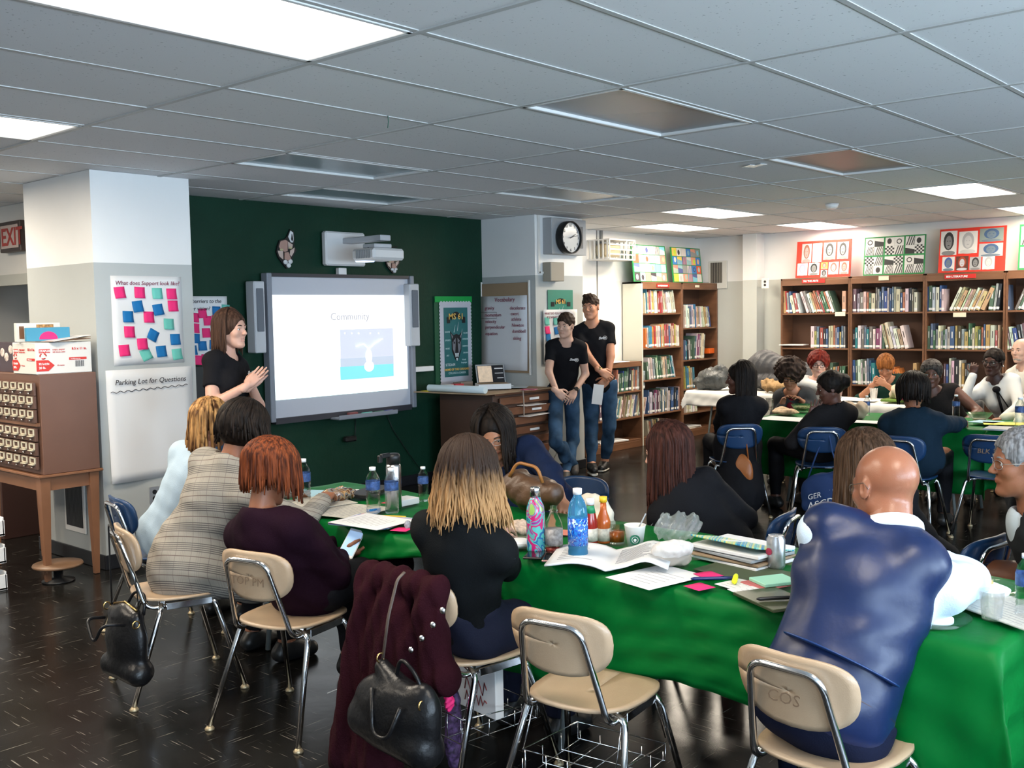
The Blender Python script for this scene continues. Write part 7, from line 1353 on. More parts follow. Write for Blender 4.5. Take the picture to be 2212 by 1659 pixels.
V_, F_ = sdf([E((0, 0, .1), (.12, .16, .1))], .012, folds(.015, .1, 2)); p = V3(2.75, 3.05, .0); t = thing('floor_bag', 'dark bag with a red flap on the floor left of the maroon coat', 'bag', p); npmesh('bag_body', V_, F_, m_lth, t); mb = MB(); mb.tube([(-.08, .12, .19), (0, 0, .215), (0, -.12, .19)], [.02, .03, .02], 8, flat=.4); mb.build('flap', mat('flap_red', (.2, .03, .02), .4), t)
p = onz(725, 1490, .12)+V3(.02, .0, 0); mb = MB(); mb.tube([p+CR*-.05-CU*.02, p, p+CR*.04+V3(0, 0, .01)], .005, 5, flat=.4); mb.tube([p, p+CR*.04-V3(0, 0, .012)], .005, 5, flat=.4); tag(mb.build('white_ribbon', m_white, loc=p), 'white forked ribbon by the floor bag left of the maroon coat', 'ribbon')
# ---------------- people ----------------
skin_mat('skin_light', (.60, .36, .27)); skin_mat('skin_pale', (.56, .36, .27)); skin_mat('skin_tanned', (.5, .25, .15)); skin_mat('skin_bald', (.29, .125, .07), .28); skin_mat('skin_brown', (.25, .105, .055)); skin_mat('skin_mid', (.36, .17, .095)); skin_mat('skin_dark', (.1, .045, .03)); skin_mat('skin_deep', (.05, .025, .018))
mat('shoe_black', (.012, .012, .012), .4); mat('shoe_grey', (.05, .045, .042), .6)
cl = lambda n, c, r=.8, **k: mat(n, c, r, spec=.08, bump=k.pop('bump', .15), bscale=k.pop('bscale', 220), **k)
m_tee = cl('tee_black', (.009, .009, .011)); m_jean = cl('denim', (.03, .065, .12), .75, var=.5, vscale=7, bscale=300); m_jean2 = cl('denim_dark', (.02, .045, .085), .75, var=.45, vscale=7); m_blk = cl('cloth_black', (.009, .009, .011), .7); m_nvyk = cl('cloth_midnight', (.012, .014, .028), .75)
h_dark, h_brown, h_short = hair_mat('hair_dark', (.006, .0045, .004), (.018, .012, .009)), hair_mat('hair_brown', (.035, .018, .012), (.085, .045, .03)), hair_mat('hair_shortbrown', (.025, .014, .01), (.05, .03, .02))
FW = lambda a: V3(math.cos(R_(a)), math.sin(R_(a)), 0)
# presenter
hp = ony(500, 712, 5.62); pv = V3(hp[0]-.10, hp[1]-.03, .93)
wr = ony(536, 832, 5.42); fd = nrm(ony(583, 786, 5.38)-wr); nb_ = np.cross(fd, CR); nb_ = nrm(CF)
P = person('woman with a dark bob in black T-shirt, palms pressed together, speaking beside the whiteboard', hp, (292, 0, 0), pv, 285, 290, s=.98, skin='skin_light', sit=False, mouth=1., iris=(.1, .09, .06), res=.009,
    hair=strands(h_brown, n=230, sect=(72, 288), length=(.27, .31), r=.0055, inward=.03, flare=.05, capargs=[E((-.02, 0, .03), (.105, .088, .1))]),
    hands={-1: dict(w=wr-CF*.02, dir=fd, back=-CF*1., curl=4, thumb=.8, pole=V3(-.35, -.1, -1)), 1: dict(w=wr+CF*.035+CR*.01, dir=fd, back=CF*1., curl=3, thumb=.8, pole=V3(.6, .2, -1))},
    top=dict(m=m_tee, sleeve='short', nr=.07, nf=.02, neck=-.0, hem=-.1), bottom=dict(m=m_jean2))
def chest_logo(P, m, off, w=.09):
    c = P['chest']+P['Rt'][:, 0]*off[0]+P['Rt'][:, 1]*off[1]+P['Rt'][:, 2]*off[2]; X = P['Rt'][:, 1]; Z = P['Rt'][:, 2]
    text('Swim', w*.42, c-X*w*.5, X, Z, m, P['root'], 'shirt_logo', P['base'], shear=.35, bold=.002)
    N = P['Rt'][:, 0]; mb = MB(); mb.tube([c+X*(w*.32+.019*math.cos(a))+Z*(.008+.019*math.sin(a))+N*.0 for a in np.linspace(.3, 6.5, 15)], .0022, 5); mb.build('logo_ring', m, P['root'], P['base'])
m_logo = mat('logo_white', (.6, .6, .6), .6)
chest_logo(P, m_logo, (.150, .06, .05), .07)
# two men leaning at the right pillar
hl = ony(1222, 703, 6.22); pl_ = ony(1217, 868, 6.42); pl_[2] = max(pl_[2], .9)
wm = ony(1224, 858, 6.2)
P = person('young man with short dark hair in black T-shirt, hands clasped, legs crossed, leaning on pillar', hl, (190, -7, -4), pl_, 221, 222, s=.97, fem=False, skin='skin_pale', sit=False, iris=(.05, .04, .03), width=.97, res=.009,
    hair=hair_cap(h_short, r=(.107, .086, .098), face=(.088, 0, -.045, .068, .072, .098), nape=-.045, amp=.005, wl=.04, c=(-.012, 0, .04)),
    hands={1: dict(w=ony(1241, 846, 6.17), dir=V3(-.45, -.25, -.75)-CR*.35, back=-CF+V3(0, 0, .2), curl=28, pole=V3(.5, .4, -.5)+CR*.5), -1: dict(w=ony(1203, 846, 6.17), dir=CR*.7-V3(0, 0, .6), back=-CF, curl=30, pole=-CR*1.+V3(.2, .4, -.3))},
    knees={-1: ony(1200, 955, 6.15), 1: ony(1238, 950, 6.35)}, ankles={-1: (*ony(1240, 1004, 6.28), 220), 1: (*onz(1222, 1020, .09), 215)},
    top=dict(m=m_tee, sleeve='short', nr=.068, hem=-.1), bottom=dict(m=m_jean, cuff=.06), shoes='shoe_grey', bust=0)
chest_logo(P, m_logo, (.135, .075, .045), .085)
def watch(P, sd, m, label_m, nm='wrist_watch', band=.03):
    a, e_, w_ = P['arms'][sd]; d = nrm(w_-e_); c = w_-d*.02; u = nrm(np.cross(d, V3(0, 0, 1))); v = np.cross(d, u); mb = MB(); mb.tube([c-d*.011, c+d*.011], .0325, 18); mb.build(nm, m, P['root'], P['base'])
    f = -CF-d*(-CF@d); f = nrm(f); mb = MB(); mb.tube([c+f*.028, c+f*.04], .02, 16); mb.build('watch_face', label_m, P['root'], P['base'])
watch(P, 1, m_black, mat('watch_glass', (.02, .02, .02), .1))
hr = ony(1276, 664, 6.36); pr_ = ony(1296, 862, 6.32); pr_[2] = max(.93, pr_[2])
P = person('older man with quiff in black T-shirt holding a folded white paper, standing behind the other', hr, (196, -2, 4), pr_, 219, 218, s=1.05, fem=False, skin='skin_tanned', sit=False, iris=(.04, .03, .02), width=1.02, res=.009, fscale=1.0,
    hair=hair_cap(h_short, r=(.106, .082, .09), face=(.085, 0, -.05, .07, .078, .096), nape=-.02, amp=.006, wl=.035, c=(-.012, 0, .044), extra=[E((.055, .0, .115), (.05, .05, .022), k=.02)]),
    hands={-1: dict(w=ony(1303, 810, 6.08), dir=CR*.75-V3(0, 0, .5), back=-CF+V3(0, 0, .3), curl=30, pole=-CR*1.-V3(0, 0, .6)), 1: dict(w=ony(1312, 826, 6.14), dir=-CR*.7-V3(0, 0, .55), back=-CF, curl=42, pole=CR*1.2+V3(0, 0, -.4))},
    ankles={-1: (*ony(1278, 1001, 6.3), 228), 1: (*ony(1306, 997, 6.34), 200)}, top=dict(m=m_tee, sleeve='short', nr=.072, hem=-.1), bottom=dict(m=m_jean, cuff=.12), bust=0)
chest_logo(P, m_logo, (.150, .085, .05), .08)
watch(P, -1, _M['gold'], mat('gold_face', (.7, .55, .3), .25, metal=.8))
for sd in (1, -1):      # white soles
    an = P['AN'][sd]; d = FW(228 if sd < 0 else 200); mb = MB(); mb.tube([V3(an[0], an[1], .016)-d*.06, V3(an[0], an[1], .016)-d*.02, V3(an[0], an[1], .016)+d*.1, V3(an[0], an[1], .016)+d*.17], [.035, .046, .046, .03], 14, flat=.35, upv=(0, 0, 1)); mb.build('shoe_sole', mat('sole_white', (.6, .58, .52), .6), P['root'], P['base'])
p = ony(1291, 852, 6.08); mb = MB(); X = nrm(CR-.0*CU); mb.set(p, nrm(CR+CU*-.12), nrm(CU+CR*.12), -CF); mb.box((0, 0, 0), (.1, .2, .004)); mb.box((.004, 0, -.006), (.1, .2, .003)); tag(mb.build('folded_paper', m_paper, loc=p), 'folded white paper held by the older man', 'paper')
# ---- front group ----
hd_ = onx(455, 915, 2.92); m_lb = cl('shirt_pale_blue', (.36, .46, .55), .7)
h_loc = hair_mat('hair_locs', (.06, .025, .01), (.5, .27, .1), streak=45); h_loc0 = hair_mat('hair_gap_shade', (.03, .014, .006))  # cap colour darkened to stand in for shade between the locs
def locs(m, n=85):
    def fn(root, base, H, Hf, hs, head, N, sp):
        v, f = sdf([E((-.014, 0, .036), (.1, .082, .092)), neg(E((.09, 0, -.04), (.07, .072, .1), k=.015))], .006); npmesh('hair', (v@Hf.T)*hs+head, f, h_loc0, root, base)
        rs = random.Random(5); mb = MB(); dn = Hf.T@V3(0, 0, -1)
        for i in range(n):
            an = rs.uniform(R_(48), R_(312)); d = V3(math.cos(an), math.sin(an), 0); th = rs.uniform(.1, 1.3); pts = []; rr = 1.03; L = rs.uniform(.15, .26); tot = 0; q = None
            while tot < L:
                if th < 1.5: p = V3(-.014, 0, .036)+V3(d[0]*.106, d[1]*.09, 0)*math.sin(th)*rr+V3(0, 0, .1*math.cos(th)*rr); th += .2
                else: p = q+dn*.02+V3(rs.uniform(-1, 1), rs.uniform(-1, 1), 0)*.003+d*.002
                if q is not None: tot += np.linalg.norm(p-q)
                pts.append(p); q = p
            mb.tube([Hf@(a*hs)+head for a in pts], [.0085*hs]*(len(pts)-1)+[.005*hs], 6)
        mb.build('hair_locs', m, root, base)
    return fn
person('person with short golden brown locs in a light blue shirt, seated by the left pillar', hd_, (20, -5, 0), (2.74, 4.86, .54), 8, 12, skin='skin_mid', hair=locs(h_loc), top=dict(m=m_lb, sleeve='long', nr=.062, hem=-.1, fold=.007), bottom=dict(m=m_blk), hands={'b': dict(w=V3(3.05, 4.7, .79), curl=30)})
# plaid coat
m_pl = mat('coat_plaid', (.42, .38, .32), .85, bump=.1, bscale=250); nt, b = nodes(m_pl); tc = nt.nodes.new('ShaderNodeTexCoord'); mpn = nt.nodes.new('ShaderNodeMapping'); mpn.inputs['Rotation'].default_value = (R_(12), R_(-22), R_(-30)); nt.links.new(tc.outputs['Object'], mpn.inputs[0]); sp = nt.nodes.new('ShaderNodeSeparateXYZ'); nt.links.new(mpn.outputs[0], sp.inputs[0])
def band(coord, per, lo, hi): f = M_(nt, 'FRACT', M_(nt, 'ADD', M_(nt, 'DIVIDE', coord, per), 20.)); return M_(nt, 'MULTIPLY', M_(nt, 'GREATER_THAN', f, lo), M_(nt, 'LESS_THAN', f, hi))
zc_ = sp.outputs[2]; yc_ = sp.outputs[1]
h1 = M_(nt, 'MULTIPLY', band(zc_, .085, .0, .5), band(zc_, .0085, 0, .42)); h2 = band(zc_, .085, .72, .76); v1 = M_(nt, 'MULTIPLY', band(yc_, .075, .0, .35), band(yc_, .0085, 0, .3)); v2 = band(yc_, .075, .65, .69)
c = mixc(nt, M_(nt, 'MULTIPLY', h1, .75), (.29, .265, .225), (.04, .036, .04)); c = mixc(nt, M_(nt, 'MULTIPLY', h2, .8), c, (.09, .05, .045)); c = mixc(nt, M_(nt, 'MULTIPLY', v1, .22), c, (.1, .1, .1)); c = mixc(nt, M_(nt, 'MULTIPLY', v2, .5), c, (.12, .1, .1)); nt.links.new(c, b.inputs['Base Color'])
hd_ = onx(522, 935, 2.66); pv = V3(2.50, 4.2, .56)
def coat_extra(L): 
    p = L['pelvis']; f = L['Fb'][:, 0]; l = L['Fb'][:, 1]; return [C(p+V3(0, 0, .1), p-f*.02+V3(0, 0, -.04), .13, .18, .08), C(p+l*.1, p+f*.25+l*.15+V3(0, 0, -.06), .12, .12, .08), C(p-l*.1, p+f*.28-l*.15+V3(0, 0, -.1), .12, .12, .08), C(p-l*.15-f*.02+V3(0, 0, -.02), p+f*.2-l*.24+V3(0, 0, -.17), .08, .06, .06), plane((0, 0, -1), (0, 0, .36))]
person('woman with dark hair in a long grey plaid coat leaning forward at the table', hd_, (25, -25, 10), pv, 0, 5, skin='skin_brown', width=1.1, hair=strands(h_dark, n=200, sect=(40, 320), length=(.17, .24), r=.008, rx=(.125, .11, .115), flare=.3, capargs=[E((-.03, 0, .03), (.12, .105, .11))], wave=.004, seed=4),
    top=dict(m=m_pl, sleeve='long', nr=.06, hem=-.36, g=.024, sw=.012, fold=.009, wl=.14, extra=coat_extra, name='coat'), bottom=dict(m=m_blk), hands={-1: dict(w=V3(3.0, 3.86, .80), curl=30, pole=V3(-.3, -.8, -.5)), 1: dict(w=V3(3.05, 4.2, .80), curl=30)})
# auburn
h_aub = hair_mat('hair_auburn', (.04, .011, .006), (.2, .05, .016), streak=85)
hd_ = onx(585, 1022, 2.46); pv = V3(2.61, 3.46, .54); m_plum = cl('knit_plum', (.012, .0035, .009), .85)
hw = onx(745, 1190, 2.92)
P = person('woman with an auburn bob in a dark plum sweater looking at a phone', hd_, (8, -22, 0), pv, 10, 8, skin='skin_brown', width=1.17, belly=.2, hair=strands(h_aub, n=300, sect=(42, 318), length=(.21, .26), r=.0065, rx=(.122, .108, .108), flare=.12, inward=.035, capargs=[E((-.02, 0, .03), (.115, .1, .102))], seed=8),
    top=dict(m=m_plum, sleeve='long', nr=.07, neck=.012, hem=-.16, g=.02, sw=.005, fold=.007), bottom=dict(m=m_blk), nk=(.03, 0, .2), hands={1: dict(w=onx(728, 1172, 2.86), dir=CR*.8+CF*.3, back=-CU, curl=30, pole=V3(-.3, .8, -.6)), -1: dict(w=onx(737, 1196, 2.78), dir=CR*.9+CF*.2, back=-CU-CF*.4, curl=45, pole=V3(-.3, -.8, -.6))})
N_ = P['N']; mb = MB(); Rt = P['Rt']; mb.tube([N_+Rt[:, 0]*(.072*math.cos(a))+Rt[:, 1]*.072*math.sin(a)+Rt[:, 2]*(.01-.012*math.cos(a)) for a in np.linspace(0, 6.28, 30)], .0022, 6); mb.build('necklace', _M['gold'], P['root'], P['base'])
ph = onx(759, 1174, 2.80); t = thing('smartphone', 'white phone with lit screen held in the lap of the auburn haired woman', 'phone', ph, 0); mb = MB(); Xp, Yp = nrm(CR-CF*.1), nrm(CU*.8+CF*.7+CR*.35); Xp = nrm(Xp-Yp*(Xp@Yp)); Zp = np.cross(Xp, Yp)
mb.set((0, 0, 0), Xp, Yp, Zp); mb.box((0, 0, 0), (.072, .148, .008), .003); mb.build('phone_body', m_white, t); mb = MB(); mb.set((0, 0, 0), Xp, Yp, Zp); mb.box((0, 0, .0045), (.063, .12, .0008)); mb.build('screen', mat('phone_lit', (.3, .45, .6), .1, emit=(.35, .5, .75), estr=.7), t)
# ombre
hd_ = onx(1012, 1030, 2.56); pv = V3(2.63, 2.58, .56); z0 = pv[2]
h_omb = hair_mat('hair_ombre', (.03, .018, .013), (.38, .21, .09), streak=75, zmix=(1.0, 1.17))
P = person('woman with dark to blonde ombre hair in a black top, seated back to camera', hd_, (35, -12, 0), pv, 2, 18, skin='skin_light', s=1.0, hair=strands(h_omb, n=330, sect=(48, 312), length=(.28, .36), r=.006, flare=.2, rx=(.114, .1, .108), taper=.12, seed=12, rnd=.02, capargs=[E((-.02, 0, .03), (.108, .093, .1))]),
    top=dict(m=cl('knit_black', (.006, .007, .008), .8), sleeve='long', nr=.064, hem=-.05, fold=.006), bottom=dict(m=m_nvyk, waist=.12, g=.02, fold=.006), hands={-1: dict(w=onx(1100, 1222, 2.98), dir=(.1, -.5, -.6), back=(-.2, -.8, .3), curl=55, pole=V3(-.5, -.7, -.4)), 1: dict(w=V3(3.05, 2.75, .79), curl=35)})
# navy with glasses, leaning over the far side
m_nv = cl('sweater_navy', (.01, .018, .05), .75); m_gfr = mat('frame_silver', (.5, .5, .5), .3, metal=.8); m_gbk = mat('frame_black', (.01, .01, .01), .25)
hd_ = onx(1068, 938, 3.86)
P = person('woman in a navy sweater with glasses and dark wavy hair, leaning over a brown bag', hd_, (214, -24, 10), (4.14, 3.28, .56), 190, 196, skin='skin_mid', width=1.15, glasses=dict(m=m_gfr, r=.0012), hair=strands(h_dark, n=240, sect=(35, 325), length=(.26, .34), r=.008, rx=(.12, .108, .112), flare=.1, wave=.003, capargs=[E((-.03, 0, .035), (.112, .1, .105))], seed=21),
    top=dict(m=m_nv, sleeve='three', nr=.072, hem=-.1, g=.022, sw=.014), bottom=dict(m=m_blk), hands={1: dict(w=onx(1215, 1085, 3.72), curl=35, pole=V3(.3, -1, .2)), -1: dict(w=V3(3.62, 3.5, .82), curl=35)})
a, e_, w_ = P['arms'][1]; N_ = P['N']
mb = MB(); [mb.tube([N_+P['Rt'][:, 1]*(.075+k*.006)+P['Rt'][:, 0]*.04, N_+P['Rt'][:, 1]*(.09+k*.006)-P['Rt'][:, 2]*.06-P['Rt'][:, 0]*.1], .0015, 5) for k in (0, 1)]; mb.build('seam_stitching', m_paper, P['root'], P['base']) if False else None
# black jacket turned to the presenter
hd_ = onx(1440, 978, 4.0); h_rd = hair_mat('hair_dark_red', (.022, .008, .006), (.07, .024, .017))
person('woman with long dark reddish hair in a black jacket turned away at the far side', hd_, (100, -12, 0), (4.14, 2.38, .55), 60, 62, skin='skin_light', width=1.0, hair=strands(h_rd, n=260, sect=(60, 300), length=(.34, .46), r=.0065, flare=.06, rx=(.116, .1, .11), seed=31, capargs=[E((-.02, 0, .035), (.108, .094, .102))]),
    top=dict(m=m_blk, sleeve='long', nr=.064, hem=-.14, g=.02, sw=.01), bottom=dict(m=m_blk), hands={'b': dict(w=V3(4.3, 2.62, .62), curl=30)})
# long straight brown hair
hd_ = onx(1862, 1005, 3.98); h_lb = hair_mat('hair_long_brown', (.03, .016, .009), (.09, .05, .03), streak=95)
person('woman with very long straight brown hair in black, seated behind the bald man', hd_, (78, -6, 0), (4.26, 1.47, .55), 70, 66, skin='skin_light', hair=strands(h_lb, n=330, sect=(55, 305), length=(.5, .62), r=.006, flare=.05, rx=(.12, .104, .112), seed=41, capargs=[E((-.02, 0, .035), (.11, .096, .103))]),
    top=dict(m=m_blk, sleeve='long', nr=.064, hem=-.1), bottom=dict(m=m_blk), hands={'b': dict(w=V3(4.3, 1.85, .62), curl=30)})
# bald man in the vest
hd_ = onx(1912, 1052, 3.02); pv = V3(2.68, 1.22, .55); m_vs = mat('vest_satin', (.005, .014, .058), .38, bump=.1, bscale=30, var=.1, vscale=6, spec=.4); m_sh = cl('shirt_white_blue', (.55, .66, .76), .65)
el_t = onz(2105, 1358, .80)
P = person('bald man with rimless glasses in a blue satin vest and white shirt, chin on hand', hd_, (62, -14, 6), pv, 16, 20, s=1.06, fem=False, skin='skin_bald', width=1.1, belly=.2, fscale=1.0, glasses=dict(m=mat('frame_wire', (.15, .12, .1), .3, metal=.7), r=.0011), res=.009,
    hair=None, top=dict(m=m_sh, sleeve={1: 'long', -1: 'three'}, nr=.07, hem=-.04, g=.012, sw=.014, fold=.007, nf=.0, name='shirt'), bottom=dict(m=cl('trouser_navy', (.008, .011, .028), .8), waist=.04, g=.012), bust=0,
    hands={-1: dict(w=onx(1968, 1190, 3.06), dir=(.0, .25, .8), back=V3(-.6, -.6, 0), curl=50, pole=V3(.25, -1.3, -1.0)), 1: dict(w=V3(3.14, 1.25, .79), curl=35, pole=V3(.3, -.1, -1))}, nk=(.04, 0, .145))
sp = P['sp']; N_ = P['N']; Rt = P['Rt']; pel, wa, che = P['pelvis'], P['waist'], P['chest']; s = 1.03
Pv = [E(pel+sp*.02, (.16, .2, .15), P['Rp'], .06), E(wa, (.14, .187, .16), P['Rp'], .07), E(che+Rt[:, 1]*.012, (.145, .208, .185), Rt, .06), C(P['sh'][1]-Rt[:, 1]*.0+sp*.012, P['sh'][-1]+Rt[:, 1]*.095+sp*.02, .078, k=.05), C(N_-sp*.02, P['sh'][1]-Rt[:, 1]*.02+sp*.022, .08, .078, .03), C(N_-sp*.02, P['sh'][-1]+Rt[:, 1]*.085+sp*.028, .084, .078, .03)]
Pv.append(E(N_*.6+P['sh'][-1]*.4-Rt[:, 0]*.03-sp*.01, (.098, .09, .08), Rt, .06))
for sd in (1, -1):
    a, e_, w_ = P['arms'][sd]; Pv.append(neg(E(a+Rt[:, 1]*sd*(.095 if sd < 0 else .14)-sp*.05, (.14, .1 if sd < 0 else .075, .17), Rt, k=.012)))
Pv += [neg(C(N_+Rt[:, 0]*.02+sp*.012, hd_, .083, .1, .006)), neg(C(N_+Rt[:, 0]*.14, che+Rt[:, 0]*.2, .07, .02, .01)), plane(-sp, pel-sp*.075)]
v, f = sdf(Pv, .008, folds(.006, .16, 77, sp)); npmesh('vest', v, f, m_vs, P['root'], P['base'])
mb = MB(); Rp = P['Rp']; c_ = wa*.75+pel*.25
mb.tube([c_+Rp[:, 0]*(.158*math.cos(a))+Rp[:, 1]*(.196*math.sin(a)) for a in np.linspace(R_(128), R_(232), 20)], .017, 8, flat=.25, upv=Rp[:, 2]) ; mb.build('vest_strap', mat('satin_band', (.01, .035, .13), .28, bump=.1), P['root'], P['base'])
nd = nrm(hd_-P['Hf'][:, 2]*.05-N_); X1 = nrm(np.cross(nd, V3(0, 0, 1))); X2 = np.cross(nd, X1)
mb = MB(); mb.tube([N_+nd*.035+X1*.074*math.cos(a)+X2*.074*math.sin(a) for a in np.linspace(0, 6.283, 31)], .024, 10, flat=1., upv=nd) ; mb.build('shirt_collar', mat('collar_white', (.62, .64, .66), .6), P['root'], P['base'])
mb = MB(); c_ = pel+sp*.045; mb.tube([c_+Rp[:, 0]*(.142*math.cos(a))+Rp[:, 1]*(.176*math.sin(a)) for a in np.linspace(R_(90), R_(270), 24)], .02, 8, flat=.3, upv=Rp[:, 2]); mb.build('belt', mat('belt_brown', (.06, .02, .012), .4), P['root'], P['base'])
# grey haired man at the right edge
hd_ = onx(2208, 1000, 3.92); m_suit = cl('suit_charcoal', (.022, .024, .026), .8)
P = person('grey haired man in a dark suit and pale shirt at the right edge, in profile', hd_, (122, -2, 0), (4.24, .9, .56), 112, 122, fem=False, skin='skin_brown', width=1.1, hair=hair_cap(hair_mat('hair_grey', (.1, .1, .105), (.26, .26, .27), streak=120), r=(.108, .087, .097), face=(.09, 0, -.04, .066, .074, .1), nape=-.05, amp=.004, wl=.02, c=(-.014, 0, .038)), brow=(.2, .2, .2),
    top=dict(m=m_suit, sleeve='long', nr=.075, hem=-.14, g=.026, sw=.018, vneck=.0, name='jacket', fold=.008), bottom=dict(m=m_suit), glasses=dict(m=m_gfr, r=.0011), hands={'b': dict(w=V3(4.0, .98, .79), curl=35)}, bust=0)
N_, Rt, sp = P['N'], P['Rt'], P['sp']
v, f = sdf([E(N_-sp*.12+Rt[:, 0]*.055, (.075, .09, .16), Rt), neg(C(N_-sp*.02, hd_, .067, .09, .006))], .008); npmesh('shirt_front', v, f, cl('shirt_grey_blue', (.5, .56, .6)), P['root'], P['base'])
# ---- second group ----
def seated(label, u, v, x, yaw, look, skin, hair, topm, chair, pz=.55, **k):
    hd = onx(u, v, x); k.setdefault('hands', {'b': dict(w=V3(*(chair+FW(yaw)[:2]*.38), .77), curl=30)}); bm = k.pop('bottomm', m_blk); tp = dict(m=topm, sleeve='long'); tp.update(k.pop('top', {}))
    return person(label, hd, look, V3(chair[0], chair[1], pz), yaw, k.pop('syaw', yaw), skin=skin, hair=hair, top=tp, bottom=dict(m=bm), res=.0135, **k)
A2 = lambda *a: np.array(a, float)
h_lr = strands(h_dark, n=150, sect=(70, 290), length=(.36, .42), r=.009, rx=(.115, .1, .108), capargs=[E((-.02, 0, .035), (.106, .092, .1))])
hd = onx(1597, 815, 7.38)
def longcoat(L): p = L['pelvis']; f = L['Fb'][:, 0]; l = L['Fb'][:, 1]; return [C(p, p-f*.1+V3(0, 0, -.36), .17, .2, .08), C(p+V3(0, 0, .0), p+f*.2+V3(0, 0, -.1), .16, .16, .08)]
seated('woman with long dark hair in profile wearing black, long coat hanging from her chair', 1597, 818, 7.38, 42, (118, -4, 0), 'skin_dark', h_lr, m_blk, A2(7.45, 4.12), top=dict(hem=-.5, extra=longcoat, g=.024), hands={'b': dict(w=V3(7.75, 4.35, .62), curl=30)})
seated('woman with big curly dark hair and glasses in a grey cardigan over red', 1707, 812, 8.98, 185, (200, -22, 0), 'skin_mid', hair_cap(hair_mat('hair_curly', (.02, .012, .01), (.05, .03, .022), streak=50), r=(.135, .14, .135), face=(.105, 0, -.05, .075, .07, .1), nape=-.06, c=(-.01, 0, .055), noise=folds(.02, .05, 2), res=.008), cl('cardigan_grey', (.05, .05, .052)), A2(9.38, 4.42), glasses=dict(m=m_gbk, r=.0022), top=dict(vneck=.0, nr=.075, g=.022))
hd = onx(1707, 812, 8.98); V_, F_ = sdf([E((0, 0, 0), (.06, .05, .14))], .012); r_ = [o for o in bpy.data.objects if o.get('label', '').startswith('woman with big curly')][0]; b0 = np.array(r_.location); npmesh('inner_top', V_*V3(.8, 1, 1)+hd+V3(.07, .02, -.31), F_, cl('top_wine', (.15, .01, .02)), r_, b0)
hd = onx(1792, 838, 7.62)
seated('woman in a black suit covering her face with one hand', 1792, 838, 7.62, 60, (125, -12, 0), 'skin_dark', hair_cap(h_dark, r=(.112, .092, .104), face=(.088, 0, -.035, .066, .072, .1), nape=-.07, res=.008, extra=[E((-.12, 0, .03), (.05, .055, .06))]), cl('suit_black', (.013, .012, .013)), A2(7.75, 3.55), hands={1: dict(w=onx(1757, 900, 7.5), dir=V3(.0, -.15, 1)+CR*.25, back=-CF, curl=12, spread=.5, pole=V3(0, .1, -1)), -1: dict(w=V3(7.95, 3.9, .6), curl=35)}, top=dict(nr=.066, g=.024, sw=.014))
seated('woman with short red hair and glasses in a white collar and dark vest', 1768, 788, 9.55, 215, (208, -4, 0), 'skin_light', hair_cap(hair_mat('hair_red', (.07, .006, .004), (.17, .018, .01)), r=(.122, .108, .112), face=(.1, 0, -.045, .066, .066, .1), nape=-.07, noise=folds(.008, .04, 2), res=.007, c=(-.012, 0, .04)), cl('blouse_white', (.6, .6, .58)), A2(9.78, 4.68), glasses=dict(m=m_gbk, r=.002), hands={1: dict(w=onx(1812, 858, 9.2), dir=(-.2, -.2, .8), curl=30, pole=(0, .4, -1)), -1: dict(w=onx(1822, 842, 9.3), dir=V3(0, 0, .8)+CR*.5, curl=25, pole=(0, -.4, -1))}, top=dict(nr=.07))
hd = onx(1913, 790, 10.45)
seated('woman with short copper hair in a dark green blouse, hands folded under chin', 1913, 792, 10.45, 190, (196, -30, 0), 'skin_mid', hair_cap(hair_mat('hair_copper', (.12, .04, .01), (.3, .11, .03)), r=(.112, .092, .1), face=(.092, 0, -.055, .066, .07, .09), nape=-.04, res=.007, c=(-.01, 0, .042)), cl('blouse_green', (.01, .035, .028)), A2(10.75, 4.0), hands={1: dict(w=onx(1912, 830, 10.2), dir=CR*-.9+V3(0, 0, .5), back=-CF, curl=50, pole=CR*1.-V3(0, 0, .8)), -1: dict(w=onx(1888, 830, 10.2), dir=CR*.9+V3(0, 0, .4), back=-CF, curl=50, pole=-CR*1.-V3(0, 0, .8))}, top=dict(sleeve='elbow', vneck=.0, nr=.075, g=.022), width=1.1)
seated('woman with glasses pushed up on her head in a dark sleeveless top', 2012, 808, 9.08, 195, (196, -2, 0), 'skin_dark', hair_cap(hair_mat('hair_black_grey', (.015, .012, .012), (.06, .055, .05)), r=(.112, .094, .1), face=(.09, 0, -.05, .066, .07, .096), nape=-.05, extra=[E((-.11, 0, -.01), (.05, .05, .05))], res=.007), cl('top_charcoal', (.012, .01, .01)), A2(9.35, 3.02), glasses=dict(m=m_gbk, r=.002, z=.075, x=-.012), top=dict(sleeve='none', nr=.068), width=1.2, hands={1: dict(w=onx(2090, 905, 8.9), curl=35, pole=CR*1.-V3(0, 0, .4)), -1: dict(w=onx(1960, 905, 8.85), curl=35)})
seated('person with a dark bob in a navy jacket seen from behind', 1972, 848, 7.55, 12, (30, -10, 0), 'skin_brown', strands(h_dark, n=150, sect=(45, 315), length=(.2, .25), r=.009, rx=(.122, .112, .114), inward=.02, capargs=[E((-.02, 0, .035), (.114, .104, .106))], seed=7), cl('jacket_navy', (.008, .02, .035)), A2(7.5, 2.7), width=1.22, top=dict(g=.026, sw=.016, hem=-.14, fold=.008), hands={-1: dict(w=onx(2080, 912, 8.1), curl=40, pole=(-.4, -1, -.2)), 1: dict(w=V3(8.1, 3.1, .77), curl=35)})
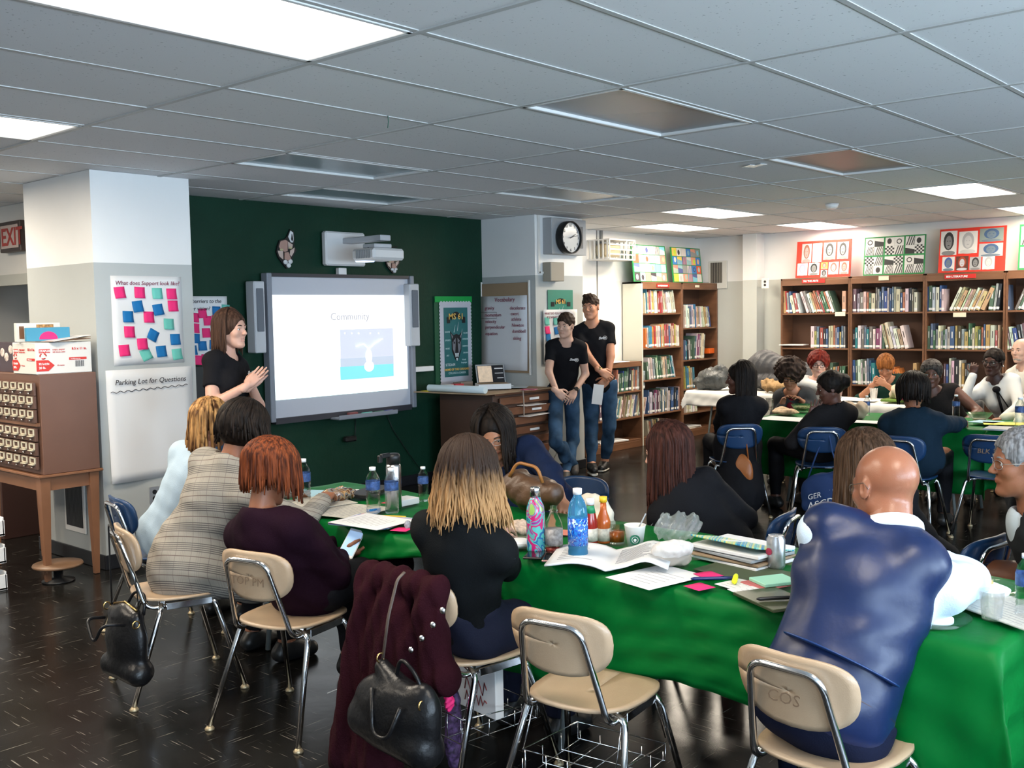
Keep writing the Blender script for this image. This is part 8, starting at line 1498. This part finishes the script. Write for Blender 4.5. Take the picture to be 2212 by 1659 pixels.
P = seated('woman with glasses in a white shirt and black neck bow, cheek on fist', 2146, 782, 9.78, 165, (172, -4, -4), 'skin_deep', hair_cap(h_dark, r=(.106, .086, .094), face=(.088, 0, -.05, .068, .076, .096), nape=-.03, res=.007), cl('shirt_white', (.62, .62, .6)), A2(10.0, 2.68), glasses=dict(m=m_gbk, r=.0026), syaw=190, hands={-1: dict(w=onx(2103, 808, 9.62), dir=(0, -.1, 1), back=-CF+V3(0, .5, 0), curl=65, pole=V3(-.1, .25, -1)), 1: dict(w=onx(2165, 905, 9.5), dir=(-.3, .4, -.2), curl=35, pole=V3(.2, -.8, -.5))}, top=dict(nr=.064, hem=-.08))
N_, Rt, sp = P['N'], P['Rt'], P['sp']; mb = MB(); c_ = N_+Rt[:, 0]*.12-sp*.05; mb.ell(c_, (.03, .035, .03)); mb.tube([c_, c_-sp*.16+Rt[:, 1]*.03+Rt[:, 0]*.045, c_-sp*.28+Rt[:, 1]*.04+Rt[:, 0]*.04], .013, 6, flat=.4); mb.tube([c_, c_-sp*.15-Rt[:, 1]*.02+Rt[:, 0]*.045, c_-sp*.22-Rt[:, 1]*.03+Rt[:, 0]*.045], .013, 6, flat=.4); mb.build('neck_bow', m_blk, P['root'], P['base'])
for sd in (1, -1): MB().set(P['H']((-.005, sd*.087, -.03))).ell((0, 0, 0), (.008, .008, .008), 10, 6).build('earring', m_chrome, P['root'], P['base'])
V_, F_ = sdf([C((0, -.2, .4), (0, .2, .4), .05, k=.05), E((0, 0, .25), (.07, .26, .24))], .012, folds(.01, .12, 4)); b0 = V3(9.95, 3.05, .36); tag(npmesh('grey_coat', V_*V3(1, .4, 1)+b0, F_, cl('coat_pale_grey', (.2, .2, .2)), None, b0), 'grey coat hanging behind the woman with the black neck bow', 'coat')
seated('bald bearded man in a cream shirt at the right edge near the bookcases', 2206, 757, 10.85, 160, (158, -2, 0), 'skin_pale', hair_cap(hair_mat('beard_grey', (.25, .2, .17), (.35, .3, .26)), r=(.001, .001, .001), face=(1, 1, 1, .01, .01, .01), nape=-.2, name='beard', c=(.03, 0, -.08), extra=[E((.045, 0, -.088), (.046, .047, .03))], res=.006), cl('shirt_cream', (.6, .58, .52)), A2(11.0, 2.72), fem=False, bust=0)
seated('person in a cream and yellow jacket mostly outside the right edge', 2262, 800, 9.0, 150, (150, 0, 0), 'skin_mid', hair_cap(h_dark), cl('jacket_cream', (.58, .56, .42), var=.1), A2(9.3, 1.98), top=dict(g=.026, sw=.016), hands={1: dict(w=onx(2168, 905, 8.8), curl=35), -1: dict(w=onx(2195, 920, 8.6), curl=35)}, width=1.15)
